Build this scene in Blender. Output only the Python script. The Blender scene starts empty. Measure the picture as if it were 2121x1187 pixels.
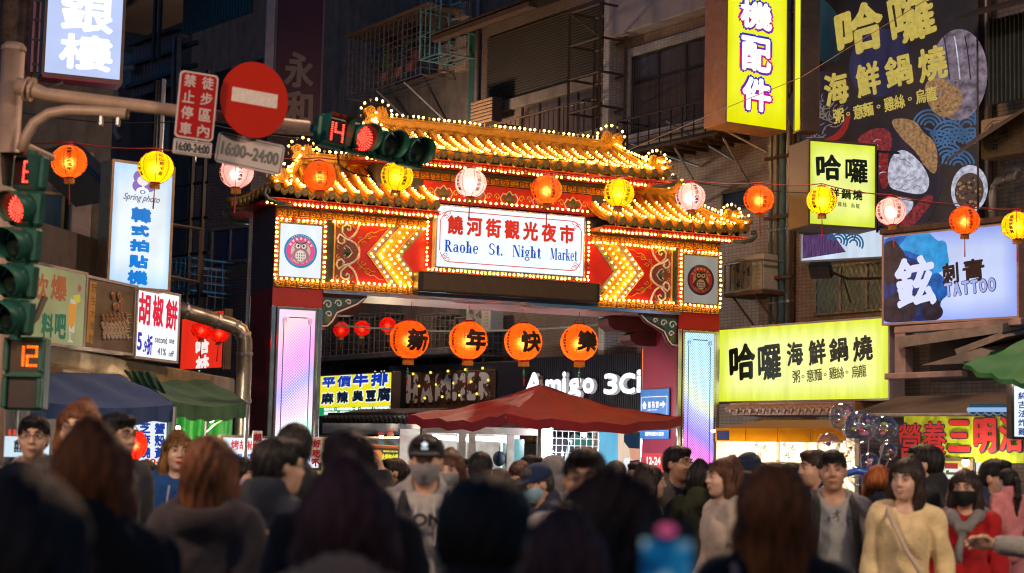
import bpy, bmesh, math, random
import numpy as np
from mathutils import Matrix, Vector
random.seed(7)
SC = bpy.context.scene
COL = SC.collection
R_ = math.radians
# ---------------------------------------------------------------- camera
FPX, CX, CY, HC = 3500.0, 1060.5, 593.5, 1.66      # focal length and centre in pixels of the 2121 px wide photograph, eye height
PITCH, ROLL = math.atan((940 - CY) / FPX), 0.023
_F = np.array([0, math.cos(PITCH), math.sin(PITCH)]); _U0 = np.array([0, -math.sin(PITCH), math.cos(PITCH)]); _R0 = np.array([1., 0, 0])
_R = _R0 * math.cos(ROLL) + _U0 * math.sin(ROLL); _U = -_R0 * math.sin(ROLL) + _U0 * math.cos(ROLL)
_C = np.array([0, 0, HC])
cam = bpy.data.cameras.new('camera'); cam_o = bpy.data.objects.new('camera', cam); COL.objects.link(cam_o)
cam.sensor_width = 36; cam.lens = FPX / 2121 * 36; cam.clip_start = .1; cam.clip_end = 500
cam_o.matrix_world = Matrix(((_R[0], _U[0], -_F[0], 0), (_R[1], _U[1], -_F[1], 0), (_R[2], _U[2], -_F[2], HC), (0, 0, 0, 1)))
cam.dof.use_dof = True; cam.dof.focus_distance = 23.5; cam.dof.aperture_fstop = 2.4
SC.camera = cam_o
# ---------------------------------------------------------------- night sky, exposure
world = bpy.data.worlds.new('World'); SC.world = world; world.use_nodes = True
wn = world.node_tree.nodes; wl = world.node_tree.links
sky = wn.new('ShaderNodeTexSky'); sky.sky_type = 'NISHITA'; sky.sun_disc = False
sky.sun_elevation = R_(3.0); sky.sun_rotation = R_(200); sky.ozone_density = 5.0
wl.new(sky.outputs[0], wn['Background'].inputs[0]); wn['Background'].inputs[1].default_value = 0.075
SC.view_settings.view_transform = 'Standard'; SC.view_settings.look = 'None'; SC.view_settings.gamma = 1
SC.view_settings.exposure = 1.0; EM = .52   # signs are metered for this exposure
SC.render.engine = 'CYCLES'
SC.cycles.use_denoising = True; SC.cycles.use_light_tree = True
SC.cycles.filter_width = 1.15; SC.cycles.max_bounces = 6; SC.cycles.diffuse_bounces = 3; SC.cycles.transparent_max_bounces = 12
SC.cycles.sample_clamp_indirect = 4.0; SC.cycles.caustics_reflective = False; SC.cycles.caustics_refractive = False

def P(x, y, d):
    """world point seen at photograph pixel (x, y) at depth d"""
    return Vector(_C + d * (_F + _R * (x - CX) / FPX - _U * (y - CY) / FPX))
def ray(x, y):
    return Vector(_F + _R * (x - CX) / FPX - _U * (y - CY) / FPX)

# ---------------------------------------------------------------- materials
MATS = {}
def _new(name):
    m = bpy.data.materials.new(name); m.use_nodes = True; m.node_tree.nodes.clear(); return m, m.node_tree.nodes, m.node_tree.links
def pri(name, col, rough=.55, metal=0., var=.25, scale=6., bump=.0, bscale=40., spec=.5, stretch=None, sheen=0., stain=0.):
    """painted / cloth / metal surface with mottled colour, uneven gloss and fine relief"""
    if name in MATS: return MATS[name]
    m, n, l = _new(name)
    o = n.new('ShaderNodeOutputMaterial'); b = n.new('ShaderNodeBsdfPrincipled'); l.new(b.outputs[0], o.inputs[0])
    tc = n.new('ShaderNodeTexCoord'); mp = n.new('ShaderNodeMapping'); l.new(tc.outputs['Object'], mp.inputs[0])
    if stretch: mp.inputs['Scale'].default_value = stretch
    nz = n.new('ShaderNodeTexNoise'); nz.inputs['Scale'].default_value = scale; nz.inputs['Detail'].default_value = 5; nz.inputs['Roughness'].default_value = .65
    l.new(mp.outputs[0], nz.inputs['Vector'])
    cr = n.new('ShaderNodeValToRGB'); c = Vector(col[:3])
    cr.color_ramp.elements[0].position = .3; cr.color_ramp.elements[1].position = .7
    cr.color_ramp.elements[0].color = (*(c * (1 - var)), 1); cr.color_ramp.elements[1].color = (*[min(1, q * (1 + var * .6)) for q in c], 1)
    l.new(nz.outputs[0], cr.inputs[0]); cout = cr.outputs[0]
    if stain:
        n2 = n.new('ShaderNodeTexNoise'); n2.inputs['Scale'].default_value = 1.3; n2.inputs['Detail'].default_value = 8; n2.inputs['Roughness'].default_value = .7
        mp2 = n.new('ShaderNodeMapping'); mp2.inputs['Scale'].default_value = (2.5, 2.5, .45); l.new(tc.outputs['Object'], mp2.inputs[0]); l.new(mp2.outputs[0], n2.inputs['Vector'])
        c2 = n.new('ShaderNodeValToRGB'); c2.color_ramp.elements[0].position = .45; c2.color_ramp.elements[1].position = .72
        c2.color_ramp.elements[1].color = (stain, stain, stain, 1); c2.color_ramp.elements[0].color = (0, 0, 0, 1); l.new(n2.outputs[0], c2.inputs[0])
        mx = n.new('ShaderNodeMix'); mx.data_type = 'RGBA'; l.new(c2.outputs[0], mx.inputs[0]); l.new(cout, mx.inputs[6]); mx.inputs[7].default_value = (*(c * .25), 1); cout = mx.outputs[2]
    l.new(cout, b.inputs['Base Color'])
    b.inputs['Metallic'].default_value = metal; b.inputs['Specular IOR Level'].default_value = spec
    mr = n.new('ShaderNodeMapRange'); mr.inputs['To Min'].default_value = max(.03, rough - .12); mr.inputs['To Max'].default_value = min(1, rough + .12); l.new(nz.outputs[0], mr.inputs[0]); l.new(mr.outputs[0], b.inputs['Roughness'])
    if sheen: b.inputs['Sheen Weight'].default_value = sheen
    if bump:
        bn = n.new('ShaderNodeTexNoise'); bn.inputs['Scale'].default_value = bscale; bn.inputs['Detail'].default_value = 4; l.new(mp.outputs[0], bn.inputs['Vector'])
        bp = n.new('ShaderNodeBump'); bp.inputs['Strength'].default_value = bump; bp.inputs['Distance'].default_value = .01; l.new(bn.outputs[0], bp.inputs['Height']); l.new(bp.outputs[0], b.inputs['Normal'])
    MATS[name] = m; return m
def emi(name, col, s=1., var=.08, scale=(1.2, 1, .25), freq=3., hot=None):
    """lit face of a backlit sign: translucent acrylic over uneven tubes"""
    if name in MATS: return MATS[name]
    m, n, l = _new(name); s = s * EM if s < 2 else s
    o = n.new('ShaderNodeOutputMaterial'); e = n.new('ShaderNodeEmission'); e.inputs[0].default_value = (*col[:3], 1)
    g = n.new('ShaderNodeBsdfGlossy'); g.inputs['Roughness'].default_value = .25; g.inputs[0].default_value = (.04, .04, .04, 1)
    ad = n.new('ShaderNodeAddShader'); l.new(e.outputs[0], ad.inputs[0]); l.new(g.outputs[0], ad.inputs[1]); l.new(ad.outputs[0], o.inputs[0])
    if var:
        tc = n.new('ShaderNodeTexCoord'); mp = n.new('ShaderNodeMapping'); mp.inputs['Scale'].default_value = scale; l.new(tc.outputs['Object'], mp.inputs[0])
        nz = n.new('ShaderNodeTexNoise'); nz.inputs['Scale'].default_value = freq; nz.inputs['Detail'].default_value = 3; l.new(mp.outputs[0], nz.inputs['Vector'])
        mr = n.new('ShaderNodeMapRange'); mr.inputs['From Min'].default_value = .3; mr.inputs['From Max'].default_value = .7
        mr.inputs['To Min'].default_value = s * (1 - var * 1.6); mr.inputs['To Max'].default_value = s * (1 + var); l.new(nz.outputs[0], mr.inputs[0]); l.new(mr.outputs[0], e.inputs[1])
    else: e.inputs[1].default_value = s
    if hot:   # the tubes sit behind the middle of the face, the rim stays deeper coloured
        tc = n.new('ShaderNodeTexCoord'); sp = n.new('ShaderNodeSeparateXYZ'); l.new(tc.outputs['Generated'], sp.inputs[0]); fs = []
        for k, w in ((0, 9.), (2, 4.5)):
            a = n.new('ShaderNodeMath'); a.operation = 'PINGPONG'; l.new(sp.outputs[k], a.inputs[0]); a.inputs[1].default_value = .5
            c = n.new('ShaderNodeMath'); c.operation = 'MULTIPLY'; c.use_clamp = True; l.new(a.outputs[0], c.inputs[0]); c.inputs[1].default_value = w; fs.append(c)
        q = n.new('ShaderNodeMath'); q.operation = 'MULTIPLY'; l.new(fs[0].outputs[0], q.inputs[0]); l.new(fs[1].outputs[0], q.inputs[1])
        x = n.new('ShaderNodeMix'); x.data_type = 'RGBA'; l.new(q.outputs[0], x.inputs[0]); x.inputs[6].default_value = (*col[:3], 1); x.inputs[7].default_value = (*hot, 1); l.new(x.outputs[2], e.inputs[0])
    MATS[name] = m; return m
def shade(name, fn):
    """free node material: fn(nodes, links, texcoord) -> shader socket"""
    if name in MATS: return MATS[name]
    m, n, l = _new(name); o = n.new('ShaderNodeOutputMaterial'); tc = n.new('ShaderNodeTexCoord')
    l.new(fn(n, l, tc), o.inputs[0]); MATS[name] = m; return m
def tiled(name, col, tw, th, grout=.45, rough=.5, var=.18, stain=.5):
    """small glazed wall tiles, too small in the picture to build singly"""
    if name in MATS: return MATS[name]
    m, n, l = _new(name); o = n.new('ShaderNodeOutputMaterial'); b = n.new('ShaderNodeBsdfPrincipled'); l.new(b.outputs[0], o.inputs[0])
    tc = n.new('ShaderNodeTexCoord'); sx = n.new('ShaderNodeSeparateXYZ'); cb = n.new('ShaderNodeCombineXYZ'); l.new(tc.outputs['Object'], sx.inputs[0])
    ad = n.new('ShaderNodeMath'); l.new(sx.outputs[0], ad.inputs[0]); l.new(sx.outputs[1], ad.inputs[1]); l.new(ad.outputs[0], cb.inputs[0]); l.new(sx.outputs[2], cb.inputs[1])
    br = n.new('ShaderNodeTexBrick'); l.new(cb.outputs[0], br.inputs[0]); br.inputs['Scale'].default_value = 1
    br.inputs['Brick Width'].default_value = tw; br.inputs['Row Height'].default_value = th; br.inputs['Mortar Size'].default_value = th * .09; br.offset = 0
    c = Vector(col); br.inputs['Color1'].default_value = (*(c * (1 - var)), 1); br.inputs['Color2'].default_value = (*(c * (1 + var * .5)), 1); br.inputs['Mortar'].default_value = (*(c * grout), 1)
    nz = n.new('ShaderNodeTexNoise'); nz.inputs['Scale'].default_value = .9; nz.inputs['Detail'].default_value = 8; nz.inputs['Roughness'].default_value = .7
    mp = n.new('ShaderNodeMapping'); mp.inputs['Scale'].default_value = (1.6, 1.6, .35); l.new(tc.outputs['Object'], mp.inputs[0]); l.new(mp.outputs[0], nz.inputs['Vector'])
    cr = n.new('ShaderNodeValToRGB'); cr.color_ramp.elements[0].position = .4; cr.color_ramp.elements[1].position = .75; cr.color_ramp.elements[0].color = (0, 0, 0, 1); cr.color_ramp.elements[1].color = (stain, stain, stain, 1); l.new(nz.outputs[0], cr.inputs[0])
    mx = n.new('ShaderNodeMix'); mx.data_type = 'RGBA'; l.new(cr.outputs[0], mx.inputs[0]); l.new(br.outputs[0], mx.inputs[6]); mx.inputs[7].default_value = (*(c * .3), 1); l.new(mx.outputs[2], b.inputs['Base Color'])
    b.inputs['Roughness'].default_value = rough
    bp = n.new('ShaderNodeBump'); bp.inputs['Strength'].default_value = .5; bp.inputs['Distance'].default_value = .004; bp.invert = True; l.new(br.outputs['Fac'], bp.inputs['Height']); l.new(bp.outputs[0], b.inputs['Normal'])
    MATS[name] = m; return m

# ---------------------------------------------------------------- mesh builder
class MB:
    def __init__(s): s.v = []; s.f = []; s.m = []; s.marks = []
    def add(s, vs, fs, mi=0, M=None):
        b = len(s.v)
        if M is not None: vs = [M @ Vector(p) for p in vs]
        s.v.extend([tuple(p) for p in vs]); s.f.extend([tuple(b + i for i in q) for q in fs]); s.m.extend([mi] * len(fs)); return s
    def box(s, x0, x1, y0, y1, z0, z1, mi=0, M=None):
        return s.add([(x0, y0, z0), (x1, y0, z0), (x1, y1, z0), (x0, y1, z0), (x0, y0, z1), (x1, y0, z1), (x1, y1, z1), (x0, y1, z1)],
                     [(0, 3, 2, 1), (4, 5, 6, 7), (0, 1, 5, 4), (1, 2, 6, 5), (2, 3, 7, 6), (3, 0, 4, 7)], mi, M)
    def bbox(s, x0, x1, y0, y1, z0, z1, b=.01, mi=0, M=None):
        """box with chamfered edges"""
        b = min(b, (x1 - x0) * .4, (y1 - y0) * .4, (z1 - z0) * .4); bm = bmesh.new()
        r = bmesh.ops.create_cube(bm, size=1); 
        for q in bm.verts: q.co = ((x0 + x1) / 2 + q.co.x * (x1 - x0), (y0 + y1) / 2 + q.co.y * (y1 - y0), (z0 + z1) / 2 + q.co.z * (z1 - z0))
        bmesh.ops.bevel(bm, geom=bm.edges[:], offset=b, segments=1, affect='EDGES'); bm.verts.index_update()
        s.add([q.co.copy() for q in bm.verts], [[w.index for w in f.verts] for f in bm.faces], mi, M); bm.free(); return s
    def tube(s, pts, r, n=8, mi=0, cap=True, M=None):
        pts = [Vector(p) for p in pts]; N = len(pts); rr = r if isinstance(r, (list, tuple)) else [r] * N
        vs = []; up = None
        for i, p in enumerate(pts):
            t = (pts[min(i + 1, N - 1)] - pts[max(i - 1, 0)]).normalized()
            if up is None:
                up = Vector((0, 0, 1)) if abs(t.z) < .9 else Vector((0, 1, 0))
            a = t.cross(up); a = a.normalized() if a.length > 1e-6 else Vector((1, 0, 0)); bb = a.cross(t).normalized(); up = bb
            for k in range(n):
                an = 2 * math.pi * k / n; vs.append(p + (a * math.cos(an) + bb * math.sin(an)) * rr[i])
        fs = [(i * n + k, i * n + (k + 1) % n, (i + 1) * n + (k + 1) % n, (i + 1) * n + k) for i in range(N - 1) for k in range(n)]
        if cap: fs += [tuple(range(n))[::-1], tuple((N - 1) * n + k for k in range(n))]
        return s.add(vs, fs, mi, M)
    def lathe(s, prof, n=20, c=(0, 0, 0), mi=0, M=None):
        vs = [(c[0] + r * math.cos(2 * math.pi * k / n), c[1] + r * math.sin(2 * math.pi * k / n), c[2] + z) for r, z in prof for k in range(n)]
        fs = [(i * n + k, i * n + (k + 1) % n, (i + 1) * n + (k + 1) % n, (i + 1) * n + k) for i in range(len(prof) - 1) for k in range(n)]
        return s.add(vs, fs, mi, M)
    def prism(s, poly, y0, y1, mi=0, M=None):
        """polygon given in (x, z) standing from y0 (front) to y1"""
        n = len(poly)
        a = sum(poly[i][0] * poly[(i + 1) % n][1] - poly[(i + 1) % n][0] * poly[i][1] for i in range(n))
        if a < 0: poly = poly[::-1]
        vs = [(x, y0, z) for x, z in poly] + [(x, y1, z) for x, z in poly]
        fs = [tuple(range(n)), tuple(range(2 * n - 1, n - 1, -1))] + [((i + 1) % n, i, n + i, n + (i + 1) % n) for i in range(n)]
        return s.add(vs, fs, mi, M)
    def ball(s, c, r, seg=12, rings=8, mi=0, M=None):
        rr = r if isinstance(r, (tuple, list)) else (r, r, r)
        vs = [(c[0], c[1], c[2] - rr[2])]
        for i in range(1, rings):
            ph = math.pi * i / rings - math.pi / 2
            for k in range(seg):
                a = 2 * math.pi * k / seg; vs.append((c[0] + rr[0] * math.cos(ph) * math.cos(a), c[1] + rr[1] * math.cos(ph) * math.sin(a), c[2] + rr[2] * math.sin(ph)))
        vs.append((c[0], c[1], c[2] + rr[2])); e = len(vs) - 1; fs = []
        for k in range(seg): fs.append((0, 1 + (k + 1) % seg, 1 + k)); fs.append((e, 1 + (rings - 2) * seg + k, 1 + (rings - 2) * seg + (k + 1) % seg))
        for i in range(rings - 2):
            for k in range(seg): fs.append((1 + i * seg + k, 1 + i * seg + (k + 1) % seg, 1 + (i + 1) * seg + (k + 1) % seg, 1 + (i + 1) * seg + k))
        return s.add(vs, fs, mi, M)
    def strip(s, pts, w, y, mi=0, h=.0):
        """flat painted line of width w through (x, z) points, at depth y"""
        n = len(pts); vs = []; ww = w if isinstance(w, (list, tuple)) else [w] * n
        for i, (x, z) in enumerate(pts):
            a = pts[max(i - 1, 0)]; b = pts[min(i + 1, n - 1)]; dx, dz = b[0] - a[0], b[1] - a[1]; L = math.hypot(dx, dz) or 1
            nx, nz = -dz / L * ww[i] / 2, dx / L * ww[i] / 2; vs += [(x + nx, y, z + nz), (x - nx, y, z - nz)]
        return s.add(vs, [(2 * i + 1, 2 * i + 3, 2 * i + 2, 2 * i) for i in range(n - 1)], mi)
    def mesh(s, name, mats, smooth=False):
        me = bpy.data.meshes.new(name); me.from_pydata(s.v, [], s.f)
        for m in (mats if isinstance(mats, (list, tuple)) else [mats]): me.materials.append(m)
        if any(s.m): me.polygons.foreach_set('material_index', s.m)
        if smooth: me.polygons.foreach_set('use_smooth', [True] * len(s.f))
        me.update(); return me
    def build(s, name, mats, parent=None, M=None, smooth=False):
        return put(name, s.mesh(name, mats, smooth), parent, M)
def put(name, me, parent=None, M=None):
    o = bpy.data.objects.new(name, me); COL.objects.link(o)
    if parent is not None: o.parent = parent
    if M is not None: o.matrix_local = M
    return o
def tag(o, label=None, cat=None, group=None, kind=None):
    if label: o['label'] = label
    if cat: o['category'] = cat
    if group: o['group'] = group
    if kind: o['kind'] = kind
    return o
def thing(name, label, cat, M=None, group=None):
    o = bpy.data.objects.new(name, None); COL.objects.link(o); o.empty_display_size = .1
    if M is not None: o.matrix_world = M if isinstance(M, Matrix) else Matrix.Translation(M)
    return tag(o, label, cat, group)
def copy_tree(o, parent=None, M=None):
    c = o.copy(); COL.objects.link(c); c.parent = parent
    if M is not None: c.matrix_local = M
    for ch in o.children: copy_tree(ch, c)
    return c
def T(x=0, y=0, z=0): return Matrix.Translation((x, y, z))
def RX(a): return Matrix.Rotation(a, 4, 'X')
def RY(a): return Matrix.Rotation(a, 4, 'Y')
def RZ(a): return Matrix.Rotation(a, 4, 'Z')
def SCL(x, y, z): return Matrix.Diagonal((x, y, z, 1))

# ---------------------------------------------------------------- lettering
_G = {}
def glyphs(body):
    """outline mesh of a string in Blender's own font, scaled to the unit square"""
    if body in _G: return _G[body]
    c = bpy.data.curves.new('lettering', 'FONT'); c.body = body; c.size = 1; c.resolution_u = 3
    o = bpy.data.objects.new('lettering', c)
    me = bpy.data.meshes.new_from_object(o)
    v = np.array([q.co[:2] for q in me.vertices]); f = [tuple(p.vertices) for p in me.polygons]
    lo, hi = v.min(0), v.max(0); v = (v - lo) / np.maximum(hi - lo, 1e-6); asp = float((hi[0] - lo[0]) / max(hi[1] - lo[1], 1e-6))
    bpy.data.objects.remove(o); bpy.data.curves.remove(c); bpy.data.meshes.remove(me)
    _G[body] = (v, f, asp); return _G[body]
def glyph_into(mb, body, cx, cz, w, h, y, bold=0., mi=0, shear=0., rot=0., dirs=None, wob=0.):
    v, f, asp = glyphs(body)
    p = (v - .5) * np.array([w - 2 * bold, h - 2 * bold]); p = p + np.array([[shear, 0]]) * p[:, 1:2]
    if wob: p = p + wob * np.stack([np.sin(p[:, 1] * 40 / max(h, .01)+p[:,0]*9/max(w,.01)), np.cos(p[:, 0] * 37 / max(w, .01)+1)], 1)
    ca, sa = math.cos(rot), math.sin(rot); p = p @ np.array([[ca, sa], [-sa, ca]])
    sh = [(0, 0)]
    if bold:
        k = dirs or 8
        sh = [(bold * math.cos(2 * math.pi * i / k), bold * math.sin(2 * math.pi * i / k)) for i in range(k)] + [(0, 0)]
    for i, (dx, dz) in enumerate(sh):
        mb.add([(cx + q[0] + dx, y - .0003 * i, cz + q[1] + dz) for q in p], f, mi)

class Board:
    """upright rectangle: corners given as photograph pixels with a depth at each side; local x right, y into the wall, z up"""
    def __init__(s, tl, tr, bl, dl, dr):
        a = P(*tl, dl); b = P(*tr, dr); x = (b - a); x.z = 0; s.w = x.length; x.normalize()   # signs hang level
        z = Vector((0, 0, 1)); y = z.cross(x)
        s.x, s.y, s.z = x, y, z; s.o = a; u, w = s.loc0(*bl); s.h = -w
        s.o = a - z * s.h
        s.M = Matrix(((x.x, y.x, z.x, s.o.x), (x.y, y.y, z.y, s.o.y), (x.z, y.z, z.z, s.o.z), (0, 0, 0, 1)))
    def loc0(s, px, py, yo=0.):
        d = ray(px, py); c = Vector(_C); t = ((s.o - c).dot(s.y) + yo) / d.dot(s.y); p = c + d * t - s.o
        return p.dot(s.x), p.dot(s.z)
    def loc(s, px, py, yo=0.): return s.loc0(px, py, yo)
    def size(s, x0, y0, x1, y1):
        xm, ym = (x0 + x1) / 2, (y0 + y1) / 2
        return (s.loc(x1, ym)[0] - s.loc(x0, ym)[0], s.loc(xm, y0)[1] - s.loc(xm, y1)[1])
    def text(s, mb, body, x0, y0, x1, y1, y=-.006, bold=0., mi=0, **k):
        """string fitted to the photograph rectangle x0..x1, y0..y1 on this board; bold in pixels"""
        c = s.loc((x0 + x1) / 2, (y0 + y1) / 2); w, h = s.size(x0, y0, x1, y1)
        mb.marks.append((len(mb.v), len(mb.f))); glyph_into(mb, body, c[0], c[1], w, h, y, bold * w / max(x1 - x0, 1), mi, **k)
    def chars(s, mb, body, p0, p1, w, h, w1=None, h1=None, **k):
        """characters one by one, centres from pixel p0 to pixel p1, w x h pixels each"""
        n = len(body)
        for i, ch in enumerate(body):
            t = i / max(n - 1, 1); x = p0[0] + (p1[0] - p0[0]) * t; y = p0[1] + (p1[1] - p0[1]) * t
            ww = w + ((w1 or w) - w) * t; hh = h + ((h1 or h) - h) * t
            if ch == ' ': continue
            if ch in '。・·': s.text(mb, '。' if ch == '。' else '.', x - ww * .2, y - hh * .2, x + ww * .2, y + hh * .2, **k)
            else: s.text(mb, ch, x - ww / 2, y - hh / 2, x + ww / 2, y + hh / 2, **k)
def lettering(parent, mat, fn, name='lettering'):
    mb = MB(); fn(mb); mk = mb.marks + [(len(mb.v), len(mb.f))]     # each character is an object of its own
    for (v0, f0), (v1, f1) in zip(mk[:-1], mk[1:]):
        MB().add(mb.v[v0:v1], [[i - v0 for i in f] for f in mb.f[f0:f1]]).build('character' if name == 'lettering' else name, mat, parent)

chrome = pri('chrome', (.75, .75, .76), .18, 1., .1)
steel = pri('galvanised_steel', (.35, .35, .36), .45, .8, .2, 12)
rusty = pri('rusty_iron', (.10, .055, .035), .8, .2, .5, 9, .3)
black = pri('black_paint', (.012, .012, .014), .5)
# ================================================================ the market gate
GY = R_(24); _go = P(565, 600, 24); GG = Vector((math.cos(GY), math.sin(GY), 0)); GC = _go + GG * 3.675; GC.z = 0
GM = Matrix.Translation(GC) @ RZ(GY)
gate = thing('market_gate', 'ornate red and gold market gate with tiled roofs covered in light bulbs', 'gate', GM)
gold = pri('gold_paint', (.74, .36, .04), .35, .25, .25, 14, .25, 60)
goldtile = pri('glazed_gold_tile', (.72, .30, .02), .3, 0, .3, 22, .2, 50)
drip = pri('drip_tile_olive', (.30, .19, .04), .4, .1, .4, 40, .5, 70)
redp = pri('gate_red', (.42, .018, .015), .4, 0, .12, 5)
crimson = pri('gate_crimson', (.22, .012, .035), .5, 0, .15, 3)
navy = pri('gate_navy', (.045, .05, .10), .5, 0, .2, 8)
bulbm = emi('bulb_glass', (1, .50, .06), 12.5, 0)
bulboff = pri('dead_bulb', (.45, .36, .22), .15, 0, .2)
socket = pri('bulb_socket', (.5, .42, .3), .4, .3)

def bulb_mesh(spots, r=.018, off=.06, stem=None):
    """bulbs of one string; a few are burnt out; stem = direction of the little sockets"""
    rnd = random.Random(len(spots) * 13 + 5); mb = MB(); st = Vector(stem) if stem else Vector((0, .035, 0))
    for p in spots:
        p = Vector(p) + Vector([rnd.uniform(-.007, .007) for _ in range(3)])
        mb.ball(p, r * rnd.uniform(.85, 1.1), 7, 5, 1 if rnd.random() < off else 0)
        mb.tube([p + st * .4, p + st], r * .62, 5, 2, False)
    return mb
def bulbs(name, spots, parent, stem=None, r=.018, off=.06):
    o = bulb_mesh(spots, r, off, stem).build(name, [bulbm, bulboff, socket], parent, smooth=True); return tag(o, kind='stuff')
def row(a, b, step):
    a, b = Vector(a), Vector(b); n = max(1, round((b - a).length / step)); return [a.lerp(b, i / n) for i in range(n + 1)]

# pillars
def led_panel(name, ramp, flip):
    def fn(n, l, tc):
        sx = n.new('ShaderNodeSeparateXYZ'); l.new(tc.outputs['Object'], sx.inputs[0])
        nz = n.new('ShaderNodeTexNoise'); nz.inputs['Scale'].default_value = 1.1; nz.inputs['Detail'].default_value = 1; l.new(tc.outputs['Object'], nz.inputs['Vector'])
        a = n.new('ShaderNodeMath'); a.operation = 'MULTIPLY_ADD'; l.new(sx.outputs[0], a.inputs[0]); a.inputs[1].default_value = .75 * flip; l.new(sx.outputs[2], a.inputs[2])
        b = n.new('ShaderNodeMath'); b.operation = 'MULTIPLY_ADD'; l.new(nz.outputs[0], b.inputs[0]); b.inputs[1].default_value = .5; l.new(a.outputs[0], b.inputs[2])
        mr = n.new('ShaderNodeMapRange'); mr.inputs['From Min'].default_value = 4.15; mr.inputs['From Max'].default_value = 6.5; l.new(b.outputs[0], mr.inputs[0])
        cr = n.new('ShaderNodeValToRGB'); l.new(mr.outputs[0], cr.inputs[0]); e = cr.color_ramp.elements
        e.remove(e[1]); e[0].position = 0; e[0].color = (*ramp[0][1], 1)
        for p, c in ramp[1:]: e.new(p).color = (*c, 1)
        # lattice of round holes in the diffuser
        mp = n.new('ShaderNodeMapping'); mp.inputs['Rotation'].default_value = (0, R_(45), 0); mp.inputs['Scale'].default_value = (34, 0, 34); l.new(tc.outputs['Object'], mp.inputs[0])
        vo = n.new('ShaderNodeTexVoronoi'); vo.inputs['Randomness'].default_value = 0; vo.inputs['Scale'].default_value = 1; l.new(mp.outputs[0], vo.inputs['Vector'])
        vr = n.new('ShaderNodeMapRange'); vr.inputs['From Min'].default_value = .25; vr.inputs['From Max'].default_value = .5; vr.inputs['To Min'].default_value = 1.1; vr.inputs['To Max'].default_value = .36; l.new(vo.outputs['Distance'], vr.inputs[0])
        em = n.new('ShaderNodeEmission'); l.new(cr.outputs[0], em.inputs[0]); l.new(vr.outputs[0], em.inputs[1]); return em.outputs[0]
    return shade(name, fn)
panL = led_panel('led_panel_warm', [(0, (.35, .95, .75)), (.22, (.6, .95, .85)), (.34, (.95, .6, .85)), (.5, (.42, .4, .95)), (.68, (.85, .35, .8)), (.85, (.98, .55, .6)), (1, (.9, .55, .8))], -1)
panR = led_panel('led_panel_cool', [(0, (.95, .75, .8)), (.12, (.9, .2, .65)), (.25, (.32, .25, .98)), (.42, (.45, .45, .95)), (.5, (.7, .85, .55)), (.62, (.5, .75, .8)), (.85, (.42, .7, .95)), (1, (.4, .62, .95))], 1)
green_line = pri('green_print', (.01, .10, .07), .5)
for s, pm in ((-1, panL), (1, panR)):
    cx = s * 3.305
    p = MB().box(cx - .37, cx + .37, 0, 1.2, 0, 3.95, 0); p.box(cx - .372, cx + .372, -.003, .0, 3.68, 3.95, 1)
    pil = p.build('pillar', [crimson, redp], gate)
    for q in (-1, 1):
        for yy in (-.02, 1.16): MB().bbox(cx + q * .345 - .033, cx + q * .345 + .033, yy, yy + .06, .1, 3.68 if yy < 0 else 3.9, .008).build('corner_strip', chrome, pil)
    MB().bbox(cx - .43, cx + .43, -.06, 1.26, 0, .35, .02).build('plinth', pri('grey_granite', (.25, .24, .23), .5, 0, .3, 60), pil)
    fr = MB()
    for a in ((cx - .30, cx + .30, 3.63, 3.67), (cx - .30, cx + .30, .62, .66), (cx - .30, cx - .265, .66, 3.63), (cx + .265, cx + .30, .66, 3.63)): fr.bbox(a[0], a[1], -.035, 0, a[2], a[3], .006)
    fr.build('panel_frame', chrome, pil)
    lp = MB().box(cx - .265, cx + .265, -.018, -.003, .66, 3.63).build('light_panel', pm, pil)
    g = MB()
    for x0, x1, z0, z1 in ((cx - .12, cx + .15, 3.515, 3.53), (cx - .2, cx - .188, .8, 3.42), (cx + .195, cx + .207, .8, 3.42)): g.box(x0, x1, -.022, -.0185, z0, z1)
    for q in (-1, 1):
        for k in range(3): g.tube([(cx + q * .19 + .035 * math.cos(t) * (1 - t / 9), -.02, 3.49 - .04 * k * .6 + .03 * math.sin(t) * (1 - t / 9)) for t in [i * .6 for i in range(9)]], .004, 4)
    g.build('printed_border', green_line, lp)
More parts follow.
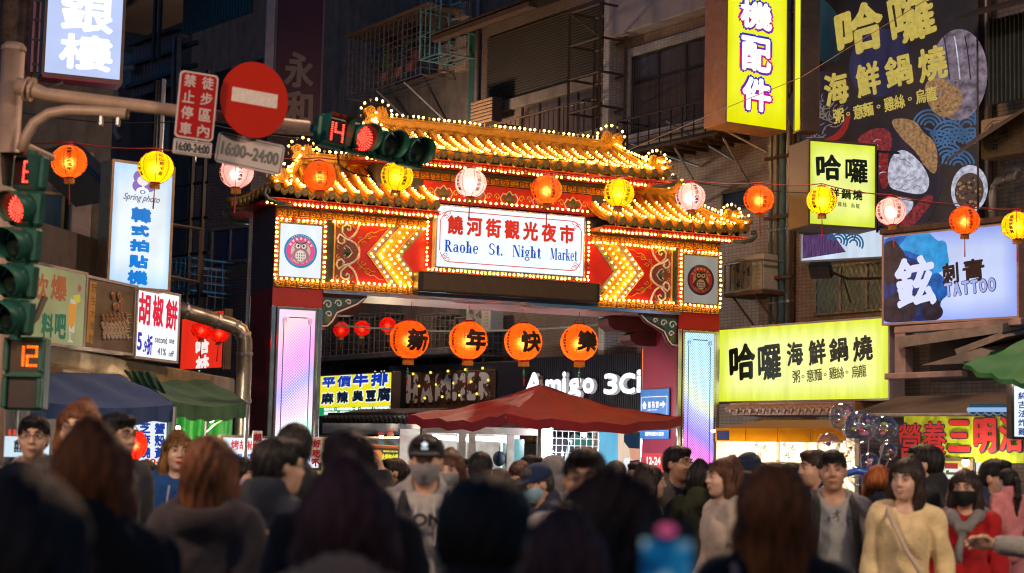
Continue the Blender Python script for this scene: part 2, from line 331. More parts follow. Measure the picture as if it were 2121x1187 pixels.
# corbels and inner brackets
for s in (-1, 1):
    for k, (x0, x1, z0, z1) in enumerate(((2.05, 2.93, 3.66, 3.895), (2.45, 2.93, 3.44, 3.655))):
        poly = [(s * x1, z1), (s * (x0 + .12), z1), (s * x0, z1 - .05), (s * (x0 + .02), z0 + .08), (s * (x0 + .14), z0), (s * x1, z0)]
        MB().prism(poly, .72, 1.1).build('corbel', pri('bracket_maroon', (.12, .03, .028), .5), gate)
    wht = pri('white_print', (.75, .74, .70), .5); teal = pri('teal_paint', (.03, .10, .10), .5); mar = pri('maroon_paint', (.14, .025, .02), .5)
    b = MB()
    def Z(pts): return [(s * x, z) for x, z in pts]
    b.prism(Z([(2.93, 3.9), (2.93, 3.42), (2.85, 3.40), (2.75, 3.47), (2.68, 3.6), (2.52, 3.68), (2.36, 3.76), (2.24, 3.88), (2.24, 3.9)]), .05, .09, 0)
    b.prism(Z([(2.92, 3.84), (2.90, 3.46), (2.82, 3.45), (2.78, 3.56), (2.70, 3.68), (2.56, 3.74), (2.42, 3.8), (2.3, 3.86)]), .035, .048, 1)
    b.prism(Z([(2.88, 3.56), (2.86, 3.48), (2.80, 3.48), (2.79, 3.55), (2.84, 3.62)]), .030, .034, 3)
    for cxx, cz, r0, n in ((2.84, 3.74, .07, 11), (2.68, 3.76, .06, 11), (2.53, 3.79, .045, 10), (2.82, 3.60, .05, 10)):
        b.tube([(s * (cxx + r0 * (1 - t / 9) * math.cos(t)), .03, cz + r0 * (1 - t / 9) * math.sin(t)) for t in [i * .7 for i in range(n)]], .012, 5, 2)
    b.tube([(s * x, .03, z) for x, z in ((2.92, 3.42), (2.84, 3.43), (2.77, 3.5), (2.70, 3.63), (2.55, 3.70), (2.40, 3.77), (2.28, 3.87))], .012, 5, 2)
    b.build('cloud_bracket', [mar, teal, wht, pri('olive_paint', (.12, .14, .03), .5)], gate)
# beam and fascia
b = MB().box(-3.675, 3.675, .0, 1.2, 3.955, 5.30, 0); b.box(-2.935, 2.935, .004, 1.196, 3.90, 3.954, 1)
beam = b.build('beam', [navy, pri('soffit_paint', (.45, .30, .30), .4)], gate)
MB().box(-2.935, 2.935, -.045, .0, 3.895, 3.945).build('beam_strip', chrome, beam)
MB().box(-3.67, 3.67, -.004, -.001, 3.95, 5.07).build('fascia_panel', redp, beam)
MB().box(-1.49, 1.5, -.02, -.005, 3.947, 3.99).build('blue_strip', pri('beam_blue', (.03, .09, .22), .45), beam)

# running scroll borders
def scroll_mesh():
    mb = MB(); w, h = .165, .105
    mb.bbox(-w / 2 + .004, w / 2 - .004, .004, .016, -h / 2, h / 2, .003, 1)
    mb.tube([(-w * .18 + .036 * (1 - t / 8.5) * math.cos(t + 2.2), 0, .002 + .040 * (1 - t / 8.5) * math.sin(t + 2.2)) for t in [i * .55 for i in range(14)]], .0085, 5)
    mb.tube([(w * .27 + .026 * (1 - t / 8) * math.cos(-t + 3.4), 0, -.012 + .030 * (1 - t / 8) * math.sin(-t + 3.4)) for t in [i * .6 for i in range(12)]], .0075, 5)
    mb.tube([(-w * .42, 0, -.046), (-.01, 0, -.050), (w * .45, 0, -.046)], .007, 5); mb.tube([(0, 0, .044), (w * .2, 0, .03), (w * .44, 0, .046)], .007, 5)
    return mb.mesh('scroll_motif', [gold, pri('scroll_ground', (.28, .13, .03), .5)], True)
SCR = scroll_mesh()
def scrolls(x0, x1, z, y, parent, sc=1., flip=1):
    n = max(1, round((x1 - x0) / (.165 * sc))); st = (x1 - x0) / n
    for i in range(n): put('scroll_motif', SCR, parent, T(x0 + st * (i + .5), y, z) @ SCL(flip * st / .165, 1, sc))
scrolls(-3.67, -1.47, 4.005, -.022, beam); scrolls(1.48, 3.67, 4.005, -.022, beam, flip=-1)
scrolls(-3.67, -1.34, 5.015, -.022, beam); scrolls(1.36, 3.67, 5.015, -.022, beam, flip=-1)

# painted side panels: cloud ornament, flames, chevrons
brown = pri('ornament_brown', (.22, .07, .05), .5); cream = pri('ornament_cream', (.82, .74, .66), .5); yel = pri('ornament_yellow', (.75, .45, .08), .45)
for s in (-1, 1):
    X = lambda u: s * (3.675 - u)
    pn = MB().box(min(X(.88), X(2.33)), max(X(.88), X(2.33)), -.012, -.005, 4.07, 4.955).build('painted_panel', pri('panel_red', (.55, .018, .012), .4, 0, .1), beam)
    m = MB(); m.box(min(X(.77), X(.87)), max(X(.77), X(.87)), -.02, -.006, 4.07, 4.955, 0); m.box(min(X(.875), X(.90)), max(X(.875), X(.90)), -.026, -.006, 4.07, 4.955, 1)
    m.build('side_strip', [pri('dark_green_strip', (.035, .05, .04), .3), yel], pn)
    def W(pts): return [(X(u), z) for u, z in pts]
    m = MB(); zc = 4.512
    m.prism(W([(.91, 4.08), (.91, 4.945), (1.18, 4.945), (1.14, 4.84), (1.04, 4.76), (1.08, 4.72), (1.2, 4.63), (1.25, zc), (1.2, 4.39), (1.08, 4.30), (1.04, 4.26), (1.14, 4.18), (1.18, 4.08)]), -.016, -.0125, 0)
    m.build('cloud_ground', [brown], pn)
    m = MB()
    for q in (-1, 1):
        m.tube([(X(u), -.02, zc + q * z) for u, z in ((1.265, 0), (1.25, .07), (1.2, .13), (1.13, .17), (1.05, .19), (.96, .25), (.925, .19), (.945, .13), (1.0, .11), (1.04, .15), (1.02, .185))], .018, 5)
        m.tube([(X(u), -.02, zc + q * z) for u, z in ((1.1, .19), (1.17, .24), (1.22, .31), (1.25, .4), (1.27, .43))], .018, 5)
        m.tube([(X(u), -.02, zc + q * z) for u, z in ((1.08, .2), (1.0, .28), (1.0, .36), (1.06, .40), (1.12, .38), (1.13, .33), (1.09, .31), (1.07, .345))], .015, 5)
        m.tube([(X(u), -.02, zc + q * z) for u, z in ((1.16, 0), (1.11, .07), (1.05, .10), (1.03, .06), (1.06, .04))], .009, 5)
        m.tube([(X(.945 + .025 * math.cos(t)), -.02, zc + q * (.385 + .035 * math.sin(t))) for t in [i * .7 for i in range(8)]], .007, 5, 1)
        m.tube([(X(.945 + .022 * math.cos(t)), -.02, zc + q * (.07 + .025 * math.sin(t))) for t in [i * .7 for i in range(8)]], .007, 5, 1)
        m.tube([(X(u), -.019, zc + q * z) for u, z in ((1.08, .36), (1.13, .40), (1.17, .36), (1.2, .31))], .009, 5, 2)
    m.prism(W([(1.02, zc), (1.07, zc + .06), (1.14, zc + .03), (1.17, zc), (1.14, zc - .03), (1.07, zc - .06)]), -.019, -.0165, 3)
    m.build('cloud_scroll', [cream, yel, pri('ornament_grey', (.32, .30, .36), .5), teal], pn, smooth=True)
    m = MB()
    for q in (-1, 1):
        m.tube([(X(u), -.017, zc + q * z) for u, z in ((1.28, .03), (1.26, .1), (1.24, .15), (1.29, .19), (1.35, .23), (1.38, .28), (1.45, .32), (1.5, .31), (1.58, .36), (1.66, .37))], [.009] * 8 + [.007, .003], 5)
        m.tube([(X(u), -.017, zc + q * z) for u, z in ((1.35, .23), (1.42, .22), (1.46, .26), (1.53, .26))], [.008, .008, .006, .003], 5)
        for cu, cz, r in ((1.33, .14, .04), (1.40, .27, .035), (1.27, .21, .028)):
            m.tube([(X(cu + r * (1 - t / 9) * math.cos(t)), -.017, zc + q * (cz + r * (1 - t / 9) * math.sin(t))) for t in [i * .7 for i in range(10)]], .0065, 5)
    m.build('flame_scroll', gold, pn, smooth=True)
    cols = [pri('chevron_mauve', (.20, .15, .22), .5), pri('chevron_olive', (.42, .36, .04), .45), pri('chevron_orange', (.62, .16, .02), .45), pri('chevron_grey', (.17, .14, .11), .5)]
    sp = []
    for k in range(4):
        u0 = 1.385 + .137 * k; m = MB(); run = .36; hh = .43
        a = [(u0 + run, zc + hh), (u0, zc), (u0 + run, zc - hh)]; bb = [(u + .13, z) for u, z in a]
        m.prism(W([a[0], a[1], bb[1], bb[0]]), -.022, -.0125, 0); m.prism(W([a[1], a[2], bb[2], bb[1]]), -.022, -.0125, 0)
        m.tube([(X(u), -.026, z) for u, z in a], .006, 4, 1)
        m.build('chevron', [cols[k], gold], pn)
        for q in (-1, 1):
            for i in range(6):
                t = (i + (0 if q > 0 else .7)) / 6.3
                sp.append((X(u0 + .055 + run * t), -.05, zc + q * hh * t))
    bulbs('chevron_bulbs', sp, pn)
    # emblem box
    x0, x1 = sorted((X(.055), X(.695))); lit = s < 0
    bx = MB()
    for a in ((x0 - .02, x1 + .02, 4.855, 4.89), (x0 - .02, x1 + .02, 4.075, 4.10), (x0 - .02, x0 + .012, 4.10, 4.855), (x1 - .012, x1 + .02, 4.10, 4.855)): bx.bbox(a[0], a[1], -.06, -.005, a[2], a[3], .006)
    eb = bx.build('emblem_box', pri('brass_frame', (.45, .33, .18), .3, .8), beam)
    MB().box(x0 + .012, x1 - .012, -.045, -.006, 4.10, 4.855).build('emblem_panel', emi('emblem_white', (.86, .93, 1), .95, .06) if lit else emi('emblem_dim', (.66, .60, .50), .42, .12), eb)  # right panel is off; weak glow stands in for light falling on it
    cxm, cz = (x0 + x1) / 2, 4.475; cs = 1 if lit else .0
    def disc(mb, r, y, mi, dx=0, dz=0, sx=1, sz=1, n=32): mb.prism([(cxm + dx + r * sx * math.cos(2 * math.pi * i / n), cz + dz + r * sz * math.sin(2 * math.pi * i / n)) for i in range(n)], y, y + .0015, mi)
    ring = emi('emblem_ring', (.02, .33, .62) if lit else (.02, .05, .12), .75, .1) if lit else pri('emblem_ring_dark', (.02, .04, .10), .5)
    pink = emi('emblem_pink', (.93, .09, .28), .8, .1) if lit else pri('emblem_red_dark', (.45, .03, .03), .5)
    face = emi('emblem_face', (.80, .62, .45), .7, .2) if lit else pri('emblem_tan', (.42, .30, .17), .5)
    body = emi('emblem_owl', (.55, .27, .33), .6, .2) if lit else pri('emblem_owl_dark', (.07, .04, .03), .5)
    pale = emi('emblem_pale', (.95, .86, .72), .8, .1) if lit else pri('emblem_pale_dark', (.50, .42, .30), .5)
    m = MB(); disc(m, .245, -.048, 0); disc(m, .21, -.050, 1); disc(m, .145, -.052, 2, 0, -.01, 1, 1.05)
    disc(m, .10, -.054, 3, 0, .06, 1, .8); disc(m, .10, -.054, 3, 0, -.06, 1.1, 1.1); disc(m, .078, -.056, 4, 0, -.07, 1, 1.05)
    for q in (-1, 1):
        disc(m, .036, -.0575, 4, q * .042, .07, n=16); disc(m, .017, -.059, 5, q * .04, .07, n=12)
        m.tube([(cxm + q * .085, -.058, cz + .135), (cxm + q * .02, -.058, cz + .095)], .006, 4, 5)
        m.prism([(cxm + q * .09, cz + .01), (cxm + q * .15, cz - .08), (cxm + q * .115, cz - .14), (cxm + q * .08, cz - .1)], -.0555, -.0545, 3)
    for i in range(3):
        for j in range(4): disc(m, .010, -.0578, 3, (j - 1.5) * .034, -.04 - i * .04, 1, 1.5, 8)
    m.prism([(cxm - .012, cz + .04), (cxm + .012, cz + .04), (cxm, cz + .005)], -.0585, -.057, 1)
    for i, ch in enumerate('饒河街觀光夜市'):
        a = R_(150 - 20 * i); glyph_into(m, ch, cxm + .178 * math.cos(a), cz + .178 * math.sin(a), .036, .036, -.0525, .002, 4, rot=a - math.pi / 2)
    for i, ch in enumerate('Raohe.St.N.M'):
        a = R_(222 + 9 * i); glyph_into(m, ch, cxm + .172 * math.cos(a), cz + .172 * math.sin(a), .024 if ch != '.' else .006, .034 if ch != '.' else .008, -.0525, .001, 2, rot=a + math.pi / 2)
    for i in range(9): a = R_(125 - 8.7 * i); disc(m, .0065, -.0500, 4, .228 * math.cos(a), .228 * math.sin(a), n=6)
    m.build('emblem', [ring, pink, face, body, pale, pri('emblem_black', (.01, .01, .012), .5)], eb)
    sp = row((x0 - .035, -.05, 4.92), (x1 + .03, -.05, 4.92), .062) + row((x0 - .045, -.05, 4.12), (x0 - .045, -.05, 4.86), .067) + row((x1 + .045, -.05, 4.12), (x1 + .045, -.05, 4.86), .075) + row((x0 - .03, -.05, 4.065), (x1 + .03, -.05, 4.065), .075)
    bulbs('emblem_bulbs', sp, eb)
    sp = row((X(.86), -.05, 4.94), (X(2.30), -.05, 4.945), .065) + row((X(.86), -.05, 4.075), (X(2.14), -.05, 4.07), .08)
    bulbs('panel_bulbs', sp, pn)

# name board
nb = MB().bbox(-1.225, 1.245, -.16, -.02, 4.36, 5.31, .012).build('name_board', pri('board_casing', (.55, .55, .56), .35, .6), beam, T(-.06))
MB().box(-1.195, 1.215, -.166, -.1605, 4.385, 5.29).build('lit_face', emi('board_white', (.88, .95, 1), 1.05, .03), nb)
redl = emi('letter_red', (.85, .04, .015), .85, .1); bluel = emi('letter_blue', (.01, .10, .62), .8, .1)
m = MB()
for i, ch in enumerate('饒河街觀光夜市'): glyph_into(m, ch, -.915 + .307 * i, 5.015, .255, .29, -.168, .0115)
m.build('lettering', redl, nb)
def serif(mb, word, x, z, sc, y):
    """book-face letters with heavy stems, thin hairlines and slab serifs; returns the pen position"""
    TH, HL, XH, CH = .17, .05, .48, .72
    def bar(x0, z0, x1, z1): mb.add([(x + sc * a, y, z + sc * c) for a, c in ((x0, z0), (x1, z0), (x1, z1), (x0, z1))], [(0, 1, 2, 3)])
    def diag(x0, z0, x1, z1, w): mb.add([(x + sc * a, y - .0002, z + sc * c) for a, c in ((x0 - w / 2, z0), (x0 + w / 2, z0), (x1 + w / 2, z1), (x1 - w / 2, z1))], [(0, 1, 2, 3)])
    def bowl(cx, cz, rx, rz, a0=0, a1=360, th=TH, n=22):
        vs = []; 
        for i in range(n + 1):
            a = R_(a0 + (a1 - a0) * i / n); k = HL + (th - HL) * abs(math.cos(a)) ** 1.3
            vs += [(x + sc * (cx + rx * math.cos(a)), y - .0004, z + sc * (cz + rz * math.sin(a))), (x + sc * (cx + (rx - k) * math.cos(a)), y - .0004, z + sc * (cz + (rz - HL * 1.2) * math.sin(a)))]
        mb.add(vs, [(2 * i, 2 * i + 2, 2 * i + 3, 2 * i + 1) for i in range(n)])
    def stem(x0, z0, z1, foot=True, head=True):
        bar(x0, z0, x0 + TH, z1)
        if foot: bar(x0 - .07, z0, x0 + TH + .07, z0 + .045)
        if head: bar(x0 - .08, z1 - .045, x0 + TH, z1)
    for ch in word:
        if ch == 'R': stem(.08, 0, CH); bowl(.26, .53, .26, .19, -90, 90); bar(.2, .67, .3, CH); bar(.2, .34, .3, .385); diag(.56, 0, .32, .36, TH); bar(.5, 0, .7, .045); w = .72
        elif ch == 'S': bowl(.26, .535, .22, .185, 35, 270, .13); bowl(.26, .19, .24, .19, -145, 90, .14); bar(.42, .5, .46, .7); bar(.03, .02, .07, .22); w = .56
        elif ch == 'N': diag(.17, CH, .60, 0, TH); bar(.09, 0, .14, CH); bar(.02, 0, .22, .04); bar(.58, 0, .63, CH); bar(.48, CH - .04, .70, CH); bar(.0, CH - .04, .2, CH); w = .76
        elif ch == 'M': diag(.18, CH, .42, .04, TH); diag(.68, CH, .42, .04, .05); bar(.09, 0, .14, CH); bar(.02, 0, .22, .04); bar(.66, 0, .66 + TH, CH); bar(.59, 0, .9, .04); bar(.62, CH - .04, .9, CH); bar(.02, CH - .04, .22, CH); w = .96
        elif ch == 'a': bowl(.21, .15, .19, .155, 40, 330, .14); bar(.30, .03, .30 + TH * .85, .36); bowl(.25, .34, .195, .14, 0, 165, .13); bar(.42, 0, .52, .05); w = .55
        elif ch == 'o': bowl(.26, .24, .24, .25); w = .54
        elif ch == 'e': bowl(.25, .24, .23, .25, 0, 318, .15); bar(.09, .235, .46, .28); w = .51
        elif ch in 'hn': stem(.07, 0, CH if ch == 'h' else XH); bowl(.29, .30, .19, .19, 0, 150, .12); bar(.48 - TH, 0, .48, .31); bar(.26, 0, .55, .045); w = .59
        elif ch == 't': bar(.1, .08, .1 + TH, .62); bowl(.26, .12, .16, .13, 180, 330, .1); bar(.0, .43, .34, .48); w = .4
        elif ch == 'i': stem(.07, 0, XH); bowl(.155, .62, .085, .085, th=.085); w = .33
        elif ch == 'r': stem(.07, 0, XH); bowl(.3, .34, .13, .14, 20, 160, .1); bar(.34, .34, .44, .46); w = .45
        elif ch == 'k': stem(.07, 0, CH); diag(.22, .2, .44, XH, .05); diag(.48, 0, .30, .3, TH * .9); bar(.36, XH - .04, .54, XH); bar(.38, 0, .6, .045); w = .6
        elif ch == 'g': bowl(.23, .32, .18, .165, th=.13); bowl(.24, -.07, .23, .13, th=.1); bar(.1, .08, .36, .15); bar(.36, .42, .5, .47); w = .52
        elif ch == '.': bowl(.1, .06, .07, .07, th=.07); w = .22
        else: w = .3
        x += sc * w
    return x
m = MB()
for wd, xa, xb in (('Raohe', -1.08, -.53), ('St.', -.37, -.13), ('Night', .02, .50), ('Market', .65, 1.11)):
    t = MB(); xe = serif(t, wd, 0, 0, 1, 0); k = (xb - xa) / xe
    MB().add([(xa + p[0] * k, -.168 + p[1], 4.61 + p[2] * .245) for p in t.v], t.f).build('lettering', bluel, nb)
m = MB()
for z0 in (4.455, 5.215): m.box(-1.0, 1.02, -.1685, -.1672, z0, z0 + .013)
for x0 in (-1.16, 1.165): m.box(x0, x0 + .013, -.1685, -.1672, 4.62, 5.08)
for sx in (-1, 1):
    for sz in (-1, 1):
        for k in range(3):
            cxx, czz = .01 + sx * (1.10 - .035 * k), 4.84 + sz * (.345 - .03 * ((k + 1) % 3)); r = .042
            m.tube([(cxx + r * (1 - t / 7) * math.cos(t) * sx, -.168, czz + r * (1 - t / 7) * math.sin(t)) for t in [i * .7 for i in range(9)]], .005, 4)
        m.tube([(.01 + sx * 1.16, -.168, 4.84 + sz * .24), (.01 + sx * 1.12, -.168, 4.84 + sz * .3), (.01 + sx * 1.08, -.168, 4.84 + sz * .36), (.01 + sx * 1.0, -.168, 4.84 + sz * .385)], .006, 4)
m.build('red_border', redl, nb)
sp = row((-1.30, -.1, 4.34), (1.34, -.1, 4.34), .066) + row((-1.325, -.1, 4.40), (-1.325, -.1, 5.24), .066) + row((1.335, -.1, 4.40), (1.335, -.1, 5.24), .066) + row((-1.36, -.13, 5.40), (1.38, -.13, 5.40), .085)
bulbs('board_bulbs', sp, nb)
MB().box(-1.38, 1.38, -.14, .0, 5.335, 5.375).build('board_ledge', redp, beam)
# dark message display
ld = MB().bbox(-1.475, 1.50, -.28, -.03, 3.99, 4.285, .012).build('message_display', pri('display_case', (.02, .018, .016), .4), beam, T(-.10))
def ledoff(n, l, tc):
    mp = n.new('ShaderNodeMapping'); mp.inputs['Scale'].default_value = (70, 0, 70); l.new(tc.outputs['Object'], mp.inputs[0])
    vo = n.new('ShaderNodeTexVoronoi'); vo.inputs['Randomness'].default_value = 0; vo.inputs['Scale'].default_value = 1; l.new(mp.outputs[0], vo.inputs['Vector'])
    cr = n.new('ShaderNodeValToRGB'); cr.color_ramp.elements[0].position = .3; cr.color_ramp.elements[1].position = .45; cr.color_ramp.elements[0].color = (.12, .075, .03, 1); cr.color_ramp.elements[1].color = (.02, .014, .009, 1); l.new(vo.outputs['Distance'], cr.inputs[0])
    b = n.new('ShaderNodeBsdfPrincipled'); l.new(cr.outputs[0], b.inputs['Base Color']); b.inputs['Roughness'].default_value = .45; return b.outputs[0]
MB().box(-1.40, 1.43, -.285, -.2805, 4.015, 4.26).build('display_screen', shade('unlit_led_matrix', ledoff), ld)

# ---------------- roofs
def roof(name, x_in, xr, xe, zr, ze, parent, full, lift):
    """hipped roof over the beam. full: spans both sides; otherwise one wing per side starting at x_in"""
    YR, YE, YB = .6, -.55, 1.75
    prof = lambda s: ze + (zr - ze) * (1 - s) ** 1.35
    up = lambda x, s: lift * max(0, (abs(x) - (xe - .9)) / .9) ** 2 * s ** 2
    for sgn in ((1,) if full else (-1, 1)):
        rf = bpy.data.objects.new(name, None); COL.objects.link(rf); rf.parent = parent; rf.empty_display_size = .1
        base = MB(); N = 10; K = 24
        def surf(u, s, side):   # u in 0..1 along, s in 0..1 ridge to eave
            a, b = (-(xr + (xe - xr) * s), xr + (xe - xr) * s) if full else (x_in, xr + (xe - xr) * s)
            x = a + (b - a) * u; y = YR + (YE - YR) * s if side == 0 else YR + (YB - YR) * s
            return (x if full else sgn * x, y, prof(s) + up(x, s))
        for side in (0, 1):
            base.add([surf(i / K, j / N, side) for j in range(N + 1) for i in range(K + 1)], [(j * (K + 1) + i, j * (K + 1) + i + 1, (j + 1) * (K + 1) + i + 1, (j + 1) * (K + 1) + i) for j in range(N) for i in range(K)])
        for e in ((-1, 1) if full else (1,)):   # hip ends
            g = []
            for j in range(N + 1):
                s = j / N; x = xr + (xe - xr) * s
                for i in range(9): g.append((e * x * (1 if full else sgn), YR + ((YE - YR) + (YB - YE) * i / 8) * s, prof(s) + up(x, s) * abs(2 * i / 8 - 1)))
            base.add(g, [(j * 9 + i, j * 9 + i + 1, (j + 1) * 9 + i + 1, (j + 1) * 9 + i) for j in range(N) for i in range(8)])
        # soffit
        lo, hi = (-xe, xe) if full else (x_in, xe)
        base.add([(sgn * x if not full else x, y, ze - .07) for x, y in ((lo, YE + .03), (hi, YE + .03), (hi, YB), (lo, YB))], [(0, 1, 2, 3)], 1)
        base.build('tile_bed', [pri('bed_tile', (.66, .30, .035), .4, 0, .3, 30, .3, 60), redp], rf, smooth=True)
        # barrel rows on the front slope, ends, drip tiles, bulbs
        sp = []; n = round((hi - lo) / .205); st = (hi - lo) / n; caps = []
        for i in range(n):
            x = lo + st * (i + .5); smin = max(0, (abs(x) - xr) / (xe - xr)) if (full or True) else 0
            if smin > .93: continue
            pts = []
            for j in range(9):
                s = smin + (1 - smin) * j / 8; pts.append((x if full else sgn * x, YR + (YE - YR) * s, prof(s) + up(x, s) + .03))
            rw = MB(); rw.tube(pts, [.046 + .006 * (k % 2) for k in range(9)], 8); rw.build('tile_row', goldtile, rf, smooth=True)
            caps.append((pts[-1], True))
            L = sum((Vector(pts[k + 1]) - Vector(pts[k])).length for k in range(8)); nb_ = max(2, min(9, int(L * .78 / .105)))
            for k in range(nb_):
                t = 1 - min(.95, (.05 + .105 * k) / max(L, .01)); q = t * 8; a = int(min(q, 7)); w = q - a
                p = Vector(pts[a]).lerp(Vector(pts[a + 1]), w); sp.append(p + Vector((0, -.02, .07)))
            xm = x + st / 2
            if xm < hi - .05: s = 1.; caps.append(((xm if full else sgn * xm, YE, prof(1) + up(xm, 1) - .005), False))
        for p, rnd in caps:
            put('end_tile' if rnd else 'drip_tile', CAP if rnd else DRP, rf, T(p[0], p[1] - .005, p[2]))
        bulbs('roof_bulbs', sp, rf, (0, .012, -.05), .0165, .03)
        # eave boards with a bulb row, ridge and hips
        pr = row((lo if full else sgn * lo, YE + .12, ze - .14), ((hi) if full else sgn * hi, YE + .12, ze - .14), .066)
        bulbs('eave_bulbs', pr, rf, (0, 0, .05), .019, .05)
        m = MB(); m.box(min(pr[0][0], pr[-1][0]), max(pr[0][0], pr[-1][0]), YE + .14, YE + .5, ze - .12, ze - .075); m.build('eave_board', redp, rf)
        rl, rh = (-xr, xr) if full else sorted((sgn * x_in, sgn * xr))
        m = MB(); m.bbox(rl, rh, YR - .06, YR + .06, zr - .02, zr + .13, .01); m.tube([(rl, YR, zr + .14), (rh, YR, zr + .14)], .035, 8); m.tube([(rl, YR - .06, zr + .03), (rh, YR - .06, zr + .03)], .014, 6); m.build('ridge', gold, rf)
        bulbs('ridge_bulbs', row((rl, YR, zr + .215), (rh, YR, zr + .215), .085), rf, (0, 0, -.045), .019, .12)
        for e in ((-1, 1) if full else (1,)):
            sg = e if full else sgn; pts = []
            for j in range(13):
                s = j / 12; x = xr + (xe - xr) * s; pts.append((sg * x, YR + (YE - YR) * s, prof(s) + up(x, s) + .06 + .05 * s ** 4))
            MB().tube(pts, [.06 - .02 * k / 12 for k in range(13)], 8).build('hip_ridge', gold, rf, smooth=True)
            bulbs('hip_bulbs', [Vector(p) + Vector((0, -.01, .10)) for p in [Vector(pts[k]).lerp(Vector(pts[k + 1]), f) for k in range(1, 12) for f in (0, .5)]], rf, (0, 0, -.04), .018, .08)
            ptb = [(p[0], 2 * YR - p[1], p[2]) for p in pts]; MB().tube(ptb, [.06 - .02 * k / 12 for k in range(13)], 8).build('hip_ridge', gold, rf, smooth=True)
            # side rows, darker tile colour standing in for the missing bulb light
            for i in range(9):
                yy = YE + .2 + i * .235; s0 = abs(yy - YR) / 1.15
                if s0 > .95: continue
                pp = [(sg * (xr + (xe - xr) * s), yy, prof(s) + .03 + up(xr + (xe - xr) * s, s) * min(1, abs(yy - YR) / 1.15) ** 1) for s in [s0 + (1 - s0) * k / 6 for k in range(7)]]
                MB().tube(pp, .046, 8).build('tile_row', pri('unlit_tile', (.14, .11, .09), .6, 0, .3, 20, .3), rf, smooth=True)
                put('end_tile', CAP, rf, T(pp[-1][0] + sg * .01, pp[-1][1], pp[-1][2]) @ RZ(sg * R_(90)))
            # finials: one on the ridge end, one on the corner
            for (fx, fy, fz, fs) in ((sg * xr, YR, zr + .02, 1.12 if full else 1.0), (pts[9][0], pts[9][1], pts[9][2] - .02, .82)):
                fo = put('finial', FIN, rf, T(fx, fy, fz) @ SCL(sg * fs, fs, fs))
                bulbs('finial_bulbs', [Vector((fx + sg * fs * dx, fy - .0, fz + fs * dz)) for dx, dz in ((-.22, .06), (-.23, .14), (-.22, .23), (-.17, .30), (-.09, .345), (0, .355), (.09, .345), (.17, .29), (.21, .21), (.22, .12))], rf, (0, .0, -.03), .019, .15)
            # curled eave tail
            for yy, yd in ((YE, -1), (YB, 1)):
                tl = MB(); x0 = sg * (xe + .02); zc_ = ze - .04
                tl.tube([(sg * (xe - .32), yy + .06 * -yd, ze - .16), (sg * (xe - .12), yy - .0, ze - .15), (sg * (xe + .02), yy, ze - .11), (sg * (xe + .08), yy, ze - .04), (sg * (xe + .06), yy, ze + .03), (sg * (xe + .01), yy, ze + .03), (sg * (xe + .01), yy, ze - .02), (sg * (xe + .04), yy, ze - .02)], [.03, .035, .035, .03, .026, .02, .018, .012], 7)
                tl.build('eave_tail', pri('tail_green', (.10, .13, .09), .35, .2), rf, smooth=True)
def cap_mesh():
    mb = MB(); prof = [(0, -.02), (.02, -.022), (.034, -.014), (.040, -.018), (.054, -.012), (.056, .02)]
    n = 12; vs = [(r * math.cos(2 * math.pi * k / n), y, r * math.sin(2 * math.pi * k / n) * 1.25 - .012) for r, y in prof for k in range(n)]
    mb.add(vs, [(i * n + (k + 1) % n, i * n + k, (i + 1) * n + k, (i + 1) * n + (k + 1) % n) for i in range(len(prof) - 1) for k in range(n)]); return mb.mesh('end_tile', drip, True)
def drip_mesh():
    mb = MB(); mb.prism([(-.05, .02), (-.052, -.02), (-.03, -.055), (0, -.075), (.03, -.055), (.052, -.02), (.05, .02), (0, -.005)], -.012, .03); mb.tube([(-.035, -.013, -.018), (0, -.015, -.055), (.035, -.013, -.018)], .007, 5); return mb.mesh('drip_tile', drip)
def fin_mesh():
    """carved wave-and-scroll finial, facing outwards along +x"""
    mb = MB()
    mb.prism([(-.15, 0), (.16, 0), (.17, .06), (.14, .10), (.17, .16), (.16, .22), (.10, .255), (.04, .24), (.02, .19), (.045, .15), (.0, .13), (-.02, .19), (-.03, .26), (-.055, .21), (-.075, .27), (-.095, .215), (-.12, .255), (-.135, .19), (-.16, .15), (-.13, .10), (-.17, .07)], -.05, .05)
    for y in (-.055, .055):
        mb.tube([(.095 + .055 * (1 - t / 10) * math.cos(t + 3.6), y, .185 + .055 * (1 - t / 10) * math.sin(t + 3.6)) for t in [i * .6 for i in range(13)]], .013, 6)
        mb.tube([(-.15, y, .05), (-.06, y, .09), (.03, y, .05), (.13, y, .08)], .014, 6); mb.tube([(-.13, y, .02), (0, y, .035), (.14, y, .03)], .012, 6)
        for k in range(3): mb.tube([(-.125 + .04 * k, y, .11), (-.12 + .04 * k, y, .17), (-.105 + .035 * k, y, .215)], .010, 5)
    return mb.mesh('finial', gold)
CAP, DRP, FIN = cap_mesh(), drip_mesh(), fin_mesh()
roof('wing_roof', 1.33, 3.13, 3.92, 5.86, 5.22, gate, False, .07)
ub = MB().box(-2.13, 2.13, .1, 1.1, 5.30, 5.98).build('upper_storey', navy, gate)
MB().box(-1.40, 1.40, .085, .0995, 5.40, 5.69).build('painted_frieze', pri('panel_red', (.5, .02, .015)), ub)
m = MB()
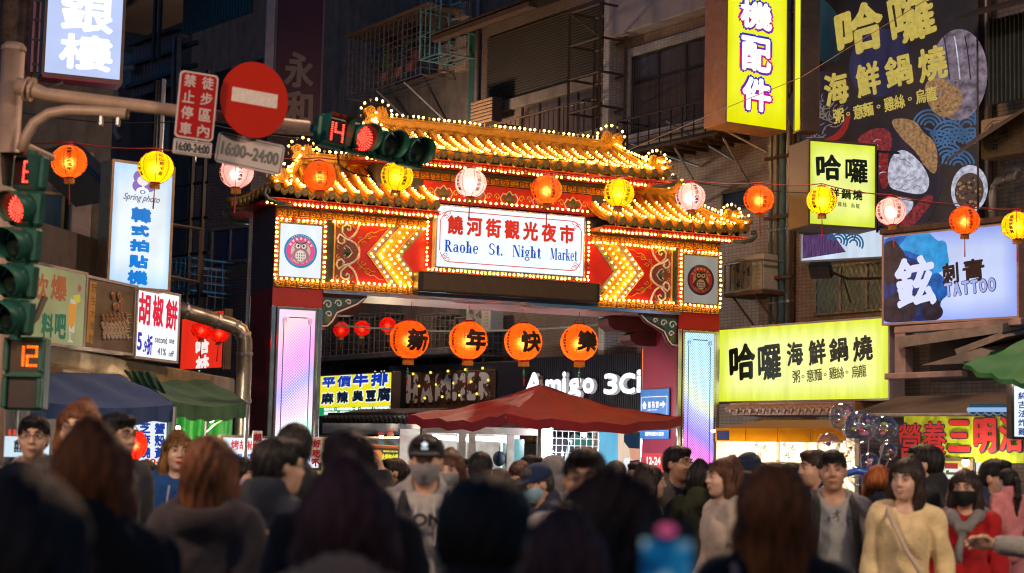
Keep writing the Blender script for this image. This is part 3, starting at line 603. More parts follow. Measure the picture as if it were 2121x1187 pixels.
for k in range(5):
    cxx = -1.08 + .54 * k
    for q in (-1, 1):
        m.tube([(cxx + q * x, .08, 5.54 + z) for x, z in ((0, .10), (.05, .04), (.10, .06), (.15, -.02), (.12, -.09), (.05, -.11))], .011, 5, 0); m.tube([(cxx + q * (.2 + .05 * (1 - t / 9) * math.cos(t)), .08, 5.53 + .06 * (1 - t / 9) * math.sin(t)) for t in [i * .7 for i in range(11)]], .009, 5, 1)
    m.prism([(cxx, 5.63), (cxx + .05, 5.56), (cxx + .12, 5.55), (cxx + .06, 5.45), (cxx - .06, 5.45), (cxx - .12, 5.55), (cxx - .05, 5.56)], .078, .084, 2 + k % 2)
m.build('frieze_scroll', [cream, yel, pri('frieze_olive', (.12, .12, .06), .5), pri('frieze_rose', (.45, .22, .16), .5)], ub, smooth=True)
scrolls(-1.95, 1.95, 5.76, .075, ub)
roof('upper_roof', 0, 2.0, 2.47, 6.52, 5.98, gate, True, .05)
# ================================================================ ground and buildings
asph = pri('asphalt', (.05, .05, .052), .55, 0, .35, 25, .5, 90)
tag(MB().box(-60, 60, -25, 110, -.05, 0).build('road', asph), kind='structure')
pav = tiled('paving', (.22, .20, .19), .3, .3, .5, .6)

class Fac(Board):
    """facade plane through the point seen at pixel px at the given depth; local z = height above the ground"""
    def __init__(s, px, depth, yaw, py=600):
        o = P(px, py, depth); o.z = 0; a = R_(yaw)
        s.x = Vector((math.cos(a), math.sin(a), 0)); s.z = Vector((0, 0, 1)); s.y = s.z.cross(s.x); s.o = o
        s.M = Matrix.Translation(o) @ RZ(a)
    def rect(s, x0, y0, x1, y1, yo=0.):
        xm, ym = (x0 + x1) / 2, (y0 + y1) / 2
        return s.loc(x0, ym, yo)[0], s.loc(x1, ym, yo)[0], s.loc(xm, y1, yo)[1], s.loc(xm, y0, yo)[1]
FR = Fac(1500, 29, -56)
glassm = pri('dark_window_glass', (.035, .04, .05), .08, 0, .5, 3, stretch=(9, 1, .3), spec=.8)
curt = pri('curtained_glass', (.10, .075, .065), .15, 0, .5, 4, stretch=(14, 1, .2), spec=.6)
alu = pri('dark_aluminium', (.05, .045, .045), .4, .6)
palealu = pri('pale_aluminium', (.30, .28, .27), .4, .5)
conc = pri('stained_concrete', (.13, .11, .10), .85, 0, .35, 3, .4, 25, stain=.8)

def window(par, r, nx=3, transom=.35, fm=None, gm=None, surround=None, y=-.05):
    u0, u1, z0, z1 = r; fm = fm or alu; gm = gm or glassm; t = .05; m = MB()
    m.bbox(u0, u1, y, .0, z0, z0 + t, .008); m.bbox(u0, u1, y, .0, z1 - t, z1, .008); m.bbox(u0, u0 + t, y, 0, z0 + t, z1 - t, .008); m.bbox(u1 - t, u1, y, 0, z0 + t, z1 - t, .008)
    zt = z1 - (z1 - z0) * transom if transom else None
    for i in range(1, nx): x = u0 + (u1 - u0) * i / nx; m.bbox(x - t / 2, x + t / 2, y + .006, 0, z0 + t, z1 - t, .006)
    if zt: m.bbox(u0 + t, u1 - t, y + .003, 0, zt - t / 2, zt + t / 2, .006)
    w = m.build('window', fm, par)
    for i in range(nx):
        a = u0 + (u1 - u0) * i / nx + t / 2; b = u0 + (u1 - u0) * (i + 1) / nx - t / 2
        for (c, d) in (((z0, zt), (zt, z1)) if zt else ((z0, z1),)):
            MB().box(a, b, -.016 - .006 * (i % 2), -.006, c + t / 2, d - t / 2).build('pane', gm, w)
    if surround:
        s = MB(); q = .16; s.bbox(u0 - q, u1 + q, -.10, -.001, z1, z1 + q, .01); s.bbox(u0 - q, u0, -.10, -.001, z0 - q, z1, .01); s.bbox(u1, u1 + q, -.10, -.001, z0 - q, z1, .01); s.bbox(u0, u1, -.13, -.001, z0 - q, z0, .01)
        s.build('surround', surround, w)
    return w
def railing(par, u0, u1, z0, z1, y, depth=.0, n=8, mat=None, horiz=3):
    m = MB(); mat = mat or rusty
    m.tube([(u0, y, z1), (u1, y, z1)], .022, 6); m.tube([(u0, y, z0), (u1, y, z0)], .022, 6)
    for i in range(horiz): z = z0 + (z1 - z0) * (i + 1) / (horiz + 1); m.tube([(u0, y, z), (u1, y, z)], .009, 5)
    for i in range(n + 1): x = u0 + (u1 - u0) * i / n; m.tube([(x, y, z0), (x, y, z1)], .013, 5)
    if depth:
        for x in (u0, u1): m.tube([(x, y, z1), (x, y + depth, z1)], .02, 6); m.tube([(x, y, z0), (x, y + depth, z0)], .02, 6)
    return m.build('railing', mat, par)
def cage(par, u0, u1, z0, z1, d, n, k, mat, name='window_cage'):
    m = MB(); r = .011
    for i in range(n + 1): x = u0 + (u1 - u0) * i / n; m.tube([(x, -d, z0), (x, -d, z1)], r * (1.6 if i % 4 == 0 else 1), 5)
    for j in range(k + 1): z = z0 + (z1 - z0) * j / k; m.tube([(u0, 0, z), (u0, -d, z), (u1, -d, z), (u1, 0, z)], r * (1.6 if j in (0, k) else .9), 5)
    for x in (u0, u1):
        for j in range(1, 4): m.tube([(x, -d * j / 4, z0), (x, -d * j / 4, z1)], r, 5)
    for j in range(1, 5): m.tube([(u0, -d * j / 5, z0), (u1, -d * j / 5, z0)], r, 5)
    return m.build(name, mat, par)
def ac_unit(name, label, M, w=.8, h=.6, d=.32, group=None, col=(.45, .42, .38)):
    t = thing(name, label, 'air conditioner', M, group); body = pri('ac_casing_%d' % int(col[0] * 100), col, .5, 0, .15, 8)
    MB().bbox(-w / 2, w / 2, -d, 0, 0, h, .02).build('casing', body, t)
    g = MB(); r = min(w * .32, h * .43); cx = -w * .12
    for k in range(5): g.tube([(cx + r * (k + 1) / 5 * math.cos(a), -d - .012, h / 2 + r * (k + 1) / 5 * math.sin(a)) for a in [2 * math.pi * i / 20 for i in range(21)]], .006, 4)
    for k in range(6): a = math.pi * k / 6; g.tube([(cx + r * math.cos(a), -d - .014, h / 2 + r * math.sin(a)), (cx - r * math.cos(a), -d - .014, h / 2 - r * math.sin(a))], .005, 4)
    g.build('fan_grille', pri('grille_grey', (.30, .29, .27), .5), t)
    fan = MB(); 
    for k in range(3): a = 2.1 * k; fan.prism([(cx + .03 * math.cos(a + 1), h / 2 + .03 * math.sin(a + 1)), (cx + r * .9 * math.cos(a - .2), h / 2 + r * .9 * math.sin(a - .2)), (cx + r * .9 * math.cos(a + .6), h / 2 + r * .9 * math.sin(a + .6))], -d - .006, -d - .001)
    fan.build('fan', pri('fan_black', (.03, .03, .03), .5), t)
    s = MB()
    for k in range(7): s.box(w * .26, w * .44, -d - .008, -d, h * .12 + k * h * .11, h * .12 + k * h * .11 + .02)
    s.build('louvre', pri('grille_grey', (.30, .29, .27)), t); return t
def pipe(name, label, pts, r, mat, cat='pipe', bands=0, group=None):
    t = thing(name, label, cat, Matrix.Translation(pts[0]), group); q = [Vector(p) - Vector(pts[0]) for p in pts]
    MB().tube(q, r, 10).build('tube', mat, t, smooth=True)
    for a, b in zip(q[:-1], q[1:]):
        n = max(1, int((b - a).length / .55))
        for i in range(n): p = a.lerp(b, (i + .5) / n); d = (b - a).normalized() * .02; MB().tube([p - d, p + d], r * 1.12, 10).build('clamp_band', steel, t)
    return t

# ---- right side of the street
def bld(name, label, r, mat, y0=0., y1=7., z1=None):
    t = thing(name, label, 'building', FR.M); u0, u1 = r
    MB().box(u0, u1, y0, y1, 0, z1 or 17).build('wall', mat, t); return t
uA0, uA1 = FR.loc(1287, 200)[0], FR.loc(1662, 300)[0]; uB0 = FR.loc(990, 150)[0]; uC0 = FR.loc(395, 150)[0]; uF1 = FR.loc(2400, 400)[0]
beige = tiled('beige_wall_tile', (.36, .27, .23), .10, .055); mauve = pri('mauve_plaster', (.36, .32, .34), .8, 0, .15, 2, .2, 30, stain=.35)
whitet = tiled('white_wall_tile', (.48, .44, .42), .10, .05); darkt = tiled('brown_wall_tile', (.17, .13, .11), .10, .055)
A = bld('apartment_building', 'beige tiled apartment building with white framed windows above the gate roof', (uA0, uA1), beige)
r = FR.rect(1312, 95, 1482, 262); window(A, r, 3, .34, alu, curt, whitet)
z = FR.loc(1385, 60)[1]; MB().bbox(uA0 + .01, uA1 - .6, -.35, -.002, z + .05, 17, .02).build('upper_storey', mauve, A)
MB().box(uA0 - .18, uA0 - .002, -.30, 1, 0, 17).build('party_wall', whitet, A)
u0, u1, z0, z1 = FR.rect(1278, 235, 1482, 300, -.7); bal = MB(); bal.bbox(u0, u1 + .1, -.75, -.002, z0 - .03, z0 + .02, .01, 0)
for k in range(9): x = u0 + (u1 - u0) * k / 8; bal.box(x, x + .03, -.75, -.004, z0 - .09, z0 - .031, 0)
bo = bal.build('balcony_floor', rusty, A); railing(A, u0 + .03, u1 + .07, z0 + .05, z0 + .62, -.72, .7, 9, alu, 5)
for k in range(3): x = u0 + .4 + (u1 - u0 - .2) * k / 2; MB().tube([(x, -.70, z0 - .09), (x + .02, -.02, z0 - .95)], .022, 6).build('strut', steel, A)
r = FR.rect(1498, 392, 1570, 432); window(A, r, 1, 0, alu, glassm)
# balcony with air conditioner beside the gate
u0, u1, z0, z1 = FR.rect(1500, 545, 1580, 605, -.6)
sh = MB().bbox(u0, u1, -.62, -.002, z0 - .06, z0, .01).build('shelf', rusty, A); railing(A, u0 + .02, u1 - .02, z0 + .02, z0 + .5, -.6, .58, 7, palealu, 0)
for x in (u0 + .2, u1 - .2): MB().tube([(x, -.58, z0 - .06), (x, -.02, z0 - .6)], .018, 5).build('strut', rusty, A)
ac_unit('air_conditioner', 'cream air conditioner on a railed shelf beside the gate roof', FR.M @ T((u0 + u1) / 2 - .1, -.12, z0 + .005), .85, .62, .34)
for (xa, ya, xb, yb) in ((1375, 308, 1450, 345), (1448, 262, 1522, 332), (1545, 268, 1590, 315)):
    a, b = FR.loc(xa, ya), FR.loc(xb, yb); MB().tube([(a[0], -.75, a[1]), (b[0], -.02, b[1])], .025, 6).build('strut', steel, A)
for px, rr, mt in ((1607, .04, steel), (1618, .055, palealu), (1632, .06, pri('blue_pipe', (.08, .16, .2), .5)), (1645, .05, steel), (1655, .035, rusty)):
    u = FR.loc(px, 450)[0]; m = MB(); m.tube([(u, -.12, 3.6), (u, -.12, 12)], rr, 8)
    for k in range(6): m.tube([(u, -.12, 4.2 + 1.2 * k), (u, -.12, 4.25 + 1.2 * k)], rr * 1.2, 8)
    m.build('drainpipe', mt, A, smooth=True)
for zz in (4.6, 5.6, 6.6, 7.6): MB().box(FR.loc(1602, 450)[0], FR.loc(1660, 450)[0], -.22, -.18, zz, zz + .05).build('pipe_bracket', rusty, A)
# building B: shutter, window, iron tower
B = bld('shuttered_building', 'brown tiled building with corrugated shutter and rusty iron frame behind the gate roof', (uB0, uA0 - .19), darkt, .0)
u0, u1, z0, z1 = FR.rect(1012, 40, 1252, 185); n = 26
shm = pri('shutter_brown', (.075, .065, .055), .5, .4, .25, 8)
me = MB(); me.add([(0, -.01, 0), (1, -.01, 0), (1, -.05, .3), (0, -.05, .3), (0, -.05, .7), (1, -.05, .7), (1, -.01, 1), (0, -.01, 1)], [(0, 1, 2, 3), (3, 2, 5, 4), (4, 5, 6, 7)]); slat = me.mesh('slat', shm)
sho = bpy.data.objects.new('shutter', None); COL.objects.link(sho); sho.parent = B
for k in range(n): put('slat', slat, sho, T(u0, 0, z0 + (z1 - z0) * k / n) @ SCL(u1 - u0, 1, (z1 - z0) / n))
MB().bbox(u0 - .3, u1 + .25, -.14, -.002, z0 - .25, z0 - .02, .02).build('lintel', conc, B)
r = FR.rect(1083, 178, 1240, 285); window(B, r, 4, .42, alu, curt)
u0, u1, z0, z1 = FR.rect(1080, 225, 1262, 300); railing(B, u0, u1, z0 - .1, z1 - .15, -.6, .58, 18, rusty, 0)
# corrugated eave
u0, u1, z0, z1 = FR.rect(985, 0, 1190, 55); ev = MB(); N = 40
for k in range(N): ev.add([(u0 + (u1 - u0) * (k + d) / N, y, z0 + (.28 if y > -1 else 0) + zz) for y in (-1.15, 0) for d, zz in ((0, 0), (.5, .05), (1, 0))], [(0, 1, 4, 3), (1, 2, 5, 4)])
ev.build('corrugated_eave', pri('eave_tin', (.16, .13, .10), .5, .5, .3), B); MB().box(u0, u1, -1.1, -.9, z0 - .12, z0 - .02).build('eave_beam', rusty, B)
# iron frame tower
u0, u1, z0, z1 = FR.rect(1200, 22, 1264, 300, -.5); m = MB()
for x in (u0, u1):
    for y in (-.15, -.75): m.tube([(x, y, z0), (x, y, z1)], .03, 4)
for k in range(5):
    z = z0 + (z1 - z0) * k / 4; m.tube([(u0, -.15, z), (u1, -.15, z), (u1, -.75, z), (u0, -.75, z), (u0, -.15, z)], .025, 4)
m.tube([(u0, -.75, z1), (u1, -.75, z0 + (z1 - z0) * .75)], .015, 4); m.build('iron_frame', rusty, B)
# slatted wooden box, drainpipe, ledge
u0, u1, z0, z1 = FR.rect(1020, 212, 1062, 262); bxo = MB().bbox(u0, u1, -.5, -.26, z0, z1, .01).build('vent_box', pri('vent_dark', (.05, .035, .03)), B)
for k in range(7): MB().bbox(u0 - .02, u1 + .02, -.535, -.505, z0 + (z1 - z0) * k / 7, z0 + (z1 - z0) * (k + .7) / 7, .006).build('slat', pri('vent_slat', (.28, .17, .10), .6), bxo)
u = FR.loc(997, 150)[0]; MB().tube([(u, -.12, 3), (u, -.12, 13)], .05, 8).build('drainpipe', palealu, B, smooth=True); MB().tube([(u - .25, -.06, 3), (u - .25, -.06, 10.6)], .10, 4).build('downpipe', pri('green_pipe', (.015, .07, .06), .5), B)
# building C: dark, balcony cage with plants
C_ = bld('grimy_apartment_block', 'grimy dark apartment block with barred balcony cage and potted plants', (uC0, uB0 - .002), conc, .0)
u0, u1, z0, z1 = FR.rect(735, 48, 872, 176, -.9); window(C_, (u0 + .4, u1 - .3, z0 + .3, z1 - .2), 4, .3, alu, glassm)
cage(C_, u0 - .3, u1, z0, z1, .9, 16, 9, pri('cage_grey', (.16, .13, .14), .5, .5)); 
uu = FR.rect(873, 15, 912, 148, -.95); cage(C_, u1 + .03, uu[1], z0 + .3, z1 + .45, .95, 4, 3, pri('cage_teal', (.15, .33, .36), .45, .2))
MB().bbox(u0 - .35, u1 + .5, -1.05, .0, z1 + .02, z1 + .06, .01).build('cage_roof', pri('tin_brown', (.12, .08, .06), .6, .3), C_)
for k in range(2): MB().tube([(u0 + 1.0 + 1.2 * k, -.85, z0 - .03), (u0 + 1.5 + 1.2 * k, -.02, z0 - .9)], .025, 6).build('strut', steel, C_)
plant = pri('leaf_green', (.06, .11, .02), .5, 0, .4, 20); potm = pri('plastic_pot', (.10, .025, .02), .5)
rnd = random.Random(4)
for k, (px, py, hh) in enumerate(((838, 135, .95), (868, 140, .6), (893, 118, .8), (905, 110, .5))):
    c = FR.loc(px, py); t = thing('potted_plant', ['tall leafy potted plant inside the dark balcony cage', 'low potted plant beside the cage corner', 'bushy potted plant behind teal cage bars', 'small potted plant at the end of the teal cage'][k], 'plant', FR.M @ T(c[0], -.55, c[1] - hh * .5))
    MB().lathe([(0, 0), (.10, 0), (.14, .2), (.12, .2)], 10).build('pot', potm, t); m = MB(); m.tube([(0, 0, .18), (.03, 0, hh * .6), (-.02, 0, hh)], .012, 5)
    for i in range(46):
        a = rnd.uniform(0, 6.28); q = rnd.uniform(.02, .26); zz = rnd.uniform(.25, 1.05) * hh; s_ = rnd.uniform(.05, .10); M_ = T(q * math.cos(a), q * math.sin(a), zz) @ RZ(a) @ RY(rnd.uniform(-.8, .9)) @ RX(rnd.uniform(-.6, .6))
        m.add([(0, 0, 0), (s_, -s_ * .45, .01), (2 * s_, 0, 0), (s_, s_ * .45, .01)], [(0, 1, 2, 3)], 0, M_)
    m.build('foliage', plant, t)
for (x0, y0, x1, y1) in ((940, 10, 958, 40),):
    r = FR.rect(930, 8, 956, 42); window(C_, r, 1, 0, pri('white_vent', (.5, .48, .5), .5), glassm)
for px, y0, y1 in ((965, 10, 40), (932, 95, 150), (965, 80, 150)): r = FR.rect(px - 8, y0, px + 8, y1); MB().bbox(r[0], r[1] + .1, -.18, -.002, r[2], r[3], .01).build('tile_pier', tiled('pale_pier_tile', (.34, .26, .22), .25, .06), C_)
# far street seen through the gate: barred windows and clutter on C
for (x0, y0, x1, y1) in ((690, 655, 760, 735), (775, 655, 835, 730), (905, 655, 950, 725), (985, 660, 1040, 730)):
    r = FR.rect(x0, y0, x1, y1); window(C_, r, 2, .3, alu, curt); cage(C_, r[0] - .05, r[1] + .05, r[2] - .1, r[3], .5, 6, 6, pri('cage_dim', (.17, .15, .14), .6, .4))
r = FR.rect(668, 735, 1000, 748); MB().bbox(r[0], r[1], -.9, -.002, r[2], r[3], .02).build('canopy_slab', pri('slab_grey', (.12, .11, .13), .7, 0, .3, 4, stain=.6), C_)
ac_unit('air_conditioner', 'white air conditioner high behind the fourth character lantern row', FR.M @ T(FR.loc(1035, 675)[0], -.2, FR.loc(1035, 690)[1]), .9, .62, .34)
# ground floor arcade dark recess line for the whole row
# building F behind the billboard
Fb = bld('corner_shop_building', 'dark corner shop building behind the tall seafood noodle billboard', (uA1 + .002, uF1), tiled('grey_wall_tile', (.26, .21, .18), .10, .06))
u0, u1, z0, z1 = FR.rect(1690, 545, 1825, 650)
w = window(Fb, (u0, u1 + .3, z0, z1), 3, 0, palealu, pri('frosted_glass', (.16, .30, .33), .25, 0, .3, 5))
m = MB(); n = 16
for k in range(-n, n + 8):
    for sg in (-1, 1):
        a = u0 + (u1 + .3 - u0) * k / n; pts = [(a + sg * t * .45, -.09, z0 + (z1 - z0) * t) for t in (0, .25, .5, .75, 1)]; pts = [p for p in pts if u0 <= p[0] <= u1 + .3]
        if len(pts) > 1: m.tube(pts, .008, 4)
m.build('diamond_grille', pri('grille_silver', (.42, .45, .45), .35, .6), w)
# shed to the right of the billboard
u0, u1, z0, z1 = FR.rect(2048, 20, 2250, 200, -.6); sh = MB(); N = 22
for k in range(N): x = u0 + (u1 - u0) * k / N; w_ = (u1 - u0) / N; sh.add([(x, -.6, z0), (x + w_ * .35, -.6, z0), (x + w_ * .5, -.66, z0), (x + w_ * .85, -.66, z0), (x + w_, -.6, z0), (x, -.6, z1), (x + w_ * .35, -.6, z1), (x + w_ * .5, -.66, z1), (x + w_ * .85, -.66, z1), (x + w_, -.6, z1)], [(i, i + 1, i + 6, i + 5) for i in range(4)])
sh.build('sheet_cladding', pri('sheet_greyblue', (.06, .075, .08), .5, .4, .3), Fb)
MB().add([(u0 - .2, -.55, z1 + .25), (u1, -.55, z1 + .25), (u1, -1.3, z1 - .1), (u0 - .2, -1.3, z1 - .1)], [(0, 1, 2, 3)]).build('shed_roof', pri('tin_brown', (.12, .08, .06)), Fb)
MB().add([(u0 - .1, -.62, z0 - .35), (u1, -.62, z0 + .2), (u1, -1.6, z0 - .35), (u0 - .1, -1.6, z0 - 1.0)], [(0, 1, 2, 3)]).build('shed_roof', pri('tin_brown', (.12, .08, .06)), Fb)
ac_unit('air_conditioner', 'dusty tan air conditioner with bent duct under the rusty shed roof', FR.M @ T(FR.loc(2090, 300, -.7)[0], -.5, FR.loc(2090, 325, -.7)[1]), .75, .55, .35, col=(.30, .20, .12))
c0, c1 = FR.loc(2066, 360, -.75), FR.loc(2066, 470, -.75); pipe('vent_pipe', 'pale elbow vent pipe beside the rusty shed', [FR.M @ Vector((c0[0] + .35, -.7, c0[1] + .1)), FR.M @ Vector((c0[0] + .3, -.75, c0[1] - .08)), FR.M @ Vector((c0[0], -.75, c0[1] - .1)), FR.M @ Vector((c0[0] - .08, -.75, c0[1] - .25)), FR.M @ Vector((c0[0] - .08, -.75, c1[1]))], .06, palealu)
for px, rr, mt in ((2023, .05, rusty), (2031, .035, steel), (2040, .045, palealu), (2048, .03, rusty)):
    u = FR.loc(px + 4, 250, -.2)[0]; MB().tube([(u, -.2, 4.9), (u, -.2, 13)], rr, 8).build('drainpipe', mt, Fb, smooth=True)

# ---- left side
FL = Fac(300, 21.0, 58)
def lbld(name, label, fac, u0, u1, mat, z1=14, depth=6):
    t = thing(name, label, 'building', fac.M); MB().box(u0, u1, 0, depth, 0, z1).build('wall', mat, t); return t
FE = Fac(110, 23.5, 20)
E_ = lbld('corner_house', 'weathered concrete corner house with yellow framed window behind drink sign', FE, FE.loc(-260, 400)[0], FE.loc(226, 400)[0], conc, 12)
r = FE.rect(88, 398, 132, 552); window(E_, (r[0] - .4, r[1], r[2], r[3]), 2, .5, pri('window_ochre', (.30, .22, .08), .5), glassm)
r = FE.rect(140, 395, 182, 560); MB().bbox(r[0], r[1], -.35, -.002, r[2], r[3] + .5, .02).build('column', pri('column_plaster', (.30, .24, .22), .8, 0, .3, 4, .4, 20, stain=.5), E_)
r = FE.rect(0, 0, 70, 160); MB().bbox(r[0], r[1], -.3, -.002, r[2] - .2, r[3] + 1, .02).build('peeling_pier', pri('peeling_paint', (.22, .14, .09), .8, 0, .8, 5, .5, 15, stain=.9), E_)
for px in (62, 75, 88):
    u = FE.loc(px, 80)[0]; MB().tube([(u, -.5, FE.loc(px, 165)[1]), (u, -.5, 12)], .03, 5).build('scaffold_pole', pri('magenta_steel', (.22, .10, .17), .5, .4), E_)
for py in (20, 60, 100, 150): z = FE.loc(75, py)[1]; u = FE.loc(62, py)[0]; MB().tube([(u, -.52, z), (u + .22, -.52, z)], .02, 4).build('scaffold_bar', steel, E_)
# slanting roof flap
a = [P(160, 293, 20.8), P(268, 395, 19.6), P(262, 412, 19.6), P(150, 312, 20.8)]
fl = thing('roof_flap', 'slanting brown tin roof flap above the korean photo sign', 'roof flap', Matrix.Translation(a[0])); q = [p - a[0] for p in a]
MB().add(q + [p + Vector((-.9, 1.2, .06)) for p in q], [(0, 1, 2, 3), (0, 1, 5, 4), (3, 2, 6, 7), (1, 2, 6, 5)]).build('tin_sheet', pri('flap_brown', (.16, .11, .06), .45, .3, .3), fl)
MB().tube([q[3] + Vector((0, 0, -.05)), q[2] + Vector((0, 0, -.05))], .03, 6).build('edge_tube', pri('blue_trim', (.03, .06, .14), .5), fl)
# dark block behind, with sheds
FD = Fac(420, 33, -50)
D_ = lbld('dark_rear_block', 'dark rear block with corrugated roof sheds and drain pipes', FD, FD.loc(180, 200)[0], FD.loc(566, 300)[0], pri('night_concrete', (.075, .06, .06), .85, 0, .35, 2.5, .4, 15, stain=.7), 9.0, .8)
u0, u1, z0, z1 = FD.rect(425, 5, 566, 60)
m = MB(); N = 24
for k in range(N): x = u0 + (u1 - u0) * k / N; w_ = (u1 - u0) / N; m.add([(x, -.5, z0), (x + w_ * .7, -.5, z0), (x + w_ * .8, -.45, z0), (x + w_, -.45, z0), (x, -.5, z1 + 2), (x + w_ * .7, -.5, z1 + 2), (x + w_ * .8, -.45, z1 + 2), (x + w_, -.45, z1 + 2)], [(i, i + 1, i + 5, i + 4) for i in range(3)])
m.build('sheet_cladding', pri('sheet_teal', (.03, .085, .10), .45, .4, .3), D_)
u0, u1, z0, z1 = FD.rect(300, 80, 400, 190); m = MB(); N = 14
for k in range(N): x = u0 + (u1 - u0) * k / N; w_ = (u1 - u0) / N; m.add([(x, -.3, z0), (x + w_ * .6, -.3, z0), (x + w_, -.26, z0), (x, -.3, z1), (x + w_ * .6, -.3, z1), (x + w_, -.26, z1)], [(0, 1, 4, 3), (1, 2, 5, 4)])
m.build('sheet_cladding', pri('sheet_purple', (.10, .085, .12), .5, .3, .3), D_)
for k in range(3): z = z0 + (z1 - z0) * (.15 + .4 * k); MB().box(u0, u1 + .8, -.42, -.34, z, z + .08).build('girt', alu, D_)
a, b = FD.loc(281, 72), FD.loc(425, -8); m = MB(); m.add([(a[0], -1.2, a[1]), (b[0], -1.2, b[1]), (b[0], .5, b[1] + .05), (a[0], .5, a[1] + .05)], [(0, 1, 2, 3)]); m.tube([(a[0], -1.22, a[1] + .02), (b[0], -1.22, b[1] + .02)], .07, 6, 1)
m.build('lean_to_roof', [pri('tin_underside', (.17, .14, .13), .6, .2), pri('blue_gutter', (.03, .16, .30), .4, .3)], D_)
for px, y0, y1 in ((413, 0, 145), (424, 0, 140)): u = FD.loc(px, 80)[0]; MB().tube([(u, -1.0, FD.loc(px, y1)[1]), (u, -1.0, FD.loc(px, y0 - 60)[1])], .045, 5).build('mast', alu, D_)
pts = [FD.loc(*q) for q in ((322, 148), (298, 152), (288, 170), (286, 230), (284, 280), (292, 296))]; MB().tube([(p[0], -.5, p[1]) for p in pts], .065, 8).build('drainpipe', pri('pvc_grey', (.23, .21, .24), .5), D_, smooth=True)
for px in (408, 418): p0, p1 = FD.loc(px, 85), FD.loc(px, 150); MB().tube([(p0[0] + .2, -.45, p0[1]), (p0[0], -.5, p0[1]), (p1[0], -.5, p1[1] - 1)], .05, 8).build('drainpipe', pri('pvc_grey', (.23, .21, .24)), D_, smooth=True)
r = FD.rect(318, 255, 352, 320); window(D_, r, 1, 0, pri('window_grey', (.25, .23, .24)), glassm)
FK = Fac(420, 29.5, -40)
K_ = lbld('barred_side_building', 'narrow grey building with blue window cage left of the gate', FK, FK.loc(385, 500)[0], FK.loc(515, 500)[0], tiled('mauve_grey_tile', (.19, .16, .17), .1, .055), 6.6, .5)
r = FK.rect(372, 545, 455, 650); cage(K_, r[0], r[1] + .3, r[2], r[3] - .2, .7, 10, 3, pri('cage_pale', (.22, .21, .25), .5, .4))
r = FK.rect(418, 548, 482, 612); cage(K_, r[0], r[1], r[2], r[3], .95, 7, 4, pri('cage_blue', (.05, .22, .42), .45, .2))
r = FK.rect(440, 470, 520, 545); window(K_, r, 2, .0, palealu, pri('blue_glass', (.05, .08, .2), .1))
for px, mt in ((392, alu), (405, steel), (475, alu), (500, alu)): u = FK.loc(px, 480)[0]; MB().tube([(u, -.85, FK.loc(px, 640)[1]), (u, -.85, 8)], .05, 6).build('scaffold_pole', mt, K_)
for py in (400, 470, 540, 625): z = FK.loc(440, py)[1]; MB().tube([(FK.loc(390, py)[0], -.85, z), (FK.loc(512, py)[0], -.85, z)], .03, 5).build('scaffold_bar', alu, K_)
# a wall of far housing closing the street
far = thing('far_tower_block', 'dark far tower block closing the street end', 'building', Matrix.Translation((-22, 62, 0)) @ RZ(R_(20)))
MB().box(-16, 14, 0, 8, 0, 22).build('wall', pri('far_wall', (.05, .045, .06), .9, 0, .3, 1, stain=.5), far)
for i in range(8):
    for j in range(6): MB().box(-14 + 3.4 * i, -12.4 + 3.4 * i, -.05, -.002, 3 + 3.1 * j, 4.4 + 3.1 * j).build('window', glassm, far)
# ================================================================ signs
bronze = pri('sign_casing_bronze', (.16, .11, .08), .45, .5); pale_case = pri('sign_casing_pale', (.42, .36, .33), .5, .2)
white_l = emi('sign_white_letter', (.97, .99, 1), 1.25, 0); ink = pri('sign_ink', (.012, .014, .016), .4); 
def lightbox(name, label, tl, tr, bl, dl, dr, face, cat='sign', depth=.25, case=None, rim=.03, group=None):
    b = Board(tl, tr, bl, dl, dr); t = thing(name, label, cat, b.M, group)
    c = MB(); c.bbox(-rim, b.w + rim, .012, depth, -rim, b.h + rim, .008)
    for a in ((-rim, b.w + rim, -rim, 0), (-rim, b.w + rim, b.h, b.h + rim), (-rim, 0, 0, b.h), (b.w, b.w + rim, 0, b.h)): c.box(a[0], a[1], -.012, .0119, a[2], a[3])
    c.build('casing', case or bronze, t)
    MB().box(0, b.w, 0, .0115, 0, b.h).build('lit_face', face, t); return b, t
def rgb(h): 
    f = lambda v: (v / 255 / 12.92) if v / 255 <= .04045 else ((v / 255 + .055) / 1.055) ** 2.4
    return tuple(f(int(h[i:i + 2], 16)) for i in (0, 2, 4))
# -- jeweller
b, t = lightbox('jeweller_sign', 'pale blue backlit jeweller sign hanging from the scaffold, red bottom trim', (103, -70), (258, -62), (97, 150), 17.2, 17.5, emi('jewel_face', (.56, .66, 1), .95, .10, (.6, 1, .8), 2.))
lettering(t, white_l, lambda m: [b.text(m, c, x0, y0, x1, y1, bold=3.2) for c, x0, y0, x1, y1 in (('銀', 125, -12, 236, 68), ('樓', 122, 72, 234, 146))])
MB().box(-.02, b.w + .02, -.02, .24, -.055, -.032).build('red_trim', pri('trim_red', (.35, .03, .08), .4), t)
MB().tube([(.2, .1, -.06), (-.5, .4, -.35)], .018, 6).build('stay', steel, t)
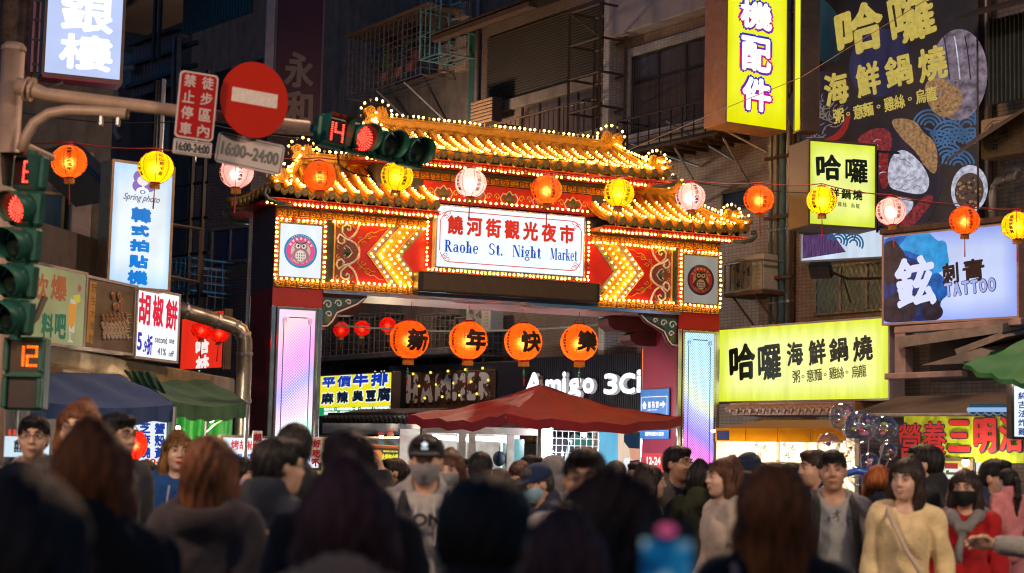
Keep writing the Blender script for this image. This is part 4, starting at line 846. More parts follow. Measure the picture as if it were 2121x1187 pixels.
# -- photo booth sign
b, t = lightbox('photo_booth_sign', 'tall white backlit korean photo booth sign with blue characters', (237, 335), (358, 345), (228, 590), 19.3, 19.75, emi('photo_face', (.50, .72, 1), 1.02, .10, (.8, 1, .5), hot=(.84, .93, 1)), depth=.3, case=pri('sign_casing_tan', (.40, .27, .15), .45, .4))
lettering(t, emi('photo_blue', (.01, .24, .78), .85, .1), lambda m: [b.text(m, c, x0, y0, x1, y1, bold=2.0) for c, x0, y0, x1, y1 in (('韓', 271, 430, 313, 462), ('式', 271, 466, 309, 490), ('拍', 268, 496, 309, 522), ('貼', 266, 528, 307, 556), ('機', 263, 560, 306, 590))])
lettering(t, emi('photo_grey', (.28, .28, .36), .6, 0), lambda m: b.text(m, 'Spring photo', 256, 403, 331, 421, shear=.35, bold=.3))
m = MB(); lil, skin_, wht_ = emi('girl_lilac', (.36, .22, .62), .8, .1), emi('girl_skin', (1, .86, .80), .95, 0), emi('girl_white', (1, 1, 1), 1.0, 0)
def dsk(m, px, py, rx, ry, y, mi, n=24, a0=0, a1=360):
    c = b.loc(px, py); w, h = b.size(px - rx, py - ry, px + rx, py + ry)
    m.prism([(c[0] + w / 2 * math.cos(R_(a0 + (a1 - a0) * i / n)), c[1] + h / 2 * math.sin(R_(a0 + (a1 - a0) * i / n))) for i in range(n)], y, y + .001, mi)
dsk(m, 295, 368, 19, 16, -.003, 0); dsk(m, 284, 385, 10, 12, -.003, 0); dsk(m, 310, 386, 11, 12, -.0032, 0); dsk(m, 296, 375, 12, 10, -.0045, 1); dsk(m, 296, 364, 14, 6, -.006, 0, 24, 10, 170); dsk(m, 295, 396, 13, 8, -.0055, 2); dsk(m, 295, 398, 6, 4.5, -.007, 3); dsk(m, 295, 398, 3, 3, -.0085, 2)
m.build('girl_picture', [lil, skin_, wht_, emi('girl_blue', (.05, .3, .75), .8, 0)], t)
MB().tube([(b.w + .02, .1, b.h * .55), (b.w + .5, .2, b.h * .55), (b.w + .5, .2, b.h * .1), (b.w + .02, .1, b.h * .12)], .025, 4).build('mount_frame', rusty, t)
# -- drink bar, skewer photo, pepper bun
b, t = lightbox('drink_bar_sign', 'dim cream drink bar sign with orange cocktail glass', (40, 540), (178, 572), (32, 700), 16.9, 18.2, emi('drink_face', (.52, .50, .24), .52, .2, (.7, 1, .7), 1.5), case=pale_case)
lettering(t, emi('drink_orange', (.55, .15, .06), .5, .1), lambda m: [b.text(m, c, x0, y0, x1, y1, bold=1.0) for c, x0, y0, x1, y1 in (('飲', 62, 565, 100, 622), ('爆', 104, 570, 138, 624))])
lettering(t, emi('drink_green', (.05, .22, .12), .5, .1), lambda m: [b.text(m, c, x0, y0, x1, y1, bold=1.2) for c, x0, y0, x1, y1 in (('料', 84, 648, 110, 700), ('吧', 112, 650, 136, 702))])
m = MB(); L = lambda *p: [b.loc(*q) for q in p]
m.prism(L((146, 618), (157, 622), (153, 690), (142, 686)), -.004, -.002, 0); m.prism(L((142, 628), (158, 631), (153, 672), (146, 682), (141, 670)), -.006, -.0045, 1); m.prism(L((138, 708), (150, 710), (149, 706), (145, 703), (145, 688), (143, 688), (143, 703)), -.006, -.0045, 0)
m.prism(L((150, 612), (164, 610), (166, 624), (156, 630)), -.0078, -.0065, 2); m.prism(L((162, 588), (168, 596), (164, 606), (160, 600)), -.0078, -.0065, 3)
m.build('cocktail_picture', [emi('drink_pale', (.75, .70, .5), .6, 0), emi('drink_juice', (.85, .33, .05), .7, .1), emi('drink_lemon', (.8, .6, .08), .6, 0), emi('drink_pink', (.6, .1, .2), .5, 0)], t)
b, t = lightbox('skewer_photo_sign', 'brown unlit photo board of grilled skewers between two shop signs', (181, 575), (279, 594), (172, 718), 18.3, 19.35, pri('photo_brown', (.10, .07, .05), .4, 0, .5, 5), case=pale_case)
m = MB(); x0 = b.loc(186, 580); m.prism([b.loc(186, 582), b.loc(200, 585), b.loc(192, 712), b.loc(178, 708)], -.003, -.001, 0)
rnd = random.Random(3)
for i in range(9):
    c0 = b.loc(206 + rnd.uniform(0, 6), 655 + 5.5 * i); c1 = b.loc(262 + rnd.uniform(-6, 6), 650 + 6 * i); m.tube([(c0[0], -.006, c0[1]), (c1[0] + .08, -.006, c1[1])], .006, 4, 3)
    for k in range(7): tt = (k + .5) / 7; m.ball((c0[0] + (c1[0] - c0[0]) * tt, -.012, c0[1] + (c1[1] - c0[1]) * tt), (.035, .012, .028), 8, 5, 1 if i > 2 else 2)
for i in range(8): c0 = b.loc(222 + rnd.uniform(0, 34), 612 + rnd.uniform(0, 30)); m.ball((c0[0], -.012, c0[1]), (.045, .012, .05), 8, 5, 2)
m.build('skewer_picture', [pri('photo_orange', (.45, .24, .05), .4), pri('photo_tan', (.34, .26, .17), .4), pri('photo_red', (.20, .08, .03), .4), pri('photo_stick', (.45, .36, .25), .5)], t)
lettering(t, pri('photo_dark', (.10, .06, .03), .5), lambda m: [b.text(m, c, 189 - 1.6 * i, 588 + 26 * i, 200 - 1.6 * i, 606 + 26 * i, y=-.0045) for i, c in enumerate('野生大海鮮')])
b, t = lightbox('pepper_bun_sign', 'white backlit pepper bun sign with red characters and discount line', (286, 597), (371, 614), (279, 737), 19.4, 20.35, emi('bun_face', (.90, .95, 1), 1.08, .05), case=pale_case)
lettering(t, emi('bun_red', (.85, .015, .06), .85, .05), lambda m: [b.text(m, c, x0, y0, x1, y1, bold=1.1) for c, x0, y0, x1, y1 in (('胡', 286, 606, 311, 674), ('椒', 315, 612, 338, 678), ('餅', 342, 620, 367, 684))])
lettering(t, emi('bun_blue', (.05, .03, .55), .8, .05), lambda m: [b.text(m, '5', 283, 688, 293, 726, bold=.8), b.text(m, '.9', 295, 706, 303, 730, bold=.6), b.text(m, '折', 303, 694, 315, 736, bold=.7)])
lettering(t, emi('bun_ink', (.05, .05, .10), .5, 0), lambda m: [b.text(m, 'second', 320, 697, 345, 711, bold=.15), b.text(m, 'one', 349, 703, 360, 712, bold=.15), b.text(m, '41%', 325, 721, 343, 736, bold=.15), b.text(m, 'off', 348, 727, 359, 739, bold=.15)])
# shared sill under the row of shop signs
sill = thing('shop_canopy_edge', 'long rusted tin canopy edge under the row of shop signs', 'canopy', FL.M)
p0, p1 = P(20, 722, 17.1), P(480, 800, 22.2); d_ = (p1 - p0); L_ = d_.length; Mx = Matrix.Translation(p0) @ d_.to_track_quat('X', 'Z').to_matrix().to_4x4(); sill.matrix_world = Mx
MB().bbox(0, L_, -.05, 1.6, -.16, .10, .02).build('fascia', pri('canopy_tan', (.27, .20, .12), .6, .2, .35, 5, .3, 30, stain=.6), sill); MB().box(0, L_, -.09, -.052, -.20, -.13).build('gutter', pri('canopy_rust', (.20, .13, .07), .7, .2, .4), sill)
# building behind that row
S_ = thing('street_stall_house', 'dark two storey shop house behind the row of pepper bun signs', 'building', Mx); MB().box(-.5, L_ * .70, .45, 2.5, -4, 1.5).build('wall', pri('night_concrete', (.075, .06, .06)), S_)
# -- red hanging banner
b, t = lightbox('red_restaurant_sign', 'red backlit restaurant sign with white brush characters behind the duct', (378, 652), (465, 640), (378, 765), 24.5, 23.6, emi('halin_red', (.92, .03, .012), .85, .1), depth=.12)
lettering(t, emi('halin_white', (1, .9, .85), .9, 0), lambda m: [b.text(m, '哈', 406, 702, 434, 734, bold=1.2, rot=.1), b.text(m, '林', 406, 736, 434, 768, bold=1.2, rot=.1)])
# -- purple hanging board 永和
b, t = lightbox('tall_maroon_sign', 'tall maroon unlit sign board with beige characters and white side frame', (578, -60), (672, -60), (568, 258), 30, 30.2, pri('maroon_face', (.085, .012, .028), .5, 0, .1, 3), depth=.35, case=pri('maroon_case', (.20, .16, .17), .5))
lettering(t, pri('beige_letter', (.34, .24, .18), .6), lambda m: [b.text(m, '永', 589, 108, 650, 182, bold=2.4), b.text(m, '和', 591, 188, 648, 262, bold=2.4)])
MB().bbox(-.20, -.035, -.01, .2, -.1, b.h + .2, .01).build('side_frame', pri('frame_white', (.45, .40, .44), .5), t); MB().bbox(-.2, b.w + .03, -.02, .3, -.16, -.035, .01).build('rusty_sill', pri('sill_rust', (.35, .22, .14), .7, 0, .6, 12, .3), t)
MB().box(-.1, b.w, .02, .3, -1.4, -.2).build('lower_board', pri('maroon_dim', (.05, .02, .03), .6), t)
# -- phone parts sign (tall yellow)
b, t = lightbox('phone_parts_sign', 'tall yellow backlit phone accessories sign with outlined white characters', (1508, -80), (1630, -62), (1506, 252), 26.6, 27.2, emi('phone_yellow', (.82, .78, .0), 1.0, .06, (1, 1, .4), hot=(.9, .92, .03)), depth=.55, case=pri('parts_case', (.42, .24, .17), .5))
def grad(n, l, tc):
    sx = n.new('ShaderNodeSeparateXYZ'); l.new(tc.outputs['Generated'], sx.inputs[0]); cr = n.new('ShaderNodeValToRGB'); l.new(sx.outputs[2], cr.inputs[0]); cr.color_ramp.elements[0].color = (.12, .03, .5, 1); cr.color_ramp.elements[1].color = (.01, .04, .6, 1)
    e = cr.color_ramp.elements.new(.32); e.color = (.75, .02, .12, 1); e = cr.color_ramp.elements.new(.5); e.color = (.72, .01, .4, 1); e = cr.color_ramp.elements.new(.66); e.color = (.25, .02, .5, 1)
    em = n.new('ShaderNodeEmission'); l.new(cr.outputs[0], em.inputs[0]); em.inputs[1].default_value = .42; return em.outputs[0]
pc = (('機', 1532, 2, 1600, 62), ('配', 1534, 76, 1598, 150), ('件', 1536, 160, 1598, 232), ('手', 1532, -80, 1600, -8))
lettering(t, shade('outline_gradient', grad), lambda m: [b.text(m, c, x0 - 4, y0 - 4, x1 + 4, y1 + 4, bold=6.2, y=-.003) for c, x0, y0, x1, y1 in pc], 'outline')
lettering(t, white_l, lambda m: [b.text(m, c, x0 + 1, y0 + 1, x1 - 1, y1 - 1, bold=2.4, y=-.009) for c, x0, y0, x1, y1 in pc])
m = MB()
for k in range(4): m.box(-.034, -.031, .2, .3, b.h * .35 + .04 * k, b.h * .35 + .04 * k + .012)
m.build('vent_slots', pri('vent_white', (.5, .45, .4)), t)
tb, tt = lightbox('yellow_edge_sign', 'narrow yellow backlit sign edge behind the phone accessories sign', (1648, -60), (1660, -60), (1648, 272), 25.6, 25.4, emi('phone_yellow', (.84, .82, 0)), depth=.3)
# -- big billboard
b, t = lightbox('noodle_billboard', 'huge dark seafood noodle billboard with gold brush characters and food photos', (1662, -120), (2022, -170), (1662, 480), 26.2, 24.4, pri('poster_dark', (.05, .045, .052), .35, 0, .5, 1.2), depth=.2, case=pri('sign_casing_dark', (.05, .04, .04), .5), cat='billboard')
BB = b
gl = pri('poster_gold', (.60, .46, .09), .4, 0, .12, 10); goldink = emi('poster_gold_glow', (.66, .50, .10), .78, .12, (3, 1, 3), 4)  # gold print glows in place of spotlights shining on the vinyl
lettering(t, goldink, lambda m: [b.text(m, '哈', 1732, 8, 1830, 112, bold=4.0, rot=.12, wob=.01, y=-.016), b.text(m, '囉', 1842, -18, 1935, 88, bold=3.0, rot=.16, wob=.01, y=-.016)] + [b.text(m, c, x0, y0, x1, y1, bold=2.0, rot=.12, y=-.016) for c, x0, y0, x1, y1 in (('海', 1708, 150, 1758, 218), ('鮮', 1774, 130, 1824, 200), ('鍋', 1834, 114, 1890, 180), ('燒', 1902, 96, 1962, 168))] + [b.text(m, c, x - 11, y - 15, x + 11, y + 15, bold=.6, rot=.12, y=-.016) for c, x, y in (('粥', 1738, 240), ('意', 1779, 232), ('麵', 1799, 227), ('雞', 1843, 216), ('絲', 1864, 211), ('烏', 1908, 200), ('龍', 1930, 195))] + [b.text(m, '。', x - 4, y - 4, x + 4, y + 4, bold=.3) for x, y in ((1757, 236), (1820, 221), (1885, 205))])
def soft(pts, n=2):
    for _ in range(n): pts = [q for i in range(len(pts)) for q in ((pts[i][0] * .75 + pts[(i + 1) % len(pts)][0] * .25, pts[i][1] * .75 + pts[(i + 1) % len(pts)][1] * .25), (pts[i][0] * .25 + pts[(i + 1) % len(pts)][0] * .75, pts[i][1] * .25 + pts[(i + 1) % len(pts)][1] * .75))]
    return [b.loc(*q) for q in pts]
def pdisc(m, px, py, rx, ry, y, mi, n=36, rot=0):
    c = b.loc(px, py); w, h = b.size(px - rx, py - ry, px + rx, py + ry); m.prism([(c[0] + w / 2 * math.cos(a) * math.cos(rot) - h / 2 * math.sin(a) * math.sin(rot), c[1] + w / 2 * math.cos(a) * math.sin(rot) + h / 2 * math.sin(a) * math.cos(rot)) for a in [2 * math.pi * i / n for i in range(n)]], y, y + .001, mi)
pm = [emi('poster_bowl', (.10, .06, .08), .3, .2), emi('poster_noodle', (.40, .30, .26), .45, .3, (9, 1, 2), 4), emi('poster_bun', (.33, .25, .31), .55, .45, (3, 1, 3), 3), emi('poster_crust', (.62, .33, .14), .5, .35, (4, 1, 4), 5), emi('poster_shrimp', (.42, .05, .05), .5, .4, (5, 1, 5), 4), emi('poster_milk', (.66, .66, .80), .75, .35, (4, 1, 4), 3), emi('poster_wave', (.10, .22, .45), .5, .2), emi('poster_meat', (.22, .12, .08), .4, .5, (20, 1, 20), 6), emi('poster_violet', (.055, .04, .10), .5, .3), emi('poster_teal', (.02, .045, .06), .5, .4), emi('poster_red', (.5, .04, .03), .5, .1)]  # food print colours emit too, standing in for light on the billboard
m = MB()
pdisc(m, 1822, 130, 64, 70, -.0015, 8); pdisc(m, 1700, 60, 40, 80, -.0012, 9, rot=.5)
pdisc(m, 1697, 222, 66, 74, -.0025, 0); 
rnd = random.Random(9)
for i in range(70):
    a = rnd.uniform(0, 6.28); q = rnd.uniform(.1, .95); px, py = 1697 + 58 * q * math.cos(a), 222 + 66 * q * math.sin(a); pts = []
    if px < 1664: continue
    d0 = rnd.uniform(0, 3.1); rr = rnd.uniform(8, 22)
    for k in range(6): pts.append(b.loc(max(1665, px + rr * math.cos(d0 + k * .35)), min(285, py + rr * math.sin(d0 + k * .35))))
    m.strip(pts, .016, -.004 - .0002 * i / 4, 1)
for i in range(60):
    a = rnd.uniform(0, 6.28); q = rnd.uniform(.0, .85); px, py = 1822 + 56 * q * math.cos(a), 120 + 60 * q * math.sin(a); d0 = rnd.uniform(0, 3.1); rr = rnd.uniform(8, 20)
    m.strip([b.loc(px + rr * math.cos(d0 + k * .4), py + rr * math.sin(d0 + k * .4)) for k in range(6)], .010, -.003 - .0002 * i / 4, 8)
# wave pattern
for i, (px, py) in enumerate(((1925, 262), (1965, 285), (2003, 262), (1985, 300), (1945, 305), (1912, 300), (2012, 300), (1962, 330), (1985, 345))):
    for k in range(4):
        rr = 34 - 8 * k; m.strip([b.loc(min(2020, px + rr * math.cos(a)), py - rr * math.sin(a)) for a in [R_(10 + 160 * j / 12) for j in range(13)]], .032, -.002 - .0005 * i - .0001 * k, 6)
# omelette crepe, shrimp bowl, meat bowl
pdisc(m, 1985, 155, 60, 95, -.0085, 2, rot=.05); m.prism(soft(((1912, 175), (1940, 158), (1975, 175), (1998, 195), (1985, 232), (1955, 248), (1925, 225))), -.010, -.009, 3)
pdisc(m, 1868, 370, 82, 122, -.0075, 0); m.prism(soft(((1772, 292), (1800, 268), (1838, 264), (1852, 290), (1838, 330), (1845, 380), (1826, 398), (1818, 330), (1790, 300))), -.012, -.010, 4)
m.prism(soft(((1842, 250), (1868, 244), (1900, 252), (1912, 275), (1935, 290), (1944, 320), (1940, 365), (1920, 350), (1895, 310), (1870, 290))), -.0125, -.0105, 3)
m.prism(soft(((1842, 330), (1865, 308), (1890, 318), (1918, 350), (1928, 380), (1915, 405), (1870, 398), (1838, 388))), -.014, -.0128, 5)
m.prism(soft(((1858, 470), (1900, 420), (1925, 400), (1938, 412), (1905, 455), (1880, 478))), -.0135, -.0125, 4); m.prism(soft(((1830, 420), (1868, 405), (1900, 418), (1870, 460), (1840, 475))), -.0132, -.0122, 5)
pdisc(m, 2008, 392, 38, 50, -.0065, 5); pdisc(m, 2008, 396, 30, 38, -.008, 7)
m.prism(soft(((1700, 292), (1738, 275), (1755, 235), (1765, 235), (1750, 285), (1712, 296))), -.0045, -.003, 10)
rnd = random.Random(5)
for k in range(16):   # shrimp bands, milk folds and crust specks
    px, py = 1800 + rnd.uniform(0, 32), 285 + rnd.uniform(0, 90); m.strip([b.loc(px + 10 * math.cos(a), py + 7 * math.sin(a)) for a in [R_(200 + 20 * i) for i in range(6)]], .012, -.0135, 5 if k % 3 == 0 else 10)
for k in range(9): px, py = 1850 + rnd.uniform(0, 60), 322 + rnd.uniform(0, 70); m.strip([b.loc(px + 16 * t, py + 5 * math.sin(t * 3 + k)) for t in (0, .25, .5, .75, 1)], .010, -.0148, 2)
for k in range(40): px, py = 1925 + rnd.uniform(0, 60), 170 + rnd.uniform(0, 62); pdisc(m, px, py, rnd.uniform(1, 3.5), rnd.uniform(1, 3), -.0105 - .0001 * k / 4, rnd.choice((2, 7, 3)), 8)
for k in range(50): a, q = rnd.uniform(0, 6.3), rnd.uniform(0, 1) ** .5; pdisc(m, 2006 + 26 * q * math.cos(a), 396 + 33 * q * math.sin(a), rnd.uniform(2, 5), rnd.uniform(2, 4), -.0085 - .0001 * k / 4, rnd.choice((7, 3, 0)), 7)
for k in range(3): m.strip([b.loc(1955 + 22 * k + 8 * t, 75 + 30 * t + 20 * t * t) for t in (0, .5, 1, 1.5)], .02, -.0092, 5 if k == 1 else 8)
m.build('food_picture', pm, t)
# -- small square box sign
b, t = lightbox('square_noodle_sign', 'small square yellow green backlit noodle shop sign projecting below the billboard', (1678, 292), (1812, 304), (1677, 463), 24.3, 24.6, emi('lime_face', (.68, .80, .04), 1.0, .08, (.8, 1, .8), hot=(.9, .96, .28)), depth=.62, case=pri('box_case', (.10, .06, .045), .5))
lime_ink = pri('green_black_ink', (.010, .022, .014), .5)
lettering(t, lime_ink, lambda m: [b.text(m, '哈', 1690, 320, 1742, 374, bold=2.0, rot=.05, wob=.004), b.text(m, '囉', 1750, 330, 1797, 380, bold=1.4, wob=.004)] + [b.text(m, c, x - 10, y - 11, x + 10, y + 11, bold=.7) for c, x, y in (('海', 1705, 396), ('鮮', 1728, 400), ('鍋', 1752, 402), ('燒', 1776, 404))] + [b.text(m, c, x - 4, y - 5, x + 4, y + 5, bold=.1) for c, x, y in (('粥', 1700, 418), ('意', 1714, 420), ('麵', 1724, 421), ('雞', 1739, 423), ('絲', 1749, 424), ('烏', 1766, 426), ('龍', 1776, 427))])
m = MB()
for x in (b.w + .1, b.w + .55, b.w + .75): m.tube([(x, .1, -.05), (x, .1, b.h - .05)], .022, 4)
for z in (0.0, b.h * .38, b.h - .05): m.tube([(b.w, .1, z), (b.w + .75, .1, z)], .018, 4); m.tube([(b.w + .75, .1, z), (b.w + .6, .8, z)], .018, 4)
m.tube([(b.w + .8, .1, b.h - .1), (b.w + 1.15, .0, -.15)], .022, 4); m.build('mount_frame', pri('frame_black', (.02, .016, .016), .5), t)
# -- lower strip with photos
b, t = lightbox('photo_strip_sign', 'low backlit photo strip with purple wood and wave pattern under the square sign', (1661, 473), (1832, 478), (1661, 540), 26.0, 25.2, emi('strip_white', (.72, .84, 1), .85, .15), depth=.3, case=steel)
m = MB(); m.prism([b.loc(*q) for q in ((1662, 474), (1718, 474), (1752, 522), (1662, 536))], -.003, -.001, 0)
for i, (px, py) in enumerate(((1735, 500), (1752, 486), (1768, 505))):
    for k in range(3): m.strip([b.loc(px + (20 - 6 * k) * math.cos(a), py - (20 - 6 * k) * math.sin(a)) for a in [R_(-30 + 200 * j / 12) for j in range(13)]], .028, -.004 - .0004 * i, 1)
m.build('strip_picture', [emi('strip_wood', (.16, .07, .22), .6, .4, (9, 1, 1.2), 5), emi('strip_blue', (.02, .18, .38), .6, .1)], t)
# -- long yellow sign
b, t = lightbox('long_noodle_sign', 'long yellow green backlit noodle shop sign beside the gate pillar', (1490, 684), (1841, 648), (1489, 832), 27.5, 24.4, emi('yellow_green_face', (.70, .80, .03), 1.06, .09, (2.2, 1, .25), hot=(.93, .98, .34)), depth=.3, case=pri('sign_casing_mauve', (.30, .25, .28), .5, .3))
lettering(t, lime_ink, lambda m: [b.text(m, '哈', 1511, 712, 1565, 788, bold=2.2, rot=.06, wob=.006), b.text(m, '囉', 1570, 714, 1618, 788, bold=1.6, rot=.05, wob=.006)] + [b.text(m, c, x0, y0, x1, y1, bold=1.3, rot=.07, wob=.003) for c, x0, y0, x1, y1 in (('海', 1630, 708, 1664, 758), ('鮮', 1675, 703, 1711, 756), ('鍋', 1718, 699, 1757, 750), ('燒', 1767, 695, 1808, 748))])
lettering(t, pri('olive_ink', (.10, .12, .015), .5), lambda m: [b.text(m, c, x - 8, y - 13, x + 8, y + 13, bold=.3, rot=.07) for c, x, y in (('粥', 1650, 780), ('意', 1679, 778), ('麵', 1695, 776), ('雞', 1726, 773), ('絲', 1741, 772), ('烏', 1772, 770), ('龍', 1787, 768))] + [b.text(m, '。', x - 3, y - 3, x + 3, y + 3, bold=.2) for x, y in ((1664, 780), (1710, 776), (1755, 771))])
# -- tattoo sign
b, t = lightbox('tattoo_sign', 'pale blue backlit tattoo shop sign with blue ink cloud', (1831, 492), (2106, 460), (1831, 670), 24.4, 22.7, emi('tattoo_face', (.34, .44, .98), .95, .08, (.8, 1, .8), 1.5, hot=(.60, .68, 1)), depth=.28, case=pri('sign_casing_salmon', (.42, .26, .20), .5))
m = MB(); rnd = random.Random(12)
def blot(px, py, rx, ry, y, mi, n=40, jag=.16):
    c = b.loc(px, py); w, h = b.size(px - rx, py - ry, px + rx, py + ry); ph = [rnd.uniform(0, 6.3) for _ in range(5)]
    pts = []
    for i in range(n):
        a = 2 * math.pi * i / n; k = 1 + jag * sum(math.sin((j + 2) * a * 1.0 + ph[j]) / (1 + .4 * j) for j in range(5)) * .55
        pts.append((min(b.w - .01, max(.004, c[0] + w / 2 * k * math.cos(a))), min(b.h - .004, max(.004, c[1] + h / 2 * k * math.sin(a)))))
    m.prism(pts, y, y + .001, mi)
blot(1880, 560, 62, 88, -.002, 1); blot(1935, 530, 28, 42, -.0028, 2); blot(1905, 505, 40, 22, -.003, 2); blot(1868, 600, 48, 70, -.0036, 0); blot(1848, 545, 26, 48, -.0044, 3, jag=.1); blot(1905, 640, 42, 30, -.0046, 0); blot(1940, 600, 22, 34, -.0032, 1); blot(1862, 640, 40, 34, -.005, 3, jag=.1); blot(1930, 640, 20, 28, -.0052, 3)
m.build('ink_cloud', [emi('ink_navy', (.012, .05, .28), .6, .5, (2, 1, 2), 4), emi('ink_blue', (.01, .16, .62), .75, .3, (2, 1, 2), 4), emi('ink_cyan', (.03, .36, .82), .85, .2, (2, 1, 2), 4), emi('ink_dusk', (.045, .035, .07), .5, .4, (2, 1, 2), 4)], t)
lettering(t, emi('tattoo_pale', (.72, .76, 1), .95, 0), lambda m: b.text(m, '鉉', 1855, 530, 1938, 636, bold=3.4, y=-.009, rot=.08, wob=.006))
lettering(t, pri('tattoo_brown', (.03, .012, .016), .5), lambda m: [b.text(m, '刺', 1952, 544, 1986, 590, bold=1.5, rot=.06, wob=.003), b.text(m, '青', 1994, 536, 2040, 584, bold=1.5, rot=.06, wob=.003)] + [b.text(m, c, 1956 + 18 * i, 585 - 2.2 * i, 1974 + 18 * i, 616 - 2.2 * i, bold=2.2, y=-.004, rot=.09) for i, c in enumerate('TATTOO')])
lettering(t, emi('tattoo_letter_fill', (.42, .5, .98), .85, 0), lambda m: [b.text(m, c, 1957.5 + 18 * i, 586.5 - 2.2 * i, 1972.5 + 18 * i, 614.5 - 2.2 * i, bold=1.0, y=-.0095, rot=.09) for i, c in enumerate('TATTOO')])
MB().bbox(-.05, b.w + .1, -.05, .5, b.h + .04, b.h + .12, .01).build('top_ledge', rusty, t)
# -- signs in the street beyond the gate
b, t = lightbox('steak_tofu_sign', 'yellow and green backlit steak and stinky tofu sign beyond the gate', (640, 781), (812, 766), (640, 862), 37.5, 34.4, emi('steak_yellow', (.90, .80, .015), .95, .05), depth=.2)
MB().box(0, b.w, -.003, -.0005, 0, b.h * .21).build('green_band', emi('steak_green', (.01, .42, .12), .75, .05), t)
lettering(t, emi('steak_outline', (.95, 1, 1), .95, 0), lambda m: [b.text(m, c, x0, y0, x1, y1, bold=2.6, y=-.004) for c, x0, y0, x1, y1 in (('平', 666, 780, 696, 806), ('價', 698, 776, 730, 804), ('牛', 730, 772, 766, 804), ('排', 768, 768, 806, 802), ('麻', 664, 811, 694, 840), ('辣', 696, 808, 724, 838), ('臭', 728, 806, 756, 834), ('豆', 756, 806, 782, 834), ('腐', 780, 800, 812, 834))], 'outline')
lettering(t, emi('steak_blue', (.01, .05, .50), .8, 0), lambda m: [b.text(m, c, x0, y0, x1, y1, bold=1.1, y=-.009, shear=.1) for c, x0, y0, x1, y1 in (('平', 668, 781, 695, 804), ('價', 699, 778, 728, 802), ('牛', 731, 774, 764, 802), ('排', 769, 770, 804, 800))])
lettering(t, emi('steak_ink', (.01, .02, .05), .5, 0), lambda m: [b.text(m, c, x0, y0, x1, y1, bold=1.1, y=-.009) for c, x0, y0, x1, y1 in (('麻', 666, 813, 692, 838), ('辣', 698, 810, 722, 836), ('臭', 730, 808, 754, 832), ('豆', 758, 808, 780, 832), ('腐', 782, 802, 810, 832))])
lettering(t, white_l, lambda m: [b.text(m, '地方小吃・中時晚報好吃一家・環球電視「生活達群報」', 669, 843, 806, 850, bold=.3, y=-.004), b.text(m, '旅遊誌口碑・背包誌選・衛視中文台「旅行應援團」等', 669, 851, 808, 858, bold=.3, y=-.004)])
# dark shop front with metal letters
b = Board((818, 757), (1100, 737), (818, 866), 36.5, 33.2); t = thing('hammer_shop_front', 'dark shop front with large rusted white letters and small yellow bulbs', 'shop front', b.M)
MB().bbox(-.25, b.w + .05, 0, .5, -.5, b.h, .02).build('fascia', pri('fascia_navy', (.018, .019, .03), .5, 0, .2, 3), t)
MB().bbox(b.loc(848, 790)[0], b.loc(1030, 770)[0], -.06, -.001, b.loc(940, 848)[1], b.loc(940, 768)[1], .02).build('backing_plate', pri('plate_rust', (.085, .035, .02), .75, .2, .5, 6, .3), t)
def peel(n, l, tc):
    nz = n.new('ShaderNodeTexNoise'); nz.inputs['Scale'].default_value = 5; nz.inputs['Detail'].default_value = 5; l.new(tc.outputs['Object'], nz.inputs['Vector']); cr = n.new('ShaderNodeValToRGB'); cr.color_ramp.interpolation = 'CONSTANT'; l.new(nz.outputs[0], cr.inputs[0])
    cr.color_ramp.elements[0].color = (.62, .60, .62, 1); cr.color_ramp.elements[1].position = .56; cr.color_ramp.elements[1].color = (.10, .04, .025, 1); p = n.new('ShaderNodeBsdfPrincipled'); l.new(cr.outputs[0], p.inputs['Base Color']); p.inputs['Roughness'].default_value = .7; return p.outputs[0]
lettering(t, shade('peeling_white', peel), lambda m: [b.text(m, c, 848 + w0, 776 - i * 1.0, 848 + w1, 836 - i * 1.6, bold=3.2, y=-.085) for i, (c, w0, w1) in enumerate((('H', 0, 24), ('A', 30, 56), ('M', 60, 92), ('M', 96, 122), ('E', 126, 146), ('R', 150, 178)))])
m = MB()
for k in range(14): c = b.loc(862 + 12 * k, 775 + 26 * (k % 3) - k); m.ball((c[0], -.08, c[1]), .028, 8, 6)
tag(m.build('small_bulbs', emi('yellow_bulb', (1, .72, .08), 1.6, 0), t), kind='stuff')
b = Board((1096, 742), (1352, 716), (1096, 870), 32.6, 29.9); t = thing('phone_shop_front', 'dark ribbed shop front with glowing white block letters', 'shop front', b.M)
m = MB(); n = 60
for k in range(n): m.box(b.w * k / n, b.w * (k + .6) / n, -.03, .0, -.4, b.h)
MB().box(-.02, b.w + .02, .001, .4, -.4, b.h).build('fascia', pri('fascia_black', (.012, .013, .02), .45), t); tag(m.build('ribs', pri('rib_dark', (.03, .03, .045), .4, .3), t), kind='stuff')
for c, x0, y0, x1, y1 in (('A', 1099, 772, 1140, 820), ('m', 1143, 786, 1176, 819), ('i', 1178, 770, 1186, 818), ('g', 1190, 784, 1217, 828), ('o', 1220, 783, 1244, 816), ('3', 1264, 774, 1293, 818), ('C', 1296, 773, 1329, 817), ('i', 1332, 766, 1345, 814)):
    lo = MB(); b.text(lo, c, x0, y0, x1, y1, bold=1.7, y=-.16)
    o = lo.build('letter', emi('amigo_white', (.93, .97, 1), 1.35, 0), t)
    sd = MB(); b.text(sd, c, x0 + 2, y0 + 1, x1 + 2, y1 + 1, bold=2.0, y=-.10); sd.build('letter_side', pri('letter_side_grey', (.35, .34, .36), .4), o)
